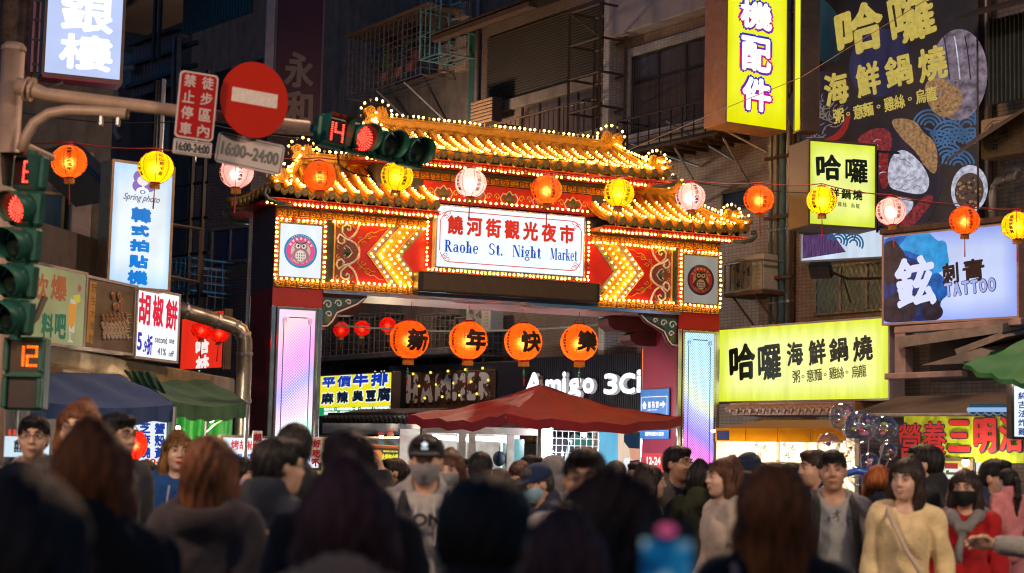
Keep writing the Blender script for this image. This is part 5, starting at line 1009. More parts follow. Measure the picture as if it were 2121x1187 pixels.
# blue street sign and red notice on the inner face of the right gate pillar
INN = GM @ Matrix(((0, 1, 0, 2.935), (-1, 0, 0, 1.16), (0, 0, 1, 0), (0, 0, 0, 1)))
t = thing('direction_sign', 'blue direction sign with two arrows on the inner side of the gate pillar', 'sign', INN @ T(.0, -.02, 0))
MB().bbox(.0, .95, -.02, .0, 1.95, 2.75, .01).build('plate', pri('sign_blue', (.03, .15, .42), .4), t)
m = MB(); bd = lambda x0, x1, z0, z1: m.box(x0, x1, -.024, -.0205, z0, z1)
for z0, z1 in ((2.12, 2.125), (2.62, 2.63)): bd(.05, .9, z0, z1)
for x0, x1 in ((.05, .06), (.89, .9)): bd(x0, x1, 2.12, 2.63)
for s_, z in ((1, 2.50), (-1, 2.26)):
    cx_ = .76; m.prism([(cx_ - s_ * .10, z + .025), (cx_, z + .025), (cx_, z + .06), (cx_ + s_ * .09, z), (cx_, z - .06), (cx_, z - .025), (cx_ - s_ * .10, z - .025)], -.024, -.0205)
    for i, ch in enumerate('慈祐宮' if s_ > 0 else '彩虹橋'): glyph_into(m, ch, .32 + .13 * i, z, .10, .11, -.023, .004)
    glyph_into(m, 'Ciyou Temple' if s_ > 0 else 'Rainbow Bridge', .42, z - .085, .32, .035, -.023, .001)
m.prism([(.10, 2.43), (.20, 2.43), (.20, 2.47), (.22, 2.50), (.15, 2.56), (.08, 2.50), (.10, 2.47)], -.024, -.0205); m.tube([(.09, -.022, 2.22), (.12, -.022, 2.28), (.17, -.022, 2.3), (.21, -.022, 2.26), (.22, -.022, 2.21)], .012, 5)
glyph_into(m, '饒河街觀光夜市', .5, 2.03, .62, .07, -.023, .003)
m.build('sign_print', pri('sign_white', (.8, .8, .8), .4), t)
t = thing('hours_notice', 'red opening hours notice on the inner side of the gate pillar', 'notice', INN @ T(0, -.02, 0)); MB().bbox(.05, .9, -.015, 0, .9, 1.72, .01).build('plate', pri('notice_red', (.50, .025, .02), .4), t)
m = MB(); glyph_into(m, '12-24', .48, 1.60, .46, .13, -.018, .008); glyph_into(m, '饒河星食午間', .48, 1.36, .52, .11, -.018, .003)
for k in range(3): glyph_into(m, '敬請配合謝謝', .48, 1.18 - .1 * k, .5, .06, -.018, .001)
m.build('notice_print', pri('sign_white', (.8, .8, .8)), t)
# ================================================================ street furniture, lanterns, stalls
polem = pri('pole_cream', (.46, .31, .23), .5, .1, .25, 4, .15, 30, stain=.35)
sgreen = pri('signal_green', (.015, .10, .07), .45, .1, .3, 8); hood_in = pri('hood_black', (.006, .01, .009), .7)
# ---- mast with arms at the left edge
D0 = 11.6
mast = thing('signal_mast', 'cream steel traffic signal mast with long sign arm and curved arm', 'pole', Matrix.Translation(Vector((P(-2, 600, D0).x, P(-2, 600, D0).y, 0))))
MI = mast.matrix_world.inverted()
def lp(px, py, d=D0): return MI @ P(px, py, d)
top = lp(14, 85); MB().tube([(0, 0, 0), (0, 0, 2.2), (top.x, 0, top.z)], [.10, .085, .078], 16).build('post', polem, mast, smooth=True)
MB().lathe([(0, .03), (.06, .025), (.085, 0), (.085, -.03)], 16, (top.x, 0, top.z)).build('cap', polem, mast)
a0, a1 = lp(34, 178), lp(470, 243, 11.9); MB().tube([a0, lp(60, 183), lp(95, 196), lp(300, 221, 11.75), a1, lp(640, 262, 12.1)], [.06, .06, .047, .045, .042, .04], 14).build('sign_arm', polem, mast, smooth=True)
fl = MB()
for px in (55, 66): fl.tube([lp(px - 2, 183 + (px - 50) * .15), lp(px + 2, 184 + (px - 50) * .15)], .085, 14)
fl.build('flange', polem, mast)
MB().tube([lp(44, 312), lp(52, 285), lp(70, 255), lp(100, 235), lp(140, 228), lp(200, 230), lp(262, 236)], .037, 12).build('curved_arm', polem, mast, smooth=True)
MB().tube([lp(262, 236), lp(266, 236.5)], .036, 12).build('arm_plug', black, mast)
for px in (210, 245): MB().bbox(*(lambda p: (p.x - .012, p.x + .012, p.y - .02, p.y + .02, p.z - .05, p.z + .02))(lp(px, 246)), .004).build('clip', steel, mast)

def hood(m, c, ax, r, L, n=20, mi=0, cut=.35):
    """cut-away tunnel visor: cylinder open at the bottom, axis ax (pointing outwards)"""
    ax = ax.normalized(); up = Vector((0, 0, 1)); rt = ax.cross(up).normalized(); up = rt.cross(ax)
    vs = []
    for i in range(n + 1):
        a = R_(-58 + 296 * i / n); k = 1 if math.sin(a) > -.2 else .55
        o = rt * math.cos(a) * r + up * math.sin(a) * r; ll = L * (.55 + .45 * max(0, (math.sin(a) + .8) / 1.8))
        for (rr, d) in ((1., 0), (1.02, ll), (.965, ll), (.95, 0)): vs.append(c + o * rr + ax * d)
    fs = []
    for i in range(n):
        for k in range(3): fs.append((i * 4 + k, i * 4 + k + 1, (i + 1) * 4 + k + 1, (i + 1) * 4 + k))
    m.add(vs, fs, mi)
def digits(m, s, cx, cz, h, y, mi=0, pitch=None):
    """seven-segment figures made of LED dots"""
    seg = {'0': 'abcdef', '1': 'bc', '2': 'abged', '4': 'fgbc', '6': 'afgedc', '9': 'abfgcd'}; w = h * .5; p = pitch or h / 9
    for k, ch in enumerate(s):
        x0 = cx + (k - (len(s) - 1) / 2) * w * 1.45 - w / 2; z0 = cz - h / 2
        L = {'a': ((0, h), (w, h)), 'b': ((w, h / 2), (w, h)), 'c': ((w, 0), (w, h / 2)), 'd': ((0, 0), (w, 0)), 'e': ((0, 0), (0, h / 2)), 'f': ((0, h / 2), (0, h)), 'g': ((0, h / 2), (w, h / 2))}
        for q in seg[ch]:
            (xa, za), (xb, zb) = L[q]; n = max(2, round(math.hypot(xb - xa, zb - za) / p)); hor = za == zb
            for i in range(n + 1):
                t = i / n
                for o in (-.25, .25): m.ball((x0 + xa + (xb - xa) * t + (0 if hor else o * p), y, z0 + za + (zb - za) * t + (o * p if hor else 0)), p * .27, 6, 4, mi)
red_led = emi('red_led', (1, .05, .03), 4.0, 0); amber_led = emi('amber_led', (1, .12, .004), 2.1, 0); deadlens = pri('dark_lens', (.012, .02, .016), .15, 0, .5, 30)
def signal_head(name, label, M, axis, n_dark, count, horizontal):
    """housing with square countdown, lit red arrow lens and dark lenses; modules run along local x (horizontal) or down -z"""
    t = thing(name, label, 'traffic light', M); S = .345; R0 = .15; step = Vector((S, 0, 0)) if horizontal else Vector((0, 0, -S))
    ax = Vector(axis).normalized(); q = ax.to_track_quat('-Y', 'Z').to_matrix().to_4x4()
    for k in range(2 + n_dark):
        c = step * k
        hb = MB().bbox(c.x - S / 2 + .004, c.x + S / 2 - .004, .0, .15, c.z - S / 2 + .004, c.z + S / 2 - .004, .03).build('housing', sgreen, t)
        face = MB()
        if k == 0:
            MB().box(c.x - .13, c.x + .13, -.006, -.001, c.z - .13, c.z + .13).build('countdown_screen', pri('screen_dark_red', (.03, .004, .004), .3), hb)
            m = MB(); digits(m, count, c.x + (.03 if not horizontal else 0), c.z, .19, -.012); m.build('countdown_digits', red_led, hb)
            v = MB(); W = .15; d = Vector((0, -.2, 0))
            v.add([(c.x - W, -.001, c.z + W), (c.x + W, -.001, c.z + W), (c.x + W, -.22, c.z + W), (c.x - W, -.22, c.z + W), (c.x - W, -.001, c.z - W), (c.x + W, -.001, c.z - W), (c.x - W, -.14, c.z - W), (c.x + W, -.14, c.z - W)], [(0, 1, 2, 3), (0, 3, 6, 4), (1, 5, 7, 2)]); v.build('visor', sgreen, hb)
        else:
            lens = MB(); lens.lathe([(R0 * .99, 0), (R0 * .8, .02), (R0 * .5, .035), (0, .04)], 24, (0, 0, 0), 0, T(c.x, -.002, c.z) @ RX(R_(90)))
            lens.build('lens', pri('red_lens_glass', (.25, .01, .01), .15) if k == 1 else deadlens, hb, smooth=True)
            if k == 1:
                m = MB()
                for ring_, rr in enumerate((.135, .118, .10, .083)):
                    for i in range(26 - 3 * ring_):
                        m.ball((c.x + rr * math.cos(2 * math.pi * i / (26 - 3 * ring_)), -.045 + .02 * (rr > .11), c.z + rr * math.sin(2 * math.pi * i / (26 - 3 * ring_))), .0065, 6, 4)
                for i in range(7):
                    for j in range(7):
                        if math.hypot(i - 3, j - 3) < 3.4: m.ball((c.x + (i - 3) * .02, -.05, c.z + (j - 3) * .02), .0065, 6, 4)
                m.build('red_diodes', red_led, hb)
            h = MB(); hood(h, Vector((c.x, 0, c.z)), Vector((0, -1, -.12)), R0 * 1.04, .27); h.build('visor', sgreen, hb, smooth=True)
    L = step * (1 + n_dark)
    MB().tube([step * -.62 + Vector((0, .08, 0)), step * -.45 + Vector((0, .08, 0))], .05, 10).build('end_bracket', sgreen, t); MB().tube([L + step * .45 + Vector((0, .08, 0)), L + step * .62 + Vector((0, .08, 0))], .05, 10).build('end_bracket', sgreen, t)
    return t
def facing(p, yaw): return Matrix.Translation(p) @ RZ(R_(yaw))
# vertical signal: modules 85 px apart -> depth ~ 14
dz = .345 * FPX / 84.0
signal_head('vertical_traffic_signal', 'green vertical traffic signal with red lamp and red countdown on the mast', facing(P(54, 356, 10.9), -20) @ RY(R_(3)) @ SCL(.68, .68, .68), (0, -1, 0), 3, '6', False)
sgn = thing('mast_bracket', 'cream bracket arm holding the vertical traffic signal', 'bracket', Matrix.Translation(P(20, 310, 11.8)))
MB().tube([(0, 0, 0), (.12, .05, .03), (.25, .2, -.02)], .028, 8).build('arm', polem, sgn)
MB().bbox(-.06, .04, -.06, .06, -.06, .06, .01).build('clamp', polem, sgn)
# pedestrian countdown
b = Board((22, 706), (84, 708), (18, 768), 11.0, 11.0); t = thing('pedestrian_signal', 'pedestrian signal box counting twelve in amber above a dark figure window', 'traffic light', b.M)
MB().bbox(-.03, b.w + .03, 0, .16, -b.h * 1.3, b.h + .03, .015).build('housing', sgreen, t)
for k, z0 in enumerate((0, -b.h * 1.22)):
    s_ = MB().box(0, b.w, -.006, -.001, z0, z0 + b.h).build('screen', pri('screen_amber_dark', (.05, .02, .006), .3) if k == 0 else pri('screen_off', (.035, .018, .014), .4, 0, .4, 60), t)
    if k == 0: m = MB(); digits(m, '12', b.w * .53, z0 + b.h * .5, b.h * .62, -.012, pitch=.017); m.build('amber_digits', amber_led, s_)
    for q in (0, 1): MB().bbox(-.035 + q * (b.w + .03), -.002 + q * (b.w + .03) + .03 * 0, -.04, .0, z0, z0 + b.h, .006).build('side_visor', sgreen, t)
    MB().bbox(-.03, b.w + .03, -.05, 0, z0 + b.h + .003, z0 + b.h + .018, .004).build('top_visor', sgreen, t)
MB().tube([(-.15, .05, b.h + .12), (.1, .05, b.h + .1), (b.w - .05, .05, b.h + .16), (b.w, .05, b.h + .3)], .022, 8).build('arm', polem, t)
# horizontal signal hung from the sign arm
signal_head('horizontal_traffic_signal', 'green horizontal traffic signal with red lamp counting fourteen in front of the gate roof', facing(P(690, 272, 12.4), 36) @ RY(R_(5)) @ SCL(.68, .68, .68), (0, -1, 0), 2, '14', True)
tag(MB().tube([P(700, 320, 12.4), P(702, 340, 12.45), P(716, 352, 12.45), P(740, 362, 12.5), P(768, 366, 12.55)], .008, 6).build('signal_cable', black), 'black cable looping under the horizontal traffic signal', 'cable')

# ---- traffic plates on the arm
def plate(name, label, tl, tr, bl, d, col, border, rad=.03, d2=None):
    b = Board(tl, tr, bl, d, d2 or d + .1); t = thing(name, label, 'sign', b.M @ T(b.w / 2, 0, b.h / 2)); w, h = b.w / 2, b.h / 2
    def rr(w, h, r): return [(sx * (w - r) + r * math.cos(a), sz * (h - r) + r * math.sin(a)) for sx, sz, a0 in ((1, 1, 0), (-1, 1, 90), (-1, -1, 180), (1, -1, 270)) for a in [R_(a0 + 15 * i) for i in range(7)]]
    MB().prism(rr(w, h, rad), 0, .012).build('plate', border, t); MB().prism(rr(w - .012, h - .012, rad * .8), -.002, -.0005).build('face', col, t); return b, t, w, h
signwhite = pri('plate_white', (.50, .42, .42), .45, 0, .12, 6); signred = pri('plate_red', (.36, .008, .010), .6, 0, .12, 6, spec=.12)
def tiltM(t, deg): t.matrix_world = t.matrix_world @ RY(R_(deg))
b, t, w, h = plate('no_parking_sign', 'red no parking plate with two columns of white characters and hours strip', (370, 146), (450, 158), (361, 285), 11.6, signred, signwhite); tiltM(t, 3)
m = MB()
for i, c in enumerate('禁止停車'): glyph_into(m, c, -w * .46, h * (.72 - .48 * i), w * .62, h * .38, -.004, .0022)
for i, c in enumerate('徒步區內'): glyph_into(m, c, w * .46, h * (.72 - .48 * i), w * .62, h * .38, -.004, .0022)
m.build('lettering', signwhite, t)
hs = MB().bbox(-w, w, -.002, .012, -h - .115, -h - .008, .008).build('hours_strip', signwhite, t); m = MB(); glyph_into(m, '16:00-24:00', 0, -h - .061, w * 1.75, .065, -.0045, .003)
for z in (-h - .103, -h - .021): m.box(-w * .93, w * .93, -.0045, -.003, z - .002, z + .002)
m.build('lettering', ink, hs)
b, t, w, h = plate('hours_plate', 'white plate with black sixteen to twenty-four hours under the no entry disc', (449, 279), (588, 302), (439, 343), 11.9, signwhite, signwhite, d2=12.1); tiltM(t, 7)
m = MB(); glyph_into(m, '16:00~24:00', 0, 0, w * 1.72, h * .88, -.004, .0045)
for z in (-h * .86, h * .86): m.box(-w * .94, w * .94, -.004, -.0025, z - .003, z + .003)
for x in (-w * .94, w * .94): m.box(x - .003, x + .003, -.004, -.0025, -h * .86, h * .86)
m.build('lettering', ink, t)
c = P(527, 207, 11.9); t = thing('no_entry_sign', 'round red no entry disc with white bar on the signal arm', 'sign', Matrix.Translation(c) @ RZ(R_(28)) @ RY(R_(3)))
R1 = 80 * 11.9 / FPX
def reflect(n, l, tc):
    mp = n.new('ShaderNodeMapping'); mp.inputs['Scale'].default_value = (5, 1, 90); l.new(tc.outputs['Object'], mp.inputs[0]); nz = n.new('ShaderNodeTexNoise'); nz.inputs['Scale'].default_value = 2.5; nz.inputs['Detail'].default_value = 6; l.new(mp.outputs[0], nz.inputs['Vector'])
    p = n.new('ShaderNodeBsdfPrincipled'); p.inputs['Base Color'].default_value = (.46, .014, .003, 1); p.inputs['Specular IOR Level'].default_value = .12
    mr = n.new('ShaderNodeMapRange'); mr.inputs['To Min'].default_value = .4; mr.inputs['To Max'].default_value = .7; l.new(nz.outputs[0], mr.inputs[0]); l.new(mr.outputs[0], p.inputs['Roughness'])
    bp = n.new('ShaderNodeBump'); bp.inputs['Strength'].default_value = .12; bp.inputs['Distance'].default_value = .01; l.new(nz.outputs[0], bp.inputs['Height']); l.new(bp.outputs[0], p.inputs['Normal']); return p.outputs[0]
MB().prism([(R1 * .92 * math.cos(2 * math.pi * i / 48), R1 * math.sin(2 * math.pi * i / 48)) for i in range(48)], 0, .012).build('disc', shade('reflective_red', reflect), t)
MB().box(-R1 * .62, R1 * .62, -.004, -.0015, -R1 * .13, R1 * .24).build('bar', pri('reflective_white', (.60, .50, .47), .4, 0, .2, 30), t)
MB().tube([(0, .05, R1 * .3), (0, .05, -R1 * 1.0)], .022, 8).build('bracket', steel, t)

# ---- paper lanterns
def paper(name, col, base):
    def fn(n, l, tc):
        tr = n.new('ShaderNodeBsdfTranslucent'); tr.inputs[0].default_value = (*col, 1); df = n.new('ShaderNodeBsdfDiffuse'); df.inputs[0].default_value = (*base, 1)
        a = n.new('ShaderNodeMixShader'); a.inputs[0].default_value = .35; l.new(tr.outputs[0], a.inputs[1]); l.new(df.outputs[0], a.inputs[2])
        rf = n.new('ShaderNodeBsdfRefraction'); rf.inputs['Color'].default_value = (*[q ** .6 for q in col], 1); rf.inputs['Roughness'].default_value = .95; rf.inputs['IOR'].default_value = 1.25; x = n.new('ShaderNodeMixShader'); x.inputs[0].default_value = .22; l.new(a.outputs[0], x.inputs[1]); l.new(rf.outputs[0], x.inputs[2]); return x.outputs[0]
    return shade(name, fn)
fringe = pri('fringe_gold', (.60, .28, .04), .6); fringe_red = pri('tassel_red', (.45, .015, .015), .6); wire = pri('lantern_wire', (.03, .01, .01), .5)
lampglow = {}
def lantern_mesh(key, r, sq, ribs, mat):
    mb = MB(); prof = []
    n = ribs * 4
    for i in range(n + 1):
        a = math.pi * (.09 + .82 * i / n) - math.pi / 2; q = 1 + .010 * math.cos(2 * math.pi * i / 4)
        prof.append((r * math.cos(a) * q, r * sq * math.sin(a)))
    mb.lathe(prof, 32); return mb.mesh('paper_shade', mat, True)
_LM = {}
def sphere_text(chars, r, sq, az, z0, z1, w, mat, parent, name='brush_writing', bold=.03, vertical=True):
    """characters wrapped on the lantern, az in radians (0 faces the local -y)"""
    key = (chars, round(r, 3), round(az, 2), round(z0, 3), round(w, 3))
    if key not in _LM:
        mb = MB(); n = len(chars); hz = (z1 - z0) / n
        for i, ch in enumerate(chars):
            g = MB(); cz = z1 - hz * (i + .5); glyph_into(g, ch, 0, cz, w, hz * .88, 0, bold * w, dirs=5)
            bm = bmesh.new(); vs = [bm.verts.new((p[0], p[1], p[2])) for p in g.v]
            for f in g.f:
                try: bm.faces.new([vs[k] for k in f])
                except ValueError: pass
            if w > .15: bmesh.ops.triangulate(bm, faces=bm.faces[:]); bmesh.ops.subdivide_edges(bm, edges=[e for e in bm.edges if e.calc_length() > .05], cuts=2)
            bm.verts.index_update(); out = []
            for q in bm.verts:
                zz = max(-r * sq * .98, min(r * sq * .98, q.co.z)); rr = math.sqrt(max(1e-6, 1 - (zz / (r * sq)) ** 2)) * r
                a = az + q.co.x / max(rr, r * .5); k = rr * 1.018 + .002 - q.co.y * .5
                out.append((k * math.sin(a), -k * math.cos(a), zz))
            mb.add(out, [[x.index for x in f.verts] for f in bm.faces]); bm.free()
        _LM[key] = mb.mesh(name, mat)
    return put(name, _LM[key], parent)
def lantern(name, label, pos, r, mat, power, lcol, sq=.92, yaw=0., ribs=14, texts=(), group=None, tassel=.25, beads=False, hang=.06):
    t = thing(name, label, 'lantern', Matrix.Translation(pos) @ RX(R_(random.uniform(-5, 5))) @ RY(R_(random.uniform(-5, 5))) @ RZ(yaw), group); key = (mat.name, round(r, 3), sq)
    if key not in _LM: _LM[key] = lantern_mesh(key, r, sq, ribs, mat)
    put('paper_shade', _LM[key], t); zt = r * sq * math.sin(math.pi * .41); rt = r * math.cos(math.pi * .41)
    MB().lathe([(rt * 1.0, zt - .004), (rt * 1.06, zt), (rt * .98, zt + r * .09), (rt * .8, zt + r * .09), (rt * .8, zt)], 20).build('top_ring', fringe_red, t)
    m = MB(); n = 26; vs = []
    m.lathe([(rt * .8, -zt + .003), (rt * 1.0, -zt), (rt * .98, -zt - r * .12)], 20, mi=1)
    for i in range(n): a = 2 * math.pi * i / n; m.tube([(rt * .95 * math.cos(a), rt * .95 * math.sin(a), -zt - r * .10), (rt * .97 * math.cos(a), rt * .97 * math.sin(a), -zt - r * .34)], r * .028, 4, 0, False)
    m.build('fringe', [fringe, fringe_red], t)
    m = MB(); z = -zt - r * .15
    if beads:
        m.tube([(0, 0, z), (0, 0, z - r * 1.15)], .004, 4, 0)
        for zz in (.40, .55, .68): m.ball((0, 0, z - r * zz), r * (.055 if zz != .55 else .08), 8, 6, 1)
        m.tube([(0, 0, z - r * .78), (0, 0, z - r * 1.2)], [r * .05, r * .02], 6, 2)
    else: m.tube([(0, 0, z), (0, 0, z - tassel * .4), (0, 0, z - tassel)], [.004, .006, .009], 5, 0)
    m.build('tassel', [fringe_red, pri('jade_bead', (.01, .28, .12), .25), fringe_red], t)
    m = MB(); m.tube([(-rt, 0, zt + r * .08), (0, 0, zt + r * .08 + hang), (rt, 0, zt + r * .08)], .004, 4); m.tube([(0, 0, zt + r * .08 + hang), (0, 0, zt + r * .08 + hang * 2.2)], .004, 4); m.build('hanger', wire, t)
    for k in range(8):
        a = math.pi / 8 + k * math.pi / 4; 
        if key + ('seam',) not in _LM:
            sm = MB()
            for kk in range(8): aa = kk * math.pi / 4 + math.pi / 8; sm.tube([(r * 1.012 * math.cos(q) * math.cos(aa), r * 1.012 * math.cos(q) * math.sin(aa), r * sq * 1.012 * math.sin(q)) for q in [math.pi * (.09 + .82 * i / 14) - math.pi / 2 for i in range(15)]], .0032, 4)
            _LM[key + ('seam',)] = sm.mesh('seams', pri('seam_red', (.5, .03, .02), .6))
    put('seams', _LM[key + ('seam',)], t)
    for tx in texts: sphere_text(parent=t, r=r, sq=sq, **tx)
    if power:
        L = bpy.data.lights.new('lantern_lamp', 'POINT'); L.energy = power * random.uniform(.75, 1.25); L.color = lcol; L.shadow_soft_size = r * .16; o = bpy.data.objects.new('lantern_lamp', L); COL.objects.link(o); o.parent = t; o.location = (0, 0, -r * .08)
    return t
P_or = paper('paper_orange', (1, .17, .012), (.55, .06, .01)); P_ye = paper('paper_yellow', (1, .66, .005), (.75, .50, .01)); P_pk = paper('paper_pink', (1, .55, .52), (.8, .5, .48)); P_rd = paper('paper_red', (1, .03, .012), (.5, .015, .01))
tink = pri('lantern_ink', (.10, .012, .004), .7); tink2 = pri('lantern_ink_brown', (.26, .10, .0), .7)
row_px = [(143, 335, 37, 0), (323, 347, 36, 1), (490, 358, 35, 2), (662, 365, 34, 0), (822, 365, 34, 1), (975, 379, 33, 2), (1132, 393, 32, 0), (1282, 400, 32, 1), (1430, 408, 31, 2), (1572, 413, 31, 0), (1702, 415, 31, 1), (1845, 438, 31, 2), (1998, 457, 31, 0), (2106, 467, 31, 1)]
where = ['beside the vertical traffic signal', 'in front of the photo booth sign', 'in front of the white hours plate', 'below the horizontal traffic signal', 'below the dark signal lenses', 'over the left half of the painted frieze', 'over the right half of the painted frieze', 'at the corner of the upper gate roof', 'before the far wing roof of the gate', 'hanging clear between gate and drainpipes', 'in front of the square noodle sign', 'in front of the billboard shrimp picture', 'over the top edge of the tattoo sign', 'beyond the tattoo sign corner']
where[5] = 'above the first characters of the gate name board'; where[6] = 'above the last characters of the gate name board'
cols = ['orange', 'yellow', 'pink']; rope_pts = []
for i, (px, py, rp, k) in enumerate(row_px):
    d = .18 * FPX / rp; p = P(px, py, d); rope_pts.append(P(px, py - rp * 1.12, d))
    lantern('paper_lantern', 'glowing %s paper lantern with temple writing %s' % (cols[k], where[i]), p, .18, (P_or, P_ye, P_pk)[k], (1.3, 1.5, 1.3)[k], ((1, .62, .35), (1, .8, .4), (1, .85, .75))[k], .93, R_((20, 35, 28, 12, 40, 38, 30, 38, 24, 20, 45, 25, 15, 50)[i]), 14,
            [dict(chars='建宮276週年' if i % 2 == 0 else '松山慈祐宮', az=R_(-5), z0=-.115, z1=.125, w=.052, mat=tink if k != 1 else tink2), dict(chars='慈祐宮敬賀', az=R_(-88), z0=-.11, z1=.11, w=.05, mat=tink if k != 1 else tink2), dict(chars='松山慈祐宮', az=R_(88), z0=-.11, z1=.11, w=.05, mat=tink if k != 1 else tink2)], 'string of festival lanterns across the street', hang=.012)
def rope(name, label, pts, r, mat, sag=0.02, cat='cable'):
    q = []
    for a, b_ in zip(pts[:-1], pts[1:]):
        for i in range(6): t_ = i / 6; p = a.lerp(b_, t_); p.z -= sag * 4 * t_ * (1 - t_); q.append(p)
    q.append(pts[-1]); o = Vector(q[0]); ob = MB().tube([p - o for p in q], r, 5).build(name, mat, None, Matrix.Translation(o)); return tag(ob, label, cat)
redrope = pri('red_rope', (.25, .02, .015), .7)
rope('lantern_rope', 'thin red rope carrying the string of festival lanterns', [P(-40, 290, 17.2)] + rope_pts + [P(2200, 430, 20.5)], .007, redrope, .03)
rope('overhead_cable', 'thin dark cable crossing below the signal arm', [P(-20, 220, 16), P(400, 250, 17), P(800, 290, 19), P(1250, 330, 21)], .006, black, .08)
rope('overhead_cable', 'pale twin cable running up across the billboard corner', [P(1190, 360, 22), P(1500, 225, 22), P(1660, 160, 22), P(1950, -20, 22)], .005, pri('cable_tan', (.25, .15, .08), .6), .0)
rope('overhead_cable', 'dark cable sagging from the gate roof to the tattoo sign', [P(1450, 380, 23), P(1800, 400, 22), P(2160, 440, 21)], .006, black, .05)
# four big new year lanterns under the beam
for i, (px, py, ch) in enumerate(((848, 703, '新'), (970, 705, '年'), (1084, 708, '快'), (1200, 710, '樂'))):
    q = GM.inverted(); d = ray(px, py); o_ = q @ Vector(_C); dd = q.to_3x3() @ d; s_ = (.45 - o_.y) / dd.y; lp_ = o_ + dd * s_; pos = GM @ lp_
    lantern('new_year_lantern', 'large orange paper lantern under the gate beam with brush character ' + ['new', 'year', 'quick', 'joy'][i], pos, .295, P_or, 3.6, (1, .6, .3), .99, GY - R_((8, 12, 14, 14)[i]) - R_(20) * 0, 20,
            [dict(chars=ch, az=R_(18), z0=-.19, z1=.19, w=.37, mat=pri('brush_black', (.02, .004, .002), .7), bold=.05), dict(chars='恭賀新禧萬事如意', az=R_(-62), z0=-.19, z1=.17, w=.055, mat=tink)], 'new year lanterns under the gate beam', beads=True, hang=.12)
for i, (px, py) in enumerate(((707, 683), (750, 680), (803, 673))):
    lantern('small_red_lantern', ['small red lantern beside the inner edge of the gate pillar', 'small red lantern between two others on the far wire', 'small red lantern partly hidden by the first big lantern'][i], P(px, py, 33), .165, P_rd, .4, (1, .3, .2), .9, 0, 10, (), 'small red lanterns beyond the gate', beads=True, hang=.1)
rope('far_wire', 'pale wire crossing the street beyond the gate', [P(640, 668, 33), P(850, 683, 32), P(1010, 685, 31), P(1240, 672, 30), P(1330, 655, 29)], .018, pri('wire_grey', (.30, .28, .24), .6), .02)
for i, (px, py) in enumerate(((418, 683), (455, 690))): lantern('small_red_lantern', ['small red lantern in front of the red restaurant sign', 'small red lantern at the duct end of the red restaurant sign'][i], P(px, py, 23.2), .14, P_rd, .4, (1, .3, .2), .9, 0, 10, (), 'small red lanterns by the duct', hang=.1)
# ---- duct
ductm = pri('duct_metal', (.34, .29, .24), .35, .75, .3, 6)
pipe('exhaust_duct', 'fat metal exhaust duct bending down beside the gate pillar', [P(345, 632, 21.5), P(420, 655, 21.8), P(480, 674, 22), P(500, 685, 22), P(507, 705, 22), P(506, 760, 22), P(500, 900, 22), Vector((P(498, 900, 22).x, P(498, 900, 22).y, .02))], .10, ductm, 'duct')
# ---- stalls on the left
def canopy(name, label, corners, ridge_z, mat, valance, cat='awning', frame=True):
    """fabric canopy: four corner points (front left, front right, back right, back left) and a valance hanging from the rim"""
    o = Vector(corners[0]); t = thing(name, label, cat, Matrix.Translation((o.x, o.y, 0))); I = t.matrix_world.inverted(); c = [I @ Vector(p) for p in corners]
    N = 14; vs = []
    for j in range(N + 1):
        for i in range(N + 1):
            u, v = i / N, j / N; p = c[0].lerp(c[1], u).lerp(c[3].lerp(c[2], u), v)
            p.z += .025 * math.sin(u * 19 + v * 5) * math.sin(v * 3.14) - .05 * math.sin(u * math.pi) * (1 - v); vs.append(p)
    m = MB().add(vs, [(j * (N + 1) + i, j * (N + 1) + i + 1, (j + 1) * (N + 1) + i + 1, (j + 1) * (N + 1) + i) for j in range(N) for i in range(N)])
    m.build('top_sheet', mat, t, smooth=True)
    for a, b_, rw in ((c[0], c[1], [vs[i] for i in range(N + 1)]), (c[1], c[2], [vs[j * (N + 1) + N] for j in range(N + 1)])):
        e = []; nn = 40
        for i in range(nn + 1):
            q = i / nn * N; k = int(min(q, N - 1)); p = Vector(rw[k]).lerp(Vector(rw[k + 1]), q - k); wv = .018 * math.sin(i * .9) + .01 * math.sin(i * 2.3)
            d = Vector((0, -1, 0)); e += [p, p + d * wv + Vector((0, 0, -valance * (.92 + .08 * math.sin(i * .7))))]
        MB().add(e, [(2 * i, 2 * i + 2, 2 * i + 3, 2 * i + 1) for i in range(nn)]).build('valance', mat, t, smooth=True)
    if frame:
        for p in c: MB().tube([(p.x, p.y, 0), (p.x, p.y, p.z - .02)], .02, 6).build('post', steel, t)
    return t
blue_c = pri('canvas_blue', (.035, .075, .20), .75, 0, .3, 3, .25, 25); green_c = pri('canvas_green', (.05, .13, .065), .75, 0, .35, 3, .25, 25, stain=.4)
canopy('blue_awning', 'blue canvas stall awning with straight valance below the drink sign', [P(60, 828, 14.5), P(362, 838, 15.5), P(250, 775, 18.5), P(40, 768, 17.5)], 0, blue_c, .16)
canopy('green_awning', 'faded green canvas stall awning with grime beside the gate pillar', [P(352, 830, 17.6), P(512, 834, 18.6), P(430, 785, 21.5), P(250, 770, 20.5)], 0, green_c, .17)
m = thing('green_flap', 'gathered green canvas flap under the canopy edge', 'canvas', Matrix.Translation(P(255, 765, 19))); q = m.matrix_world.inverted(); vs = []
for j in range(9):
    for i in range(15):
        p = P(255 + 60 * i / 14 + 30 * j / 8, 766 + 4 * i / 14 + 46 * j / 8, 19 - .25 * j / 8); vs.append(q @ (p + Vector((0, .05 * math.sin(i * 1.9 + j * .4), .012 * math.sin(i * 1.9)))))
MB().add(vs, [(j * 15 + i, j * 15 + i + 1, (j + 1) * 15 + i + 1, (j + 1) * 15 + i) for j in range(8) for i in range(14)]).build('cloth', green_c, m, smooth=True)
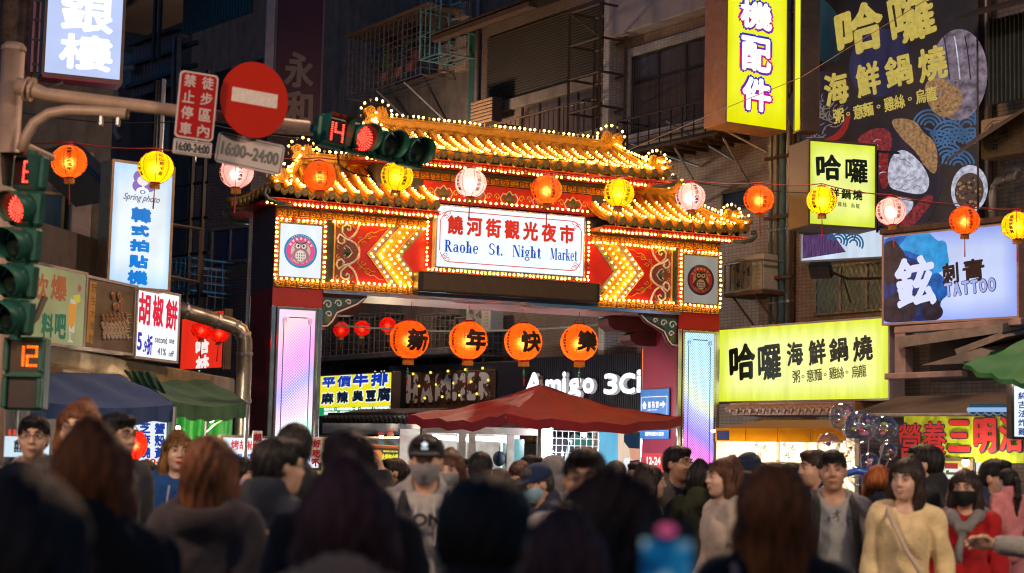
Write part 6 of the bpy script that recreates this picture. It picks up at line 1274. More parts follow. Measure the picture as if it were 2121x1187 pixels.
# lit green tarp inside the stall
b = Board((340, 848), (488, 860), (340, 1090), 21.3, 21.8); t = thing('green_tarp', 'bright green tarpaulin hanging at the back of the left stall', 'tarpaulin', b.M); vs = []
for j in range(11):
    for i in range(25): vs.append((b.w * i / 24, .06 * math.sin(i * 1.1 + j * .3) + .03 * math.sin(i * 2.7), b.h * (1 - j / 10)))
MB().add(vs, [(j * 25 + i, j * 25 + i + 1, (j + 1) * 25 + i + 1, (j + 1) * 25 + i) for j in range(10) for i in range(24)]).build('sheet', pri('tarp_green', (.03, .42, .05), .45, 0, .2, 4), t, smooth=True)
def stall_lamp(name, label, pos, r, power, col=(1, .86, .65), cat='lamp', tube=None):
    t = thing(name, label, cat, Matrix.Translation(pos)); MB().lathe([(r * .5, r * 1.2), (r * .7, r * .9), (r * .75, r * .5)], 12).build('socket', black, t)
    MB().ball((0, 0, 0), r, 14, 10).build('bulb', emi('stall_bulb', (1, .88, .7), 9, 0), t, smooth=True)
    L = bpy.data.lights.new(name + '_light', 'POINT'); L.energy = power; L.color = col; L.shadow_soft_size = r; o = bpy.data.objects.new(name + '_light', L); COL.objects.link(o); o.parent = t; o.location = (0, -.0, -r * 1.6); return t
stall_lamp('stall_bulb', 'bare bulb hanging before the green tarpaulin', P(366, 888, 19.3), .045, 45)
stall_lamp('stall_bulb', 'bare bulb under the green awning frame', P(437, 868, 18.9), .04, 40)
tag(MB().tube([P(430, 862, 18.9), P(470, 866, 19), P(445, 880, 18.9), P(428, 896, 18.8)], .01, 5).build('loose_wire', pri('wire_cream', (.6, .5, .35), .5)), 'loose cream wires dangling under the green awning', 'wire')
# price board and banners
def sheet(name, label, tl, tr, bl, dl, dr, mat, cat='sign', th=.01):
    b = Board(tl, tr, bl, dl, dr); t = thing(name, label, cat, b.M); MB().bbox(0, b.w, 0, th, 0, b.h, .003).build('board', mat, t); return b, t
b, t = sheet('crab_cake_board', 'white lit price board with blue characters for crab shell cakes', (272, 868), (346, 874), (272, 966), 17.0, 17.4, emi('price_white', (.86, .92, 1), .92, .05))
lettering(t, emi('price_blue', (.01, .06, .45), .7, 0), lambda m: [b.text(m, c, 319, y, 341, y + 24, bold=.9) for c, y in (('蟹', 876), ('殼', 901), ('黃', 926))] + [b.text(m, c, 287, y, 311, y + 24, bold=.9) for c, y in (('芝', 874), ('麻', 899), ('燒', 925))])
lettering(t, emi('price_red', (.75, .02, .03), .7, 0), lambda m: b.text(m, '50-', 297, 950, 330, 962, bold=.6))
b, t = sheet('double_joy_box', 'white lit box with double happiness character at the left stall', (0, 903), (104, 898), (0, 946), 12.6, 13.0, emi('joy_white', (.70, .88, 1), .95, .1), th=.2)
lettering(t, ink, lambda m: b.text(m, '囍', 27, 911, 50, 937, bold=.5)); m = MB()
for k in range(9): c = b.loc(20 + 10 * k, 893); m.box(c[0] - .012, c[0] + .012, -.005, .0, b.h + .004, b.h + .05)
m.build('red_trim', emi('joy_red', (.9, .08, .04), .8, 0), t)
lantern('red_stall_lantern', 'lit red stall lantern in front of the crab cake price board', P(279, 921, 15.5), .115, P_rd, 1.2, (1, .5, .25), 1.15, 0, 12, (), hang=.05)
b, t = lightbox('pepper_bun_counter_sign', 'long white lit counter sign for roasted pepper buns before the gate pillar', (462, 906), (662, 902), (462, 966), 19.5, 20.2, emi('counter_white', (.85, .92, 1), 1.0, .05), depth=.1)
lettering(t, emi('counter_red', (.8, .03, .04), .8, 0), lambda m: [b.text(m, '烤胡椒餅', 478, 912, 545, 932, bold=.5), b.text(m, '烤胡椒餅', 585, 910, 655, 930, bold=.5)])
lettering(t, emi('counter_blue', (.02, .15, .55), .8, 0), lambda m: [b.text(m, '蟹殼黃', 482, 940, 540, 960, bold=.5), b.text(m, '芝麻燒', 590, 938, 650, 958, bold=.5)])
for nm, lab, tl, tr, bl, chs, xs in (('paper_strip_sign', 'small white paper strip with red pepper bun characters', (524, 892), (544, 893), (515, 962), '胡椒餅', (533, 529, 525)), ('paper_strip_sign', 'small white paper strip with red praise characters', (645, 905), (668, 903), (642, 958), '好吃不', (656, 655, 653))):
    b, t = sheet(nm, lab, tl, tr, bl, 19.0, 19.1, pri('paper_white', (.75, .66, .70), .7)); lettering(t, pri('ink_red', (.42, .015, .03), .6), lambda m: [b.text(m, c, x - 8, tl[1] + 5 + 20 * i, x + 8, tl[1] + 22 + 20 * i, bold=.8) for i, (c, x) in enumerate(zip(chs, xs))])

# ---- red umbrella and booth beyond
def umbrella(name, label, apex, c, mat, under, val, pole_to):
    t = thing(name, label, 'umbrella', Matrix.Translation(Vector((apex.x, apex.y, 0)))); I = t.matrix_world.inverted(); A_ = I @ apex; c = [I @ Vector(p) for p in c]
    for k in range(4):
        a, b_ = c[k], c[(k + 1) % 4]; vs = []; N = 12
        for j in range(N + 1):
            s_ = j / N
            for i in range(N + 1):
                u = i / N; e = a.lerp(b_, u); e.z += .10 * (math.sin(u * math.pi)) * -1; p = A_.lerp(e, s_); p.z += -.07 * math.sin(s_ * math.pi) + .022 * math.sin(u * 25 + k) * s_ + .012 * math.sin(s_ * 17 + u * 9); vs.append(p)
        fs = [(j * (N + 1) + i, (j + 1) * (N + 1) + i, (j + 1) * (N + 1) + i + 1, j * (N + 1) + i + 1) for j in range(N) for i in range(N)]
        pn = MB().add(vs, fs).build('canopy_panel', mat, t, smooth=True)
        rw = vs[-(N + 1):]; e = []
        for i, p in enumerate(rw): e += [p, p + Vector((0, 0, -val)) + Vector((.02 * math.sin(i * 1.7), -.02 * math.cos(i * 2.1), 0))]
        MB().add(e, [(2 * i, 2 * i + 2, 2 * i + 3, 2 * i + 1) for i in range(N)]).build('valance', mat, pn, smooth=True)
        MB().tube([A_ - Vector((0, 0, .2)), A_.lerp(c[k], .5) - Vector((0, 0, .16)), c[k] - Vector((0, 0, .05))], .014, 6).build('rib', steel, t)
    MB().tube([(0, 0, 0), (0, 0, A_.z + .08)], .03, 10).build('pole', steel, t); MB().ball((0, 0, A_.z + .1), .04, 10, 6).build('finial', rusty, t)
    return t
redc = pri('umbrella_red', (.22, .005, .016), .6, 0, .3, 3, .4, 14, stain=.45)
ap = P(1120, 797, 24.6); umbrella('red_umbrella', 'large red market umbrella over a lit glass booth under the gate', ap, [P(845, 858, 24.3), P(1048, 857, 22.6), P(1410, 866, 24.6), P(1180, 850, 27.0)], redc, None, .13, 0)
# booth
bo = Board((885, 888), (1345, 880), (885, 1060), 25.6, 27.2); t = thing('glass_booth', 'lit aluminium and glass sales booth under the red umbrella', 'booth', bo.M)
m = MB(); xs = [bo.loc(x, 920)[0] for x in (872, 955, 972, 1052, 1126)]; zt_ = bo.h
for x0, x1 in ((xs[0], xs[0] + .07), (xs[1] - .05, xs[1] + .07), (xs[2] - .02, xs[2] + .10), (xs[3] - .03, xs[3] + .1), (xs[4] - .1, xs[4] + .14)): MB().bbox(x0, x1, -.03, .05, -.35, zt_ + .1, .006).build('post', pri('booth_aluminium', (.55, .53, .50), .35, .7), t)
MB().bbox(xs[0], xs[4] + .14, -.04, .06, zt_ - .06, zt_ + .1, .006).build('top_rail', pri('booth_aluminium', (.55, .53, .50)), t)
MB().box(xs[0], xs[4], .9, .93, -.35, zt_).build('back_panel', pri('booth_back', (.72, .74, .72), .6), t)
def clear(n, l, tc):
    a = n.new('ShaderNodeBsdfTransparent'); g = n.new('ShaderNodeBsdfGlossy'); g.inputs['Roughness'].default_value = .03; x = n.new('ShaderNodeMixShader'); x.inputs[0].default_value = .06; l.new(a.outputs[0], x.inputs[1]); l.new(g.outputs[0], x.inputs[2]); return x.outputs[0]
clearm = shade('clear_glass', clear)
for a_, b_ in ((xs[0] + .07, xs[1] - .05), (xs[2] + .1, xs[3] - .03), (xs[3] + .1, xs[4] - .1)): MB().box(a_, b_, .0, .006, -.3, zt_ - .07).build('pane', clearm, t)
MB().box(xs[3] + .15, xs[4] - .1, .5, .52, -.3, zt_ - .12).build('teal_screen', emi('booth_teal', (.25, .62, .68), .75, .15, (.5, 1, .8), 2), t)
MB().box(xs[3] + .2, xs[4] - .55, .44, .45, -.3, .42).build('pink_notice', pri('notice_pink', (.75, .30, .62), .6), t)
for k, x0 in enumerate((xs[2] + .18, xs[0] + .3)): MB().tube([(x0, .3, zt_ - .12), (x0 + .62, .3, zt_ - .14)], .035, 10).build('tube_light', emi('tube_white', (.9, .97, 1), 7, 0), t)
poster = MB().box(xs[3] - .42, xs[3] - .04, .08, .085, .05, .62).build('poster', pri('poster_white', (.7, .7, .72), .5), t)
m = MB(); glyph_into(m, 'MINI', xs[3] - .24, .52, .30, .085, .077, .006)
for k in range(3): m.box(xs[3] - .40, xs[3] - .08, .077, .079, .12 + .10 * k, .14 + .10 * k)
m.build('poster_print', pri('print_red', (.5, .03, .04), .5), poster)
cap_ = thing('navy_sun_hat', 'navy hat hanging inside the lit booth', 'hat', bo.M @ T(xs[3] - .12, .05, .82)); MB().ball((0, 0, 0), (.10, .09, .12), 14, 10).build('crown', pri('cap_navy', (.01, .03, .07), .7), cap_, smooth=True); MB().tube([(0, 0, .12), (.0, 0, .2)], .006, 5).build('hook', steel, cap_)
b2 = Board((975, 868), (1140, 864), (975, 884), 25.0, 25.4); t = thing('booth_header', 'white header board with red characters under the umbrella rim', 'sign', b2.M); MB().bbox(0, b2.w, 0, .03, 0, b2.h * 1.1, .004).build('board', pri('header_white', (.6, .58, .56), .5), t)
lettering(t, pri('header_red', (.45, .02, .03), .5), lambda m: [b2.text(m, '海鮮胡椒', 980, 870, 1040, 884, bold=.4), b2.text(m, '激推', 1072, 868, 1110, 882, bold=.4)])
# clothes behind mesh and phone posters
g = Board((1140, 892), (1240, 888), (1140, 990), 27.0, 27.6); t = thing('clothes_mesh', 'white wire mesh rack with hanging jackets beside the booth', 'rack', g.M); m = MB()
for k in range(9): m.tube([(g.w * k / 8, 0, -.4), (g.w * k / 8, 0, g.h)], .008, 4)
for k in range(11): m.tube([(0, 0, -.4 + (g.h + .4) * k / 10), (g.w, 0, -.4 + (g.h + .4) * k / 10)], .008, 4)
m.build('wire_mesh', pri('mesh_white', (.6, .6, .6), .4, .3), t)
def jacket(label, cx_, cz_, col, slv):
    t = thing('hanging_jacket', label, 'jacket', g.M @ T(cx_, .12, cz_)); m = MB(); m.prism([(-.24, -.34), (.24, -.34), (.25, .2), (.12, .30), (.04, .26), (-.04, .26), (-.12, .30), (-.25, .2)], -.05, .05); m.build('body', pri('jk_%s' % label[:6], col, .7), t)
    for s_ in (-1, 1): MB().tube([(s_ * .24, 0, .2), (s_ * .31, 0, -.02), (s_ * .33, -.02, -.28)], [.07, .065, .05], 8).build('sleeve', pri('sl_%s' % label[:6], slv, .7), t, smooth=True)
    m = MB(); glyph_into(m, 'C', -.11, .02, .07, .09, -.056, .008); glyph_into(m, 'R', .11, .02, .07, .09, -.056, .008); m.build('patch_letters', pri('patch_white', (.7, .75, .75), .6), t); return t
jacket('dark green varsity jacket with pale sleeves on the wire rack', g.w * .72, g.h * .55, (.01, .09, .08), (.35, .5, .5)); jacket('black jacket hanging behind the white wire rack', g.w * .2, g.h * .5, (.015, .018, .025), (.015, .018, .025))
b, t = lightbox('phone_poster', 'lit blue and cream phone advertisement with person in dark helmet', (1236, 895), (1345, 890), (1236, 1008), 27.6, 28.2, emi('poster_sky', (.16, .58, .86), .85, .12), depth=.1)
m = MB(); m.prism([b.loc(*q) for q in ((1280, 894), (1344, 891), (1344, 1006), (1280, 1006))], -.003, -.001, 0); m.prism([b.loc(*q) for q in ((1292, 900), (1312, 893), (1340, 896), (1342, 915), (1328, 930), (1302, 928), (1292, 915))], -.0045, -.0032, 1)
m.prism([b.loc(*q) for q in ((1302, 922), (1330, 920), (1336, 940), (1322, 958), (1306, 950))], -.0042, -.0031, 2); m.prism([b.loc(*q) for q in ((1286, 985), (1300, 955), (1325, 952), (1343, 975), (1343, 1004), (1286, 1004))], -.006, -.0047, 3); m.prism([b.loc(*q) for q in ((1292, 950), (1304, 948), (1304, 982), (1292, 984))], -.0075, -.0062, 4)
m.build('advert_picture', [emi('ad_cream', (.95, .72, .55), .8, .1), emi('ad_navy', (.02, .05, .10), .6, .2), emi('ad_skin', (.85, .42, .28), .8, .1), emi('ad_plum', (.12, .03, .10), .6, .2), emi('ad_white', (.9, .95, 1), .95, 0)], t)
lettering(t, white_l, lambda m: [b.text(m, '5G-CHANGE', 1308, 972, 1336, 977, bold=.2, y=-.0085), b.text(m, 'LIMITED OFFER', 1306, 980, 1336, 985, bold=.2, y=-.0085)])
# small yellow stall with blue canopy far inside
b, t = lightbox('bbq_stall_sign', 'dark green lit stall sign with yellow characters far inside the market', (770, 932), (838, 930), (770, 962), 27, 27, emi('bbq_green', (.02, .07, .02), .6, .2), depth=.1)
m = MB(); c = b.loc(780, 944); m.prism([(c[0] + .10 * math.cos(a), c[1] + .10 * math.sin(a)) for a in [2 * math.pi * i / 20 for i in range(20)]], -.004, -.002, 0); b.text(m, '大餅包小餅', 790, 940, 826, 954, bold=.7, mi=1); b.text(m, '饒河街人氣小吃', 794, 933, 824, 937, bold=.2, mi=1); m.build('sign_print', [emi('bbq_orange', (.95, .25, .02), .85, 0), emi('bbq_yellow', (.95, .8, .03), .9, 0)], t)
b, t = lightbox('orange_strip_sign', 'narrow orange lit strip beside the dark green stall sign', (829, 926), (838, 926), (829, 965), 26.9, 26.9, emi('strip_orange', (.95, .55, .02), .9, 0), depth=.05)
canopy('teal_canopy', 'small teal canopy with orange rim far inside the market', [P(752, 922, 27.5), P(860, 926, 27.5), P(845, 908, 29), P(765, 908, 29)], 0, pri('canvas_teal', (.02, .13, .17), .6), .07)
tag(MB().tube([P(752, 925, 27.4), P(800, 928, 27.4), P(858, 931, 27.4)], .045, 8).build('canopy_rim', pri('rim_orange', (.62, .16, .03), .5)), 'orange padded rim along the small teal canopy', 'rim')
b, t = lightbox('far_shop_glow', 'warm lit shop interior far behind the market crowd', (640, 905), (880, 895), (640, 985), 31, 30, emi('far_glow', (.95, .66, .22), .55, .45, (3, 1, 3), 2), depth=.2, cat='shop front')
lettering(t, emi('far_red', (.8, .05, .02), .6, 0), lambda m: [b.text(m, '中', 783, 893, 796, 908, bold=.8), b.text(m, '品', 802, 890, 816, 906, bold=.8)])
b, t = sheet('grey_shop_band', 'grey shop shutter band below the tiled eave beyond the gate', (668, 876), (880, 868), (668, 898), 32, 30.5, pri('band_grey', (.22, .22, .25), .5), 'shutter', .1)
def tile_eave(name, label, tl, tr, dl, dr, n, col, sc=1.):
    b = Board(tl, tr, (tl[0], tl[1] + 24), dl, dr); t = thing(name, label, 'roof eave', b.M); w = b.w / n; tm = pri(name + '_tile', col, .5, 0, .35, 20, .3)
    MB().box(0, b.w, .12, 1.2, b.h * .1, b.h * 1.15).build('tile_bed', tm, t); me = MB().tube([(0, .9, .18 * sc), (0, .0, 0)], w * .33, 8).mesh('eave_tile', tm, True)
    for i in range(n): put('eave_tile', me, t, T(w * (i + .5), 0, b.h * .6))
    dm = MB().prism([(-w * .3, .02), (w * .3, .02), (0, -w * .45)], -.01, .02).mesh('drip_tile', tm)
    for i in range(n): put('drip_tile', dm, t, T(w * (i + 1) - w * .02, .0, b.h * .5))
    return t
tile_eave('grey_tile_eave', 'row of dark grey roof tiles under the steak sign beyond the gate', (668, 858), (850, 850), 33.5, 31.0, 20, (.09, .08, .08))
tile_eave('brown_tile_eave', 'row of brown barrel roof tiles under the long noodle sign', (1500, 838), (1760, 824), 26.6, 24.6, 18, (.25, .13, .07))
# ---- right shop: orange awning, lit interior
b = Board((1482, 878), (1752, 858), (1482, 914), 24.5, 22.6); t = thing('orange_awning', 'orange backlit shop awning with blue label under the tiled eave', 'awning', b.M)
def glowcloth(n, l, tc):
    a = n.new('ShaderNodeBsdfTranslucent'); a.inputs[0].default_value = (1, .42, .015, 1); d = n.new('ShaderNodeBsdfDiffuse'); d.inputs[0].default_value = (.65, .25, .02, 1); x = n.new('ShaderNodeMixShader'); x.inputs[0].default_value = .35; l.new(a.outputs[0], x.inputs[1]); l.new(d.outputs[0], x.inputs[2]); return x.outputs[0]
n = 30; vs = []
for i in range(n + 1): x = b.w * i / n; wv = .012 * math.sin(i * 1.3); vs += [(x, wv, 0), (x, wv * .4, b.h * .75)]
MB().add(vs, [(2 * i, 2 * i + 2, 2 * i + 3, 2 * i + 1) for i in range(n)]).build('valance', shade('awning_orange', glowcloth), t)
MB().add([(0, 0, b.h * .75), (b.w, 0, b.h * .75), (b.w, 1.0, b.h * 1.35), (0, 1.0, b.h * 1.35)], [(0, 1, 2, 3)]).build('top_sheet', pri('awning_brown', (.26, .11, .03), .7), t)
c0, c1 = b.loc(1488, 892), b.loc(1513, 912); MB().box(c0[0], c1[0], -.03, -.025, c1[1], c0[1]).build('blue_label', pri('label_blue', (.03, .05, .30), .5), t)
for k in (1, 2, 3): MB().tube([(b.w * k / 4, -.012, 0), (b.w * k / 4, -.008, b.h * .74)], .006, 4).build('seam', pri('awning_brown', (.26, .11, .03)), t)
b = Board((1484, 905), (1770, 880), (1484, 1010), 26.4, 24.4); t = thing('lit_shop_wall', 'bright cream interior wall of the noodle shop', 'wall', b.M); MB().box(0, b.w, 0, .1, -.7, b.h).build('panel', pri('shop_cream', (.75, .66, .50), .6), t)
MB().box(b.w * .02, b.w * .9, -.10, -.005, b.h * .28, b.h * .34).build('shelf', pri('shop_grey', (.4, .38, .34), .5), t); MB().box(b.w * .45, b.w * .68, -.08, -.005, -.6, b.h * .26).build('menu_board', emi('menu_yellow', (.9, .7, .03), .7, .1), t)
for i, px in enumerate((1592, 1650)):
    c = b.loc(px, 960); ac_unit('wall_fan_unit', ['cream fan unit on the shop wall nearer the gate pillar', 'cream fan unit on the shop wall nearer the balloons'][i], b.M @ T(c[0], -.01, c[1]), .46, .42, .12, 'fan units in the lit shop', (.7, .62, .48))
for x in (.85, 1.7, 2.5):
    L = bpy.data.lights.new('shop_tube', 'AREA'); L.shape = 'RECTANGLE'; L.size = .9; L.size_y = .06; L.energy = 22; L.color = (1, .86, .62)
    f = thing('shop_tube_light', ['shop ceiling tube light near the gate pillar', 'shop ceiling tube light above the fan units', 'shop ceiling tube light near the balloons'][int(x)], 'lamp', b.M @ T(x, -.55, b.h + .05), 'shop ceiling tubes'); MB().tube([(-.45, 0, .03), (.45, 0, .03)], .018, 8).build('tube', emi('tube_warm', (1, .9, .7), 5, 0), f); o = bpy.data.objects.new('shop_tube', L); COL.objects.link(o); o.parent = f; o.location = (0, 0, -.01)
# dark shed roof, green umbrella, banner, white sign at the right edge
MM = Board((1842, 690), (2121, 655), (1842, 780), 22.5, 20.5); t = thing('tin_shelter', 'pink grey tin shelter frame with sloping corrugated sheets below the tattoo sign', 'shelter', MM.M); pinkm = pri('frame_pink', (.34, .24, .23), .6, .2, .3, 4)
q = lambda x, y: MM.loc(x, y)
MB().bbox(q(1858, 700)[0], q(1880, 700)[0], -.05, .1, q(1870, 780)[1], q(1870, 680)[1], .01).build('post', pinkm, t); MB().bbox(q(1858, 700)[0], MM.w, -.06, .06, MM.h - .02, MM.h + .07, .01).build('beam', pinkm, t)
MB().bbox(q(1845, 780)[0], q(2005, 780)[0], -.12, .0, q(1900, 785)[1], q(1900, 772)[1], .01).build('beam', pinkm, t)
for (a0, a1, a2, a3) in (((1872, 700), (2095, 672), (2095, 690), (1880, 722)), ((1995, 725), (2090, 690), (2100, 700), (2000, 738)), ((1925, 758), (2050, 722), (2070, 730), (2055, 752))):
    pts = [q(*a0), q(*a1), q(*a2), q(*a3)]; vs = [(p[0], -.15, p[1]) for p in pts] + [(p[0], .6, p[1] + .15) for p in pts]; MB().add(vs, [(0, 1, 2, 3), (4, 5, 6, 7), (0, 1, 5, 4), (3, 2, 6, 7), (0, 3, 7, 4), (1, 2, 6, 5)]).build('tin_sheet', pri('shelter_tin', (.27, .24, .22), .5, .4, .3), t)
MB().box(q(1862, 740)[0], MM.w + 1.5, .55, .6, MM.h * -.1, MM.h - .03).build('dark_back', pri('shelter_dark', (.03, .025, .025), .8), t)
ap = P(2190, 655, 17.5); umbrella('green_umbrella', 'green market umbrella reaching in beside the tin shelter', ap, [P(1996, 752, 17.2), P(2180, 780, 15.8), P(2380, 760, 17.4), P(2210, 735, 19)], pri('umbrella_green', (.01, .12, .035), .6, 0, .15, 3), None, .05, 0)
b = Board((1760, 830), (2121, 790), (1760, 862), 21.5, 19.5); t = thing('brown_awning', 'dark brown canvas awning above the sandwich banner', 'awning', b.M); MB().add([(0, -.1, 0), (b.w + .5, -.1, 0), (b.w + .5, 1.0, b.h * 1.5), (0, 1.0, b.h * 1.5), (0, -.08, -.25), (b.w + .5, -.08, -.25)], [(0, 1, 2, 3), (0, 4, 5, 1)]).build('sheet', pri('canvas_brown', (.085, .065, .05), .8, 0, .3, 4, .3, 20), t); MB().tube([(0, -.12, .0), (b.w + .5, -.12, .0)], .03, 8).build('rail', pri('rail_grey', (.35, .33, .33), .4, .5), t)
b = Board((1872, 862), (2160, 826), (1862, 954), 18.6, 17.6); t = thing('sandwich_banner', 'yellow green cloth banner with big red sandwich characters', 'banner', b.M); vs = []
for j in range(7):
    for i in range(41): vs.append((b.w * i / 40, .02 * math.sin(i * .8 + j * .6) * (j / 6 + .3) + .012 * math.sin(i * 2.1), b.h * (1 - j / 6)))
MB().add(vs, [(j * 41 + i, (j + 1) * 41 + i, (j + 1) * 41 + i + 1, j * 41 + i + 1) for j in range(6) for i in range(40)]).build('cloth', pri('banner_lime', (.50, .62, .02), .6, 0, .06, 3), t, smooth=True)
sc_ = (('營', 1864, 876, 1912, 950), ('養', 1914, 872, 1964, 942), ('三', 1966, 868, 2014, 938), ('明', 2020, 864, 2068, 940), ('治', 2072, 860, 2124, 938))
lettering(t, pri('banner_navy', (.02, .02, .09), .6), lambda m: [b.text(m, c, x0 - 1, y0 - 1, x1 + 1, y1 + 1, bold=4.2 if c in '三明治' else 2.3, y=-.038) for c, x0, y0, x1, y1 in sc_], 'outline'); lettering(t, pri('banner_red', (.58, .03, .03), .6), lambda m: [b.text(m, c, x0 + 1, y0 + 2, x1 - 1, y1 - 2, bold=2.6 if c in '三明治' else 1.0, y=-.045) for c, x0, y0, x1, y1 in sc_])
b, t = lightbox('vertical_white_sign', 'white lit vertical sign with blue characters at the sandwich stall', (2099, 800), (2150, 796), (2101, 904), 16.8, 16.9, emi('vertical_white', (.85, .93, 1), 1.1, .05), depth=.08)
lettering(t, emi('vertical_blue', (.04, .12, .42), .7, 0), lambda m: [b.text(m, c, 2108, 812 + 18.5 * i, 2126, 828 + 18.5 * i, bold=.5) for i, c in enumerate('純古法炸雞')])
MB().tube([(-.1, -.06, b.h + .05), (b.w, -.06, b.h + .05)], .03, 10).build('tube_light', emi('tube_white', (.9, .97, 1), 7), t)
for i, (x0, x1) in enumerate(((1935, 2010), (2022, 2084))):
    b, t = lightbox('menu_panel', ['lit yellow menu panel with sandwich pictures under the banner', 'lit yellow menu panel with pink print beside the white post'][i], (x0, 954 - i * 2), (x1, 952 - i * 2), (x0, 1020), 18.2, 18.0, emi('menu_gold', (.92, .72, .12), .85, .15), depth=.08); m = MB(); rnd = random.Random(i)
    for k in range(14): c = b.loc(x0 + rnd.uniform(8, x1 - x0 - 8), 960 + rnd.uniform(0, 50)); m.box(c[0] - .07, c[0] + .07, -.004 - k * .0002, -.002 - k * .0002, c[1] - .03, c[1] + .03, k % 3)
    m.build('menu_print', [emi('menu_red', (.7, .06, .05), .6, 0), emi('menu_white', (.95, .95, .9), .9, 0), emi('menu_green', (.1, .25, .05), .6, 0)], t)
b = Board((2008, 836), (2110, 822), (2008, 870), 19.2, 18.8); t = thing('blue_scallop_trim', 'blue stall trim with pale scallops above the sandwich banner', 'trim', b.M); MB().box(0, b.w, 0, .05, -.1, b.h).build('board', pri('trim_blue', (.01, .09, .18), .5), t)
for k in range(6): MB().tube([(b.w * (k + .5) / 6 + .05 * math.cos(a), -.01, b.h * .55 + .05 * math.sin(a)) for a in [math.pi + math.pi * i / 8 for i in range(9)]], .012, 5).build('scallop', pri('trim_pale', (.5, .6, .65), .4), t)
MB().tube([(0, -.04, b.h * .62), (b.w, -.04, b.h * .62)], .025, 8).build('tube_light', emi('tube_blue', (.3, .5, .8), .9, 0), t)
# floodlight under the photo strip
c = P(1700, 560, 25.2); t = thing('floodlight', 'black rectangular floodlight on an iron bracket above the long noodle sign', 'floodlight', Matrix.Translation(c) @ RZ(R_(-30)) @ RX(R_(35))); MB().bbox(-.17, .17, -.06, .06, -.12, .12, .015).build('housing', black, t); MB().box(-.15, .15, -.064, -.061, -.10, .10).build('glass', glassm, t)
MB().tube([(0, .06, 0), (.25, .35, -.35), (1.0, .5, -.45)], .022, 5).build('bracket', rusty, t); MB().tube([(.2, .3, -.3), (.2, .4, -.8)], .015, 5).build('stay', rusty, t)
# ---- balloons
def bubble(n, l, tc):
    a = n.new('ShaderNodeBsdfTransparent'); g = n.new('ShaderNodeBsdfGlossy'); g.inputs['Roughness'].default_value = .02; lw = n.new('ShaderNodeLayerWeight'); lw.inputs[0].default_value = .35
    cr = n.new('ShaderNodeValToRGB'); cr.color_ramp.elements[0].color = (1, .88, .97, 1); cr.color_ramp.elements[1].color = (.88, 1, .97, 1); nz = n.new('ShaderNodeTexNoise'); nz.inputs['Scale'].default_value = 6; l.new(tc.outputs['Object'], nz.inputs['Vector']); l.new(nz.outputs[0], cr.inputs[0]); l.new(cr.outputs[0], g.inputs[0])
    mr = n.new('ShaderNodeMapRange'); mr.inputs['To Min'].default_value = .10; mr.inputs['To Max'].default_value = .9; l.new(lw.outputs['Facing'], mr.inputs[0])
    x = n.new('ShaderNodeMixShader'); l.new(mr.outputs[0], x.inputs[0]); l.new(a.outputs[0], x.inputs[1]); l.new(g.outputs[0], x.inputs[2]); return x.outputs[0]
bubm = shade('bubble_film', bubble); rnd = random.Random(21)
hand = P(1790, 1075, 12.4)
bl = [(1745, 863, 28, 12.6), (1780, 885, 33, 12.3), (1800, 880, 24, 12.9), (1832, 888, 27, 12.5), (1716, 922, 25, 12.4), (1752, 935, 22, 12.8), (1800, 960, 22, 12.6), (1775, 985, 20, 12.2), (1808, 1010, 18, 12.4), (1840, 935, 18, 12.7)]
desc = ['highest clear bubble balloon with green and pink confetti', 'big clear bubble balloon with red nose shape inside', 'clear bubble balloon half hidden behind the big one', 'clear bubble balloon nearest the sandwich banner', 'bubble balloon with dark violet filling beside the fan unit', 'small clear bubble balloon over the dark haired man', 'pink bubble balloon low in the bunch', 'lowest violet bubble balloon in the bunch', 'small pink bubble balloon beside the auburn hair', 'small clear bubble balloon beside the white wrapping']
for i, (px, py, rp, d) in enumerate(bl):
    c = P(px, py, d); r = rp * d / FPX; t = thing('bubble_balloon', desc[i], 'balloon', Matrix.Translation(c), 'bunch of bubble balloons')
    MB().ball((0, 0, 0), (r, r, r * 1.05), 24, 16).build('film', bubm, t, smooth=True); m = MB()
    cols_ = [(.5, .7, .05), (.85, .3, .5), (.6, .05, .05), (.95, .6, .4), (.25, .12, .6), (.1, .5, .75)] if i not in (4, 7) else [(.06, .04, .14), (.2, .12, .4), (.5, .4, .8)]
    if i in (6, 8): cols_ = [(.8, .2, .5), (.9, .5, .7), (.5, .2, .6)]
    for k in range(9):
        a, e, q = rnd.uniform(0, 6.28), rnd.uniform(-1, 1), r * rnd.uniform(.2, .62); s_ = r * rnd.uniform(.14, .30); M_ = T(q * math.cos(a) * math.cos(e), q * math.sin(a) * math.cos(e), q * math.sin(e)) @ RZ(rnd.uniform(0, 6)) @ RX(rnd.uniform(0, 3)); m.ball((0, 0, 0), (s_, s_ * .55, s_ * .3), 8, 6, k % len(cols_), M_)
    if i == 1: m.ball((0, -r * .7, .0), r * .12, 8, 6, 2)
    m.build('confetti', [pri('confetti_%d_%d' % (len(cols_), int(c_[0] * 99 + c_[1] * 9)), c_, .4) for c_ in cols_], t); v = hand - c; MB().tube([Vector((0, 0, -r * 1.05)), v * .5 + Vector((0, 0, -.03)), v], .003, 4).build('string', pri('string_white', (.6, .6, .6)), t)
t = thing('twist_balloon', 'blue and red twisted balloon ring low in the balloon bunch', 'balloon', Matrix.Translation(P(1775, 995, 12.0))); MB().tube([(-.14 + .03 * 0, 0, -.02), (-.1, 0, .04), (0, 0, .07), (.1, 0, .05), (.15, 0, -.01)], .028, 10).build('blue_section', pri('balloon_blue', (.02, .12, .6), .25), t, smooth=True); MB().ball((-.16, 0, -.02), (.045, .04, .04), 12, 8).build('red_section', pri('balloon_red', (.6, .02, .02), .25), t, smooth=True)

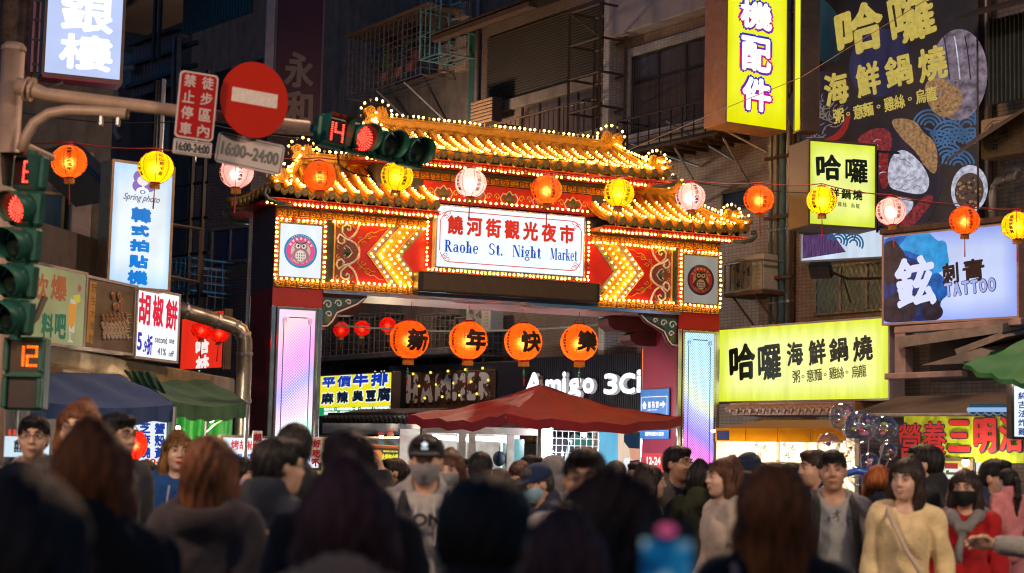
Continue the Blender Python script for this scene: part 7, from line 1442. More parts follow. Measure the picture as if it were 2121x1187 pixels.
# ---- street lamps of the crossing (outside the frame, lighting the crowd), then two lamps added for the facades
def street_lamp(label, base, head, power, col, aim=None):
    t = thing('street_lamp', label, 'street lamp', Matrix.Translation(base)); h = Vector(head) - Vector(base)
    MB().tube([(0, 0, 0), (0, 0, h.z * .8), (h.x * .2, h.y * .2, h.z * .98), (h.x, h.y, h.z + .1)], [.1, .08, .06, .05], 10).build('post', steel, t, smooth=True)
    MB().bbox(h.x - .8, h.x + .8, h.y - .28, h.y + .28, h.z, h.z + .14, .04).build('lamp_head', steel, t); MB().box(h.x - .75, h.x + .75, h.y - .25, h.y + .25, h.z - .012, h.z - .002).build('lens', emi('lamp_lens', (1, .85, .65), 3, 0), t)
    if aim is not None:   # floodlight head with a cut-off beam
        L = bpy.data.lights.new('street_lamp_light', 'SPOT'); L.energy = power; L.color = col; L.spot_size = R_(78); L.spot_blend = .55; L.shadow_soft_size = .4; o = bpy.data.objects.new('street_lamp_light', L); COL.objects.link(o); o.parent = t; q = h + Vector((0, 0, -.05)); o.matrix_local = Matrix.Translation(q) @ (Vector(aim) - Vector(head)).to_track_quat('-Z', 'Y').to_matrix().to_4x4(); return
    L = bpy.data.lights.new('street_lamp_light', 'AREA'); L.shape = 'RECTANGLE'; L.size = 1.5; L.size_y = .5; L.energy = power; L.color = col; o = bpy.data.objects.new('street_lamp_light', L); COL.objects.link(o); o.parent = t; o.location = h + Vector((0, 0, -.03))
street_lamp('street lamp at the crossing beside the signal mast', (-7, 5.0, 0), (-4.8, 5.0, 5.2), 850, (1, .70, .46), (.6, 11.5, .9))
street_lamp('street lamp at the crossing beside the sandwich stall', (7.4, 4.8, 0), (5.0, 4.8, 5.2), 850, (1, .74, .5), (-.4, 11.5, .9))
street_lamp('tall street lamp between the crossing and the market gate', (7.2, 16.5, 0), (2.2, 17.5, 9.4), 420, (1, .62, .38))  # unseen lamp added to brighten the building fronts
t = thing('street_lamp', 'globe street lamp in the market lane hidden behind the gate roof', 'street lamp', Matrix.Translation((-4.4, 34, 0)))  # hidden lamp added behind the roof to lift the facades beyond
MB().tube([(0, 0, 0), (0, 0, 7.4), (2.2, -.6, 7.9)], [.08, .06, .04], 10).build('post', steel, t, smooth=True); MB().ball((2.2, -.6, 7.6), .16, 16, 10).build('globe', emi('globe_glow', (1, .75, .5), 9, 0), t, smooth=True)
L = bpy.data.lights.new('facade_fill_light', 'POINT'); L.energy = 270; L.color = (1, .66, .42); L.shadow_soft_size = .2; o = bpy.data.objects.new('facade_fill_light', L); COL.objects.link(o); o.parent = t; o.location = (2.2, -.6, 7.3)
for px, py, d, lab, cc in ((925, 893, 27.5, 'bare bulb inside the glass booth', (.85, .95, 1)), (1210, 900, 26.2, 'bare bulb under the red umbrella beside the jackets', (.9, .95, 1)), (790, 905, 30, 'bare bulb at the far stall with the teal canopy', (1, .8, .5)), (2000, 958, 17.6, 'bare bulb under the sandwich banner', (1, .86, .6))): stall_lamp('stall_bulb', lab, P(px, py, d), .04, 85 if px < 1900 else 12, cc)  # booth, umbrella and far stall bulbs are added to brighten the lane
# ================================================================ people
class Field:
    """signed distance field on a rectilinear grid (fine where asked), meshed by surface nets"""
    def __init__(s, xs, ys, zs):
        s.x, s.y, s.z = [np.asarray(q, np.float32) for q in (xs, ys, zs)]; s.F = np.full((len(s.x), len(s.y), len(s.z)), .12, np.float32)
    def _sl(s, lo, hi):
        r = []
        for ax, a, b in zip((s.x, s.y, s.z), lo, hi): i = max(0, int(np.searchsorted(ax, a)) - 1); j = min(len(ax), int(np.searchsorted(ax, b)) + 1); r.append(slice(i, max(j, i)))
        return tuple(r)
    def _pts(s, sl): return s.x[sl[0]][:, None, None], s.y[sl[1]][None, :, None], s.z[sl[2]][None, None, :]
    def mix(s, sl, d, k, sub=False):
        f = s.F[sl]
        if sub: h = np.clip(.5 - .5 * (f + d) / k, 0, 1); s.F[sl] = f * (1 - h) + (-d) * h + k * h * (1 - h)
        else: h = np.clip(.5 + .5 * (d - f) / k, 0, 1); s.F[sl] = d * (1 - h) + f * h - k * h * (1 - h)
    def ell(s, c, r, k=.02, R=None, sub=False):
        m = max(r) + k + .05; sl = s._sl([q - m for q in c], [q + m for q in c]); X, Y, Z = s._pts(sl); X, Y, Z = X - c[0], Y - c[1], Z - c[2]
        if R is not None: X, Y, Z = R[0][0] * X + R[1][0] * Y + R[2][0] * Z, R[0][1] * X + R[1][1] * Y + R[2][1] * Z, R[0][2] * X + R[1][2] * Y + R[2][2] * Z
        q = np.sqrt((X / r[0]) ** 2 + (Y / r[1]) ** 2 + (Z / r[2]) ** 2); g = np.sqrt((X / r[0] ** 2) ** 2 + (Y / r[1] ** 2) ** 2 + (Z / r[2] ** 2) ** 2)
        s.mix(sl, (q * (q - 1) / np.maximum(g, 1e-6)).astype(np.float32), k, sub); return s
    def cap(s, a, b, ra, rb, k=.02, sub=False, flat=1.):
        a, b = np.array(a, float), np.array(b, float); m = max(ra, rb) + k + .05; sl = s._sl(np.minimum(a, b) - m, np.maximum(a, b) + m); X, Y, Z = s._pts(sl); d = b - a; L = max(d @ d, 1e-9)
        t = np.clip(((X - a[0]) * d[0] + (Y - a[1]) * d[1] + (Z - a[2]) * d[2]) / L, 0, 1)
        s.mix(sl, (np.sqrt((X - a[0] - t * d[0]) ** 2 + ((Y - a[1] - t * d[1]) / flat) ** 2 + (Z - a[2] - t * d[2]) ** 2) - (ra + (rb - ra) * t)).astype(np.float32), k, sub); return s
    def path(s, pts, rs, k=.02, **kw):
        for i in range(len(pts) - 1): s.cap(pts[i], pts[i + 1], rs[i], rs[i + 1], k, **kw)
        return s
    def plane(s, n, d):
        """keep the side where n.p < d"""
        s.F = np.maximum(s.F, (n[0] * s.x[:, None, None] + n[1] * s.y[None, :, None] + n[2] * s.z[None, None, :] - d).astype(np.float32)); return s
    def noise(s, amp, fr, seed):
        r = np.random.RandomState(seed); X, Y, Z = s.x[:, None, None], s.y[None, :, None], s.z[None, None, :]
        for i in range(5):
            w = r.normal(size=3) * fr * (1 + .5 * i); s.F = s.F + (amp / (1 + .35 * i) * np.sin(w[0] * X + w[1] * Y + w[2] * Z * .7 + r.uniform(0, 6.3))).astype(np.float32)
        return s
    def verts(s):
        F = s.F; F[0] = F[-1] = .1; F[:, 0] = F[:, -1] = .1; F[:, :, 0] = F[:, :, -1] = .1; S = F < 0
        c = [S[:-1, :-1, :-1], S[1:, :-1, :-1], S[:-1, 1:, :-1], S[1:, 1:, :-1], S[:-1, :-1, 1:], S[1:, :-1, 1:], S[:-1, 1:, 1:], S[1:, 1:, 1:]]
        n = sum(q.astype(np.int8) for q in c); act = (n > 0) & (n < 8); I = np.argwhere(act); idx = np.full(act.shape, -1, np.int32); idx[act] = np.arange(len(I))
        acc = np.zeros((len(I), 3)); cnt = np.zeros(len(I)); co = [(i & 1, (i >> 1) & 1, (i >> 2) & 1) for i in range(8)]
        ax = (s.x, s.y, s.z); val = [F[I[:, 0] + o[0], I[:, 1] + o[1], I[:, 2] + o[2]] for o in co]; pos = [np.stack([ax[k][I[:, k] + o[k]] for k in range(3)], 1) for o in co]
        for a in range(8):
            for k in range(3):
                if not (a >> k) & 1:
                    b = a | (1 << k); m = (val[a] < 0) != (val[b] < 0); t = val[a] / np.where(m, val[a] - val[b], 1); p = pos[a] + (pos[b] - pos[a]) * t[:, None]; acc[m] += p[m]; cnt[m] += 1
        V = acc / np.maximum(cnt, 1)[:, None]; Q = []
        for k in range(3):
            a = [slice(None)] * 3; b = [slice(None)] * 3; a[k] = slice(0, -1); b[k] = slice(1, None); e = S[tuple(a)] != S[tuple(b)]; E = np.argwhere(e); u, v = (k + 1) % 3, (k + 2) % 3
            E = E[(E[:, u] > 0) & (E[:, v] > 0)]
            if not len(E): continue
            flip = S[tuple(a)][E[:, 0], E[:, 1], E[:, 2]]
            def at(du, dv): q = E.copy(); q[:, u] -= du; q[:, v] -= dv; ok = (q[:, u] < act.shape[u]) & (q[:, v] < act.shape[v]) & (q[:, k] < act.shape[k]); q = np.minimum(q, np.array(act.shape) - 1); return np.where(ok, idx[q[:, 0], q[:, 1], q[:, 2]], -1)
            f = np.stack([at(1, 1), at(0, 1), at(0, 0), at(1, 0)], 1); f[~flip] = f[~flip][:, ::-1]; Q.append(f[(f >= 0).all(1)])
        return V, (np.concatenate(Q) if Q else np.zeros((0, 4), int))
    def mesh(s, name, mats, matfn=None):
        V, Q = s.verts(); me = bpy.data.meshes.new(name); me.vertices.add(len(V)); me.vertices.foreach_set('co', V.astype(np.float32).ravel()); n = len(Q)
        me.loops.add(n * 4); me.loops.foreach_set('vertex_index', Q.astype(np.int32).ravel()); me.polygons.add(n); me.polygons.foreach_set('loop_start', np.arange(0, n * 4, 4, dtype=np.int32))
        for m in (mats if isinstance(mats, (list, tuple)) else [mats]): me.materials.append(m)
        me.polygons.foreach_set('use_smooth', np.ones(n, bool))
        if matfn is not None: me.polygons.foreach_set('material_index', matfn(V[Q].mean(1)).astype(np.int32))
        me.update(calc_edges=True); return me
def seg(*parts):
    out = []
    for a, b, st in parts: out += list(np.arange(a, b, st))
    out.append(parts[-1][1]); return out
def skinmat(name, col):
    def fn(n, l, tc):
        p = n.new('ShaderNodeBsdfPrincipled'); nz = n.new('ShaderNodeTexNoise'); nz.inputs['Scale'].default_value = 22; nz.inputs['Detail'].default_value = 4; l.new(tc.outputs['Object'], nz.inputs['Vector']); cr = n.new('ShaderNodeValToRGB'); cr.color_ramp.elements[0].position = .3; cr.color_ramp.elements[1].position = .7; cr.color_ramp.elements[0].color = (col[0] * .86, col[1] * .76, col[2] * .72, 1); cr.color_ramp.elements[1].color = (*col, 1)
        l.new(nz.outputs[0], cr.inputs[0]); l.new(cr.outputs[0], p.inputs['Base Color']); p.inputs['Roughness'].default_value = .45; p.inputs['Subsurface Weight'].default_value = .12; p.inputs['Subsurface Radius'].default_value = (.012, .004, .002); p.inputs['Subsurface Scale'].default_value = 1; return p.outputs[0]
    return shade(name, fn)
SK = [skinmat('skin_light', (.62, .38, .27)), skinmat('skin_warm', (.52, .29, .19)), skinmat('skin_fair', (.70, .45, .34))]
def hairmat(name, col, col2=None):
    def fn(n, l, tc):
        mp = n.new('ShaderNodeMapping'); mp.inputs['Scale'].default_value = (90, 90, 5); l.new(tc.outputs['Object'], mp.inputs[0]); nz = n.new('ShaderNodeTexNoise'); nz.inputs['Scale'].default_value = 1.3; nz.inputs['Detail'].default_value = 6; l.new(mp.outputs[0], nz.inputs['Vector'])
        cr = n.new('ShaderNodeValToRGB'); cr.color_ramp.elements[0].position = .32; cr.color_ramp.elements[1].position = .7; cr.color_ramp.elements[0].color = (*[q * .35 for q in col], 1); cr.color_ramp.elements[1].color = (*(col2 or [min(1, q * 1.9) for q in col]), 1); n2 = n.new('ShaderNodeTexNoise'); n2.inputs['Scale'].default_value = 9; l.new(tc.outputs['Object'], n2.inputs['Vector']); av = n.new('ShaderNodeMath'); av.operation = 'MULTIPLY_ADD'; l.new(n2.outputs[0], av.inputs[0]); av.inputs[1].default_value = .7; sb = n.new('ShaderNodeMath'); sb.operation = 'SUBTRACT'; l.new(nz.outputs[0], sb.inputs[0]); sb.inputs[1].default_value = .35; l.new(sb.outputs[0], av.inputs[2]); l.new(av.outputs[0], cr.inputs[0])
        p = n.new('ShaderNodeBsdfPrincipled'); l.new(cr.outputs[0], p.inputs['Base Color']); p.inputs['Roughness'].default_value = .5; p.inputs['Specular IOR Level'].default_value = .22
        bp = n.new('ShaderNodeBump'); bp.inputs['Strength'].default_value = .9; bp.inputs['Distance'].default_value = .006; l.new(nz.outputs[0], bp.inputs['Height']); l.new(bp.outputs[0], p.inputs['Normal']); return p.outputs[0]
    return shade(name, fn)
HM = dict(black=hairmat('hair_black', (.012, .010, .010)), soft=hairmat('hair_softblack', (.028, .018, .015)), dark=hairmat('hair_darkbrown', (.07, .03, .017)), brown=hairmat('hair_brown', (.13, .046, .018)), auburn=hairmat('hair_auburn', (.26, .072, .018)), blond=hairmat('hair_caramel', (.11, .045, .015), (.34, .16, .05)), plum=hairmat('hair_plum', (.12, .042, .034)), grey=hairmat('hair_grey', (.06, .055, .05)))
eye_w, eye_d, lipm, browm = pri('eye_white', (.62, .58, .54), .3, 0, .05), pri('eye_dark', (.012, .008, .006), .15, 0, .1), pri('lip_rose', (.36, .14, .11), .4, 0, .1), pri('brow_black', (.02, .014, .012), .7)
lip_red = pri('lip_red', (.48, .012, .022), .3, 0, .1); frame_m = pri('spectacle_frame', (.015, .010, .010), .3, .2); 
def cloth(col, key=None, sheen=.15, knit=0): return pri('cloth_%02x%02x%02x%s' % (*[int(min(1, q ** .45) * 255) for q in col], 'k' if knit else ''), col, .85, 0, .22, 14, .35 + knit, 120 if not knit else 70, .25, sheen=sheen)
def rot3(yaw, pitch=0, roll=0): return np.array((Matrix.Rotation(yaw, 3, 'Z') @ Matrix.Rotation(pitch, 3, 'X') @ Matrix.Rotation(roll, 3, 'Y')))
_HAND = {}
def hand_mesh(kind, skin):
    """hand hanging along -z, thumb towards +x; palm faces -y. kind: relaxed, grip, flat"""
    if (kind, skin.name) in _HAND: return _HAND[(kind, skin.name)]
    f = Field(np.arange(-.07, .09, .0045), np.arange(-.085, .06, .0045), np.arange(-.20, .05, .0045))
    f.cap((0, 0, .04), (0, 0, -.01), .026, .027, .01, flat=.8); f.ell((0, 0, -.05), (.040, .017, .052), .02)
    curl = dict(relaxed=.45, grip=1.25, flat=.08)[kind]
    for i, (x, L, dz) in enumerate(((.030, .072, -.088), (.010, .080, -.096), (-.011, .075, -.094), (-.030, .060, -.084))):
        p = np.array([x, 0, dz + .01]); a = curl * .5; pts = [p.copy()]
        for q in (.45, .30, .25): p = p + L * q * np.array([x * .6, -math.sin(a), -math.cos(a)]); pts.append(p.copy()); a += curl * .75
        f.path(pts, [.0105, .0095, .0085, .0075], .004)
    f.path([(.026, -.004, -.025), (.050, -.018, -.052), (.058, -.032, -.078), (.054, -.040, -.098)], [.014, .012, .0105, .009], .008)
    _HAND[(kind, skin.name)] = f.mesh('hand', skin); return _HAND[(kind, skin.name)]
POSE = dict(down=((.262, .03, 1.11), (.275, -.06, .87)), bent=((.25, .05, 1.12), (.12, -.22, 1.05)), phone=((.26, -.06, 1.12), (.12, -.28, 1.33)), walk=((.245, -.05, 1.10), (.25, -.20, .92)), back=((.24, .09, 1.11), (.26, .08, .87)), up=((.30, -.10, 1.42), (.16, -.14, 1.62)), reach=((.30, -.18, 1.22), (.26, -.42, 1.25)), pocket=((.29, .05, 1.11), (.21, -.08, .92)))
def person(label, px, py, d, yaw=0, H=None, female=False, hair=('short', 'black'), top=('jacket', (.03, .03, .035)), legs=(.03, .03, .04), skin=0, head=(0, 0, 0), arms=('down', 'down'), glasses=False, mask=None, hat=None, lips=None, bangs=False, extras=(), detail=1., smile=False, sub=None, hand_kind=('relaxed', 'relaxed'), lean=0., stoop=0.):
    """stands on the road under the head top seen at pixel (px, py); yaw 0 faces the camera"""
    hp = P(px, py, d); Ht = H or max(1.48, min(1.86, hp.z)); root = thing('person', label, 'person', Matrix.Translation((hp.x, hp.y, 0)) @ RZ(R_(yaw)) @ SCL(*(3 * [Ht / 1.70])), 'people in the market crowd')
    sw = .146 if female else .172; q = detail; sk = SK[skin]; hy, hpch, hrl = [R_(v) for v in head]
    R = rot3(hy, hpch, hrl); piv = np.array([0, .012, 1.50]); hc0 = np.array([0, -.012, 1.585])
    def hd(x, y, z): return piv + R @ (np.array([x, y, z]) + hc0 - piv)
    J = {}
    for s_, pose in ((-1, arms[0]), (1, arms[1])):
        e, w = POSE[pose] if isinstance(pose, str) else pose; J[s_] = (np.array([s_ * sw, .012, 1.378]), np.array([s_ * e[0] * (sw / .185), e[1], e[2]]), np.array([s_ * w[0] * (sw / .185), w[1], w[2]]))
    fine = .0068 * q * (1.9 if 125 < abs(yaw) < 235 else 1); cs = max(.026, fine * 1.5); xs = seg((-.52, -.115, cs), (-.115, .115, fine), (.115, .52, cs)); ys = seg((-.55, -.15, cs), (-.15, .135, fine), (.135, .34, cs)); zs = seg((-.04, 1.40, cs * 1.15), (1.40, 1.75, fine))
    f = Field(xs, ys, zs)
    # trunk and legs
    f.ell((0, .01, 1.22), (sw * .86, .095, .20), .05).ell((0, .012, 1.03), (sw * .78, .085, .14), .05).ell((0, .015, .92), (.158, .105, .12), .05)
    f.cap((-sw * .8, .012, 1.36), (sw * .8, .012, 1.36), .05, .05, .05)
    for s_ in (-1, 1): f.cap((s_ * .02, .035, 1.455), (s_ * sw * .85, .018, 1.375), .036, .05, .04)
    for s_ in (-1, 1):
        sh, el, wr = J[s_]; f.cap(sh, el, .050, .040, .03).cap(el, wr, .040, .028, .02)
        f.path([(s_ * .088, .015, .90), (s_ * .095, .0, .49), (s_ * .09, .02, .09)], [.086, .057, .038], .03); f.cap((s_ * .09, .03, .045), (s_ * .10, -.13, .03), .04, .032, .02)
    # neck and head
    f.cap((0, .028, 1.38), hd(0, .02, -.05), .056, .050, .03)
    E = lambda c, r, k=.02, sub=False: f.ell(hd(*c), r, k, R, sub)
    E((0, .018, .028), (.074, .092, .085), .02); E((0, -.022, -.028), (.061, .072, .080), .03); E((0, -.034, -.072), (.043, .045, .038), .03); E((0, -.064, -.094), (.020, .018, .016), .02)
    for s_ in (-1, 1):
        E((s_ * .034, -.058, -.030), (.026, .024, .026), .02); E((s_ * .030, -.099, .010), (.017, .013, .010), .012, True); E((s_ * .074, .012, -.008), (.009, .020, .031), .008)
        f.cap(hd(s_ * .046, -.078, .030), hd(s_ * .012, -.088, .028), .008, .009, .014)
        E((s_ * .030, -.084, .009), (.0165, .012, .0085), .004)
        E((s_ * .012, -.098, -.028), (.008, .009, .007), .006)
    f.cap(hd(0, -.090, .016), hd(0, -.106, -.022), .0075, .0115, .010); E((0, -.086, -.056), (.022, .011, .008), .006); E((0, -.084, -.066), (.018, .010, .006), .006); f.cap(hd(-.02, -.098, -.0605), hd(.02, -.098, -.0605), .0025, .0025, .003, True)
    body = put('body', f.mesh('body', sk), root)
    HMx = Matrix.Translation(Vector(hd(0, 0, 0))) @ Matrix(R.tolist()).to_4x4()
    if q <= 1.35:
        for s_ in (-1, 1):
            ey = MB().ball((s_ * .030, -.0855, .009), (.0150, .0105, .0056), 10, 8).build('eye', eye_w, body, HMx, True); MB().ball((s_ * .030, -.0935, .009), (.0062, .0045, .0052), 8, 6).build('iris', eye_d, ey)
            MB().tube([(s_ * .014, -.0985, .0135), (s_ * .030, -.0985, .0180), (s_ * .046, -.089, .0125)], .0015, 5).build('eyelid', eye_d, body, HMx)
            MB().tube([(s_ * .013, -.1005, .030), (s_ * .030, -.0975, .0355), (s_ * .050, -.082, .031)], [.0042, .0046, .002], 6).build('eyebrow', browm, body, HMx)
        if not mask:
            MB().tube([(-.024, -.0905, -.0595 + .006 * smile), (-.010, -.0955, -.0575), (0, -.0962, -.0590), (.010, -.0955, -.0575), (.024, -.0905, -.0595 + .006 * smile)], [.002, .0042, .0044, .0042, .002], 7).build('lips', lips or lipm, body, HMx, True)
            MB().tube([(-.018, -.0915, -.0655), (0, -.0945, -.0685), (.018, -.0915, -.0655)], [.002, .0050, .002], 7).build('lips', lips or lipm, body, HMx, True)
            if smile: MB().tube([(-.017, -.0955, -.0625), (0, -.1005, -.0640), (.017, -.0955, -.0625)], [.001, .0035, .001], 6).build('teeth', eye_w, body, HMx, True)
    for s_, k in ((-1, 0), (1, 1)):
        sh, el, wr = J[s_]; dv = Vector(wr - el).normalized(); M_ = Matrix.Translation(Vector(wr) + dv * .02) @ dv.to_track_quat('-Z', 'Y').to_matrix().to_4x4() @ RZ(s_ * R_(-60) if hand_kind[k] == 'relaxed' else 0) @ SCL(-s_, 1, 1)
        put('hand', hand_mesh(hand_kind[k], sk), body, M_)
    # trousers and shoes
    g = Field(seg((-.26, .26, .026 * q)), seg((-.26, .22, .026 * q)), seg((.04, 1.04, .036 * q))); g.ell((0, .015, .93), (.172, .120, .13), .05)
    for s_ in (-1, 1): g.path([(s_ * .088, .015, .90), (s_ * .096, .0, .49), (s_ * .092, .02, .06)], [.100, .074, .066], .03)
    g.noise(.0035, 24, 3); g.plane((0, 0, -1), -.07); put('trousers', g.mesh('trousers', cloth(legs)), root)
    for s_ in (-1, 1): MB().ball((s_ * .096, -.05, .045), (.052, .135, .055), 12, 8).build('shoe', pri('shoe_dark', (.03, .03, .03), .5), root, smooth=True)
    # upper clothing
    kind, col = top[0], top[1]; th = dict(tshirt=.012, shirt=.014, sweater=.020, hoodie=.026, jacket=.026, coat=.030, puffer=.045)[kind]; hem = dict(tshirt=.80, shirt=.80, sweater=.74, hoodie=.82, jacket=.78, coat=.48, puffer=.80)[kind]
    g = Field(seg((-.56, .56, .0165 * q)), seg((-.58, .36, .0165 * q)), seg((hem - .06, 1.62, .0165 * q)))
    g.ell((0, .01, 1.22), (sw * .84 + th * .7, .095 + th, .21), .05).ell((0, .012, 1.03), (sw * .76 + th, .088 + th, .16), .05).ell((0, .015, .90), (.162 + th, .112 + th, .15), .05)
    if hem < .7: g.cap((0, .015, .9), (0, .02, .55), .165 + th, .18 + th, .04, flat=.75)
    g.cap((-sw * .80, .012, 1.36), (sw * .80, .012, 1.36), .050 + th * .8, .050 + th * .8, .05)
    for s_ in (-1, 1): g.cap((s_ * .03, .035, 1.452), (s_ * sw * .85, .018, 1.375), .036 + th, .05 + th * .8, .04)
    if female: 
        for s_ in (-1, 1): g.ell((s_ * .062, -.070 - th * .4, 1.25), (.07, .045, .075), .06)
    for s_ in (-1, 1):
        sh, el, wr = J[s_]; w2 = el + (wr - el) * .92
        if kind == 'tshirt': g.cap(sh, sh + (el - sh) * .62, .050 + th * .6, .054 + th * .4, .02)
        else: g.cap(sh, el, .052 + th * .9, .044 + th * .9, .016).cap(el, w2, .044 + th * .9, .034 + th * .9, .014)
    g.noise(.0055 if kind != 'puffer' else .009, 21 if kind != 'puffer' else 30, len(label) * 7)
    # neck opening
    if kind in ('tshirt', 'sweater', 'shirt'): g.ell((0, -.045, 1.475), (.075, .105, .085), .012, sub=True)
    if kind in ('hoodie', 'jacket', 'coat', 'puffer'):
        g.cap((0, .04, 1.43), (0, .05, 1.48), .088, .085, .03); g.ell((0, -.03, 1.52), (.070, .095, .10), .012, sub=True)
    if kind == 'hoodie' or 'hood' in extras:
        g.ell((0, .105, 1.40), (.115, .065, .07), .04); g.cap((-.105, .06, 1.43), (-.05, -.075, 1.375), .042, .03, .03); g.cap((.105, .06, 1.43), (.05, -.075, 1.375), .042, .03, .03); g.ell((0, .10, 1.475), (.085, .05, .05), .02, sub=True)
    g.plane((0, 0, -1), -hem)
    mats = [cloth(col, knit=.4 if kind == 'sweater' else 0)]; fn = None
    if len(top) > 2: mats.append(cloth(top[2])); fn = (lambda c: (c[:, 2] > top[3]).astype(int)) if len(top) > 3 else None
    tp = put(dict(tshirt='t_shirt', shirt='shirt', sweater='sweater', hoodie='hoodie', jacket='jacket', coat='coat', puffer='padded_jacket')[kind], g.mesh('top', mats, fn), root)
    if kind == 'hoodie' or 'cords' in extras:
        for s_ in (-1, 1): MB().tube([(s_ * .04, -.135, 1.38), (s_ * .05, -.155, 1.28), (s_ * .045, -.155, 1.19)], .0055, 6).build('drawcord', pri('cord_white', (.6, .57, .55), .7), tp)
    if 'zip' in extras: MB().tube([(0, -.12, 1.42), (0, -.150, 1.28), (0, -.15, 1.05), (0, -.15, .86)], .007, 5).build('zip', pri('zip_dark', (.03, .03, .03), .4, .5), tp)
    # hair
    st, hc = hair
    if st:
        hx = seg((-.24, .24, .0085 * q)) if st != 'short' else seg((-.115, .115, .0075 * q)); lowz = dict(short=-.11, bob=-.30, long=-.62, curly=-.42, tail=-.40, bun=-.15)[st]
        h = Field(hx, seg((-.16, .26, .0085 * q)), seg((lowz, .15, .0095 * q))); cut = .058 if not bangs else .030
        if st == 'short':
            h.ell((0, .022, .040), (.083, .103, .086), .02).ell((0, .055, .0), (.080, .066, .085), .02).ell((0, -.045, .085), (.062, .052, .032), .02)
            h.ell((0, -.112, -.042), (.076, .088, .042 + cut), .012, sub=True); h.ell((0, .02, -.125), (.12, .14, .062), .015, sub=True)
            for s_ in (-1, 1): h.ell((s_ * .092, .006, -.030), (.030, .032, .040), .01, sub=True)
        else:
            h.ell((0, .020, .040), (.084, .106, .086), .02).ell((0, .06, .0), (.084, .070, .09), .02)
            L = dict(bob=.20, long=.46, curly=.30, tail=.10, bun=.06)[st]; wd = .076 if st != 'curly' else .105
            for s_ in (-1, 1):
                if st not in ('tail', 'bun'): h.path([(s_ * .070, .0, .03), (s_ * wd, .015, -.08), (s_ * (wd + .008), .02, -.08 - L * .55), (s_ * (wd - .01), .0, -.06 - L)], [.035, .036, .042, .018], .03)
            if st in ('long', 'curly', 'bob'): h.ell((0, .075, -L * .42), (wd + .018, .052, .09 + L * .55), .04)
            if st == 'curly': h.ell((0, .05, -.10), (.135, .095, .19), .05)
            if st == 'tail': h.path([(0, .11, .03), (0, .155, .0), (0, .165, -.16), (0, .14, -.34)], [.03, .034, .036, .012], .02)
            if st == 'bun': h.ell((0, .12, .06), (.048, .045, .045), .015)
            h.ell((0, -.108, -.075), (.060 if st != 'tail' else .076, .082, .072 + cut), .012, sub=True)
            if st in ('tail', 'bun'): h.ell((0, .02, -.13), (.12, .15, .06), .015, sub=True)
            h.ell((0, -.02, -.30), (.058, .085, .30), .02, sub=True)
        X, Y, Z = h.x[:, None, None], h.y[None, :, None] - .02, h.z[None, None, :]; ang = np.arctan2(X, Y); a0 = .0026 if st != 'curly' else .007
        h.F = h.F + (a0 * np.sin(ang * 17 + 7 * np.sin(Z * 9)) + a0 * .8 * np.sin(ang * 39 + 11 * Z + 2 * np.sin(Z * 21)) + (.006 * np.sin(Z * 46 + ang * 5) * np.sin(ang * 9 + Z * 20) if st == 'curly' else 0)).astype(np.float32)
        # long hair falls straight whatever the head does below the neck
        put('hair', h.mesh('hair', HM[hc]), root, HMx)
    if hat == 'cap':
        c = Field(seg((-.11, .11, .007)), seg((-.24, .15, .007)), seg((-.02, .16, .007))); c.ell((0, .018, .045), (.090, .110, .088), .02); c.plane((0, 0, -1), -.030); c.cap((-.05, -.09, .040), (.05, -.09, .040), .012, .012, .01); c.ell((0, -.105, .040), (.078, .085, .0085), .012)
        cp = put('cap', c.mesh('cap', cloth(extras[0] if extras and isinstance(extras[0], tuple) else (.012, .012, .014))), root, HMx)
        if 'trefoil' in extras:
            m = MB(); 
            for a, l_ in ((-38, .021), (0, .025), (38, .021)): ca, sa = math.sin(R_(a)), math.cos(R_(a)); m.prism([(ca * t_ * l_ * 1 + sa * w_ * .007, .077 + sa * t_ * l_ - ca * w_ * .007) for t_, w_ in ((0, 0), (.45, 1), (.8, .8), (1, 0), (.8, -.8), (.45, -1))], -.1035, -.098)
            for k in range(2): m.box(-.016, .016, -.1035, -.098, .064 + .006 * k, .067 + .006 * k)
            m.build('cap_emblem', pri('emblem_white', (.62, .6, .58), .6), cp)
    if hat == 'beanie': c = Field(seg((-.12, .12, .007)), seg((-.12, .16, .007)), seg((-.03, .17, .007))); c.ell((0, .018, .045), (.093, .112, .098), .02); c.cap((0, .02, .02), (0, .02, .03), .1, .1, .02) if False else None; c.plane((0, 0, -1), .0); c.noise(.0015, 90, 2); put('beanie', c.mesh('beanie', cloth((.012, .022, .05), knit=.4)), root, HMx)
    if hat == 'hood': c = Field(seg((-.14, .14, .008)), seg((-.14, .18, .008)), seg((-.18, .17, .008))); c.ell((0, .03, .03), (.105, .122, .11), .02).ell((0, .06, -.08), (.105, .09, .10), .03); c.ell((0, -.13, -.03), (.068, .10, .11), .02, sub=True); c.noise(.003, 40, 5); put('hood', c.mesh('hood', cloth(col)), root, HMx)
    if glasses:
        m = MB()
        for s_ in (-1, 1): m.tube([(s_ * .031 + .0245 * math.cos(a), -.1055 + .006 * abs(math.cos(a)), .007 + .0185 * math.sin(a)) for a in [2 * math.pi * i / 14 for i in range(15)]], .0014, 5); m.tube([(s_ * .055, -.098, .012), (s_ * .072, -.05, .012), (s_ * .078, .01, .008)], .0022, 5)
        m.tube([(-.008, -.107, .010), (0, -.109, .012), (.008, -.107, .010)], .002, 5); m.build('glasses', frame_m, root, HMx)
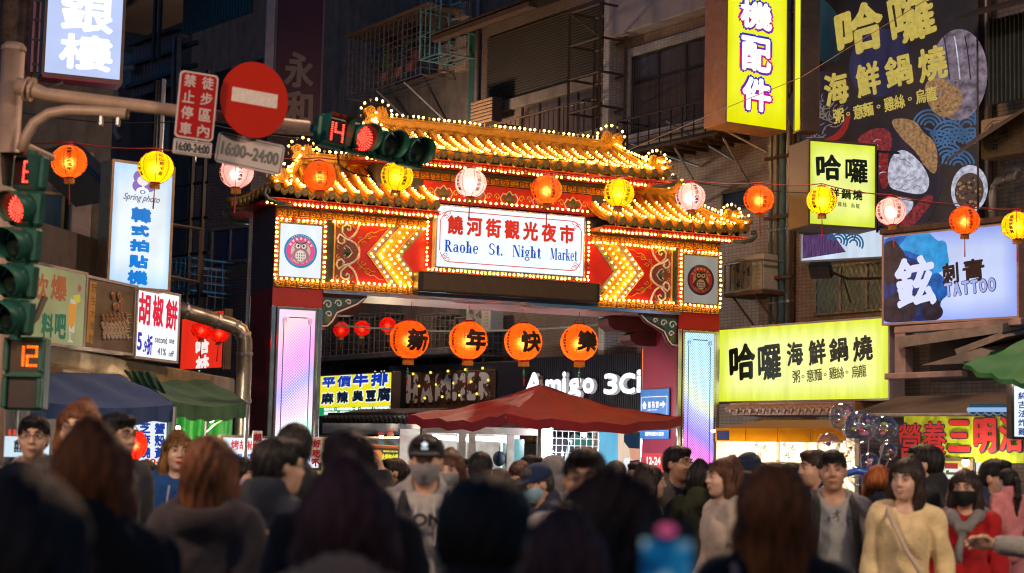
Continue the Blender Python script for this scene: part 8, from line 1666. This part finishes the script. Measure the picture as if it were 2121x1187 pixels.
    if mask:
        c = Field(seg((-.085, .085, .006)), seg((-.14, .04, .006)), seg((-.13, .02, .006))); c.ell((0, -.030, -.035), (.069, .080, .078), .02).ell((0, -.095, -.035), (.022, .025, .034), .03).ell((0, -.06, -.088), (.03, .03, .02), .02); c.plane((0, 0, 1), -.006); c.plane((0, 1, 0), .0); c.plane((0, .5, -1), .075)
        mk = put('face_mask', c.mesh('face_mask', cloth(mask, sheen=0)), root, HMx); m = MB()
        for s_ in (-1, 1): m.tube([(s_ * .062, -.045, -.012), (s_ * .080, .015, .012), (s_ * .078, .03, -.02), (s_ * .062, -.03, -.06)], .002, 4)
        m.build('ear_loop', pri('loop_white', (.6, .58, .56), .7), mk)
    if 'pack' in extras:
        bp = put('backpack', MB().bbox(-.15, .15, .13 + th, .30 + th, 1.0, 1.42, .06).mesh('backpack', cloth((.018, .018, .020))), root)
        for s_ in (-1, 1): MB().tube([(s_ * .09, .13, 1.40), (s_ * .10, .02, 1.452 + th * .4), (s_ * .105, -.098 - th, 1.36), (s_ * .115, -.125 - th, 1.22), (s_ * .135, -.08 - th, 1.05), (s_ * .15, .08, 1.0)], .021, 7).build('strap', cloth((.018, .018, .020)), bp, smooth=True)
    if 'sling' in extras: MB().tube([(-.10, .02, 1.455), (-.09, -.12, 1.38), (.0, -.165, 1.20), (.10, -.16, 1.04), (.17, -.08, .93), (.18, .05, .90)], .014, 6).build('bag_strap', pri('strap_beige', (.55, .42, .34), .6), root, smooth=True)
    if 'backstrap' in extras: MB().tube([(.12, -.02, 1.45), (.11, .09, 1.42), (.10, .145, 1.25), (.14, .15, 1.0)], .013, 6).build('bag_strap', pri('strap_pink', (.55, .25, .22), .6), root, smooth=True)
    if 'scarf' in extras:
        c = Field(seg((-.25, .25, .011)), seg((-.22, .2, .011)), seg((1.05, 1.52, .011))); c.path([(-.12, .05, 1.44), (-.075, -.09, 1.41), (-.02, -.145, 1.33), (-.01, -.16, 1.27)], [.034, .036, .03, .02], .02).path([(.12, .05, 1.44), (.075, -.09, 1.41), (.02, -.145, 1.34), (.0, -.155, 1.30)], [.034, .036, .03, .022], .02).cap((-.02, -.16, 1.26), (-.03, -.165, 1.15), .02, .028, .015).cap((-.12, .07, 1.43), (.12, .07, 1.43), .036, .036, .02); c.noise(.004, 30, 8); put('scarf', c.mesh('scarf', cloth((.22, .21, .21))), root)
    for n_, fn_ in (sub or {}).items(): fn_(root, HMx)
    return root
def chest_text(s, w, h, z, mat, y):
    def fn(root, HMx):
        m = MB(); glyph_into(m, s, 0, 0, w, h, 0, .004); bmv = []
        for p in m.v: bmv.append((p[0], y + 1.1 * p[0] ** 2, z + p[2]))
        MB().add(bmv, m.f).build('printed_letters', mat, root)
    return fn
def tee_mark(root, HMx):
    m = MB(); y = -.128; Z = 1.325
    for pts in (((0, .03), (.004, .012)), ((.004, .012), (-.022, -.008)), ((.004, .012), (.012, -.012), (.004, -.026)), ((.0, .022), (.022, .030)), ((.0, .022), (-.02, .016))): m.tube([(p[0], y, Z + p[1]) for p in pts], .0035, 5)
    m.ball((.003, y, Z + .037), .006, 6, 5); m.build('chest_mark', pri('mark_black', (.02, .02, .02), .6), root)
def back_logo(root, HMx): MB().box(-.10, .02, .150, .154, 1.30, 1.335).build('back_logo', pri('logo_yellow', (.55, .42, .05), .6), root, RZ(0))
navyc, blackc, greyc = (.012, .016, .032), (.014, .013, .014), (.20, .19, .18)
# --- facing the camera, left
person('man with round glasses and cropped hair in grey jacket over white collar', 72, 862, 9.6, 6, hair=('short', 'black'), top=('shirt', (.50, .46, .43)), glasses=True, head=(4, 0, 0))
person('woman with brown parted hair and glasses peering over the crowd', 167, 829, 8.4, -4, female=True, hair=('long', 'brown'), top=('jacket', (.06, .05, .05)), glasses=True, skin=2)
person('dark haired man in spectacles turned beside the crab cake board', 243, 858, 9.2, 55, hair=('short', 'black'), top=('jacket', (.05, .05, .055)), glasses=True)
person('woman in royal blue hoodie with caramel hair and red lipstick', 368, 898, 10.8, 12, female=True, hair=('long', 'blond'), bangs=True, top=('hoodie', (.012, .075, .26)), lips=lip_red, skin=2, head=(6, 0, 3), extras=('cords',))
person('woman with long chestnut hair seen from behind in black coat', 195, 888, 4.3, 183, female=True, hair=('long', 'auburn'), top=('coat', blackc))
person('dark haired woman in black jacket with a bob, seen from behind', 55, 985, 2.5, 170, hair=('bob', 'soft'), top=('jacket', (.010, .009, .010)), female=True)
person('man with short hair in dark brown jacket beside the signal mast', 40, 960, 4.6, 185, hair=('short', 'soft'), top=('jacket', (.02, .018, .018)))
person('woman with auburn bob in brown hooded jacket seen from behind', 438, 908, 6.3, 172, female=True, hair=('bob', 'brown'), top=('hoodie', (.055, .042, .045)))
person('woman in lilac mask and tan coat looking sideways', 502, 950, 10.2, 60, female=True, hair=('long', 'black'), top=('coat', (.30, .22, .13)), mask=(.42, .30, .48))
person('man with short black hair and glasses in navy jacket with yellow back logo', 575, 910, 7.0, 150, hair=('short', 'black'), top=('jacket', navyc), glasses=True, head=(-25, 0, 0), sub={'l': back_logo})
person('tall man with black hair in charcoal jacket before the gate pillar', 612, 880, 8.2, 182, hair=('short', 'black'), top=('jacket', (.035, .035, .035)))
person('brown haired man in glasses turned away before the counter sign', 720, 897, 5.4, 205, hair=('short', 'dark'), top=('jacket', (.03, .022, .02)), glasses=True)
person('woman with long plum brown hair and peach coat seen from behind', 722, 968, 3.4, 180, female=True, hair=('long', 'plum'), top=('coat', (.62, .34, .20)))
person('man in black cap and grey mask wearing grey hoodie with printed letters', 884, 905, 8.3, 3, hair=('short', 'black'), top=('hoodie', (.40, .37, .36)), mask=(.27, .25, .27), hat='cap', extras=((.012, .012, .014), 'pack', 'trefoil'), head=(-4, 4, 0), sub={'t': chest_text('MONS', .25, .062, 1.31, pri('print_navy', (.03, .025, .04), .6), -.168)})
person('woman in grey mask with dark hair behind the hooded man', 930, 937, 9.8, -6, female=True, hair=('long', 'dark'), bangs=True, top=('jacket', (.25, .22, .21)), mask=(.28, .26, .28), skin=2)
person('man in profile raising his hand beside the green stall sign', 818, 951, 13.5, -75, hair=('short', 'soft'), top=('jacket', (.025, .025, .03)), arms=('down', 'up'), smile=True)
person('black haired man seen from behind before the lit booth', 996, 938, 11.2, 176, hair=('short', 'black'), top=('jacket', (.03, .03, .035)))
person('person with dark hair hidden between the booth and the grey mask', 952, 948, 12.5, 20, hair=('short', 'black'), top=('jacket', (.03, .025, .025)), detail=1.4)
person('man with thinning brown hair looking down beside the booth', 1080, 953, 12.6, -18, hair=('short', 'dark'), top=('jacket', (.06, .05, .04)), head=(0, 25, 0))
person('man in dark jacket behind the one with thinning hair', 1100, 945, 14.2, 65, hair=('short', 'black'), top=('jacket', (.03, .03, .04)), detail=1.4)
person('person in raised grey hood seen from behind', 1146, 948, 12.6, 190, hair=(None, None), hat='hood', top=('hoodie', (.23, .22, .22)))
person('older man in navy cap and pale blue mask looking down', 1122, 980, 10.2, -62, hair=('short', 'grey'), hat='cap', extras=((.010, .025, .085),), mask=(.28, .46, .58), top=('jacket', (.02, .025, .05)), head=(0, 18, 0), H=1.60)
person('man with round black hair seen close from behind', 1008, 990, 2.95, 165, hair=('short', 'black'), top=('jacket', (.015, .012, .012)), skin=1)
person('young man with straight black fringe and glasses in pale shirt', 1212, 930, 6.4, -8, hair=('short', 'black'), bangs=True, glasses=True, top=('shirt', (.45, .42, .40)), skin=1)
person('woman with voluminous curly dark hair seen from behind', 1272, 985, 3.7, 178, female=True, hair=('curly', 'dark'), top=('coat', (.16, .10, .03)))
person('man with short grey hair before the phone poster', 1276, 956, 12.8, 185, hair=('short', 'grey'), top=('jacket', (.06, .06, .06)))
person('woman with dark wavy hair beside the phone poster', 1346, 966, 11.6, 100, female=True, hair=('long', 'soft'), top=('coat', (.30, .23, .20)))
person('man in glasses and two tone grey jacket glancing aside', 1402, 926, 12.0, 22, hair=('short', 'black'), glasses=True, top=('hoodie', (.33, .31, .30), (.10, .09, .085), 1.22), head=(22, 0, 0), skin=1, extras=('zip',))
person('woman with long black hair in camouflage jacket', 1452, 958, 11.8, 165, female=True, hair=('long', 'black'), top=('jacket', (.085, .07, .035), (.04, .045, .02), 1.2))
person('woman in cream jacket with brown hair in profile', 1500, 951, 10.2, -68, female=True, hair=('long', 'dark'), bangs=True, top=('jacket', (.52, .42, .35)), skin=2)
person('woman with auburn bob and pink bag strap seen from behind', 1606, 965, 4.5, 175, female=True, hair=('bob', 'auburn'), top=('sweater', (.020, .018, .019)), extras=('backstrap',))
person('person in navy knit beanie seen from behind', 1551, 944, 11.4, 170, hair=('short', 'black'), hat='beanie', top=('jacket', navyc))
person('dark haired person beside the navy beanie', 1536, 975, 11.2, 110, hair=('short', 'black'), top=('jacket', (.03, .03, .03)), H=1.58)
person('man in dark navy jacket in profile behind the grey shirt', 1690, 934, 10.9, -70, hair=('short', 'soft'), top=('jacket', navyc))
person('man in grey t-shirt with backpack straps and small chest mark', 1727, 934, 9.9, -3, hair=('short', 'black'), bangs=True, top=('tshirt', (.30, .30, .31)), legs=(.32, .25, .16), extras=('pack',), skin=1, head=(-8, 0, -3), sub={'m': tee_mark})
person('woman with auburn hair in beige coat seen from behind', 1820, 966, 11.4, 176, female=True, hair=('bob', 'auburn'), top=('coat', (.30, .24, .18)))
person('smiling woman in cream yellow sweater with crossbody bag strap', 1878, 938, 9.6, -16, H=1.68, female=True, hair=('long', 'soft'), bangs=True, top=('sweater', (.78, .60, .33)), smile=True, extras=('sling',), head=(-18, 3, 4), skin=2)
person('man with black hair in dark jacket standing close behind the sweater', 1918, 924, 10.8, -110, hair=('short', 'black'), top=('jacket', (.02, .02, .022)))
person('older woman in red coat with black mask and grey scarf', 2000, 963, 10.3, -20, H=1.62, female=True, hair=('bob', 'soft'), top=('jacket', (.42, .012, .016)), mask=(.014, .014, .016), extras=('scarf',), head=(-6, 2, 0))
person('man in spectacles holding a small girl in pink', 2062, 953, 10.9, 40, hair=('short', 'black'), glasses=True, top=('jacket', (.02, .03, .07)), arms=('bent', 'bent'))
person('man in grey sleeve reaching in beside the sandwich stall', 2185, 955, 9.2, -85, hair=('short', 'black'), top=('sweater', (.30, .28, .26)), arms=('down', 'reach'))
# small girl carried in front of the man
g_ = person('small girl in pink jacket with ponytail carried by a man', 2088, 972, 10.35, 200, H=1.05, female=True, hair=('tail', 'black'), top=('jacket', (.62, .22, .24)), legs=(.55, .2, .24), mask=(.62, .6, .6), arms=('bent', 'bent'))
g_.location.z = P(2088, 972, 10.35).z - 1.05
# close passers-by low in the frame, one filming with a phone
ph = person('short dark haired person filming the gate with a phone', 1165, 1052, 3.3, 184, H=1.54, female=True, hair=('long', 'plum'), top=('coat', (.018, .014, .014)), arms=(((.29, -.16, 1.20), (.42, -.36, 1.43)), 'down'), hand_kind=('grip', 'relaxed'))
pc = P(1380, 1188, 2.28); t = thing('mobile_phone', 'mobile phone held up with glowing blue screen', 'phone', Matrix.Translation(pc) @ RX(R_(-6)))
MB().bbox(-.037, .037, -.004, .004, -.085, .075, .004).build('case', black, t)
def scr(n, l, tc):
    nz = n.new('ShaderNodeTexNoise'); nz.inputs['Scale'].default_value = 30; nz.inputs['Detail'].default_value = 1; l.new(tc.outputs['Object'], nz.inputs['Vector']); cr = n.new('ShaderNodeValToRGB'); l.new(nz.outputs[0], cr.inputs[0]); cr.color_ramp.elements[0].position = .35; cr.color_ramp.elements[0].color = (.005, .04, .16, 1); cr.color_ramp.elements[1].position = .72; cr.color_ramp.elements[1].color = (.55, .75, .8, 1); e = cr.color_ramp.elements.new(.55); e.color = (.01, .22, .5, 1)
    em = n.new('ShaderNodeEmission'); l.new(cr.outputs[0], em.inputs[0]); em.inputs[1].default_value = .22; return em.outputs[0]
MB().box(-.034, .034, -.0052, -.0042, -.08, .045).build('screen', shade('phone_screen', scr), t); MB().ball((.0, -.005, .058), (.013, .002, .008), 12, 8).build('pink_button', emi('phone_pink', (.85, .12, .3), .5, 0), t)
# heads further back in the street
rnd = random.Random(31); back = [(845, 968, 14.5, 'black', 'dark coated shopper beside the teal canopy'), (700, 962, 15, 'soft', 'shopper glimpsed between the pillar and the far stall'), (775, 960, 16, 'black', 'shopper before the warm far shop'), (1035, 972, 12.2, 'soft', 'dark haired shopper low before the booth glass'), (1060, 1000, 10.4, 'dark', 'shopper bending behind the navy cap'), (1320, 958, 15, 'black', 'shopper in front of the red hours notice'), (1475, 966, 13.5, 'black', 'shopper behind the cream jacket at the gate pillar'), (1640, 960, 13, 'black', 'customer at the lit noodle shop wall'), (1580, 965, 13.5, 'soft', 'customer under the orange awning'), (1945, 990, 12.5, 'soft', 'shopper glimpsed behind the red coat'), (2030, 985, 12, 'black', 'shopper glimpsed beside the menu panels'), (300, 955, 12, 'soft', 'shopper low behind the blue hoodie'), (540, 965, 13.2, 'black', 'shopper at the pepper bun counter sign')]
for i, (px, py, d, hc, lab) in enumerate(back): person(lab, px, py, d, rnd.choice((170, 190, 150, 205, 30, -40)), female=i % 2 == 0, hair=(('long', 'short')[i % 2], hc), top=('jacket', [(.03, .03, .035), (.10, .08, .06), (.02, .025, .05), (.12, .11, .11)][i % 4]), detail=1.5)
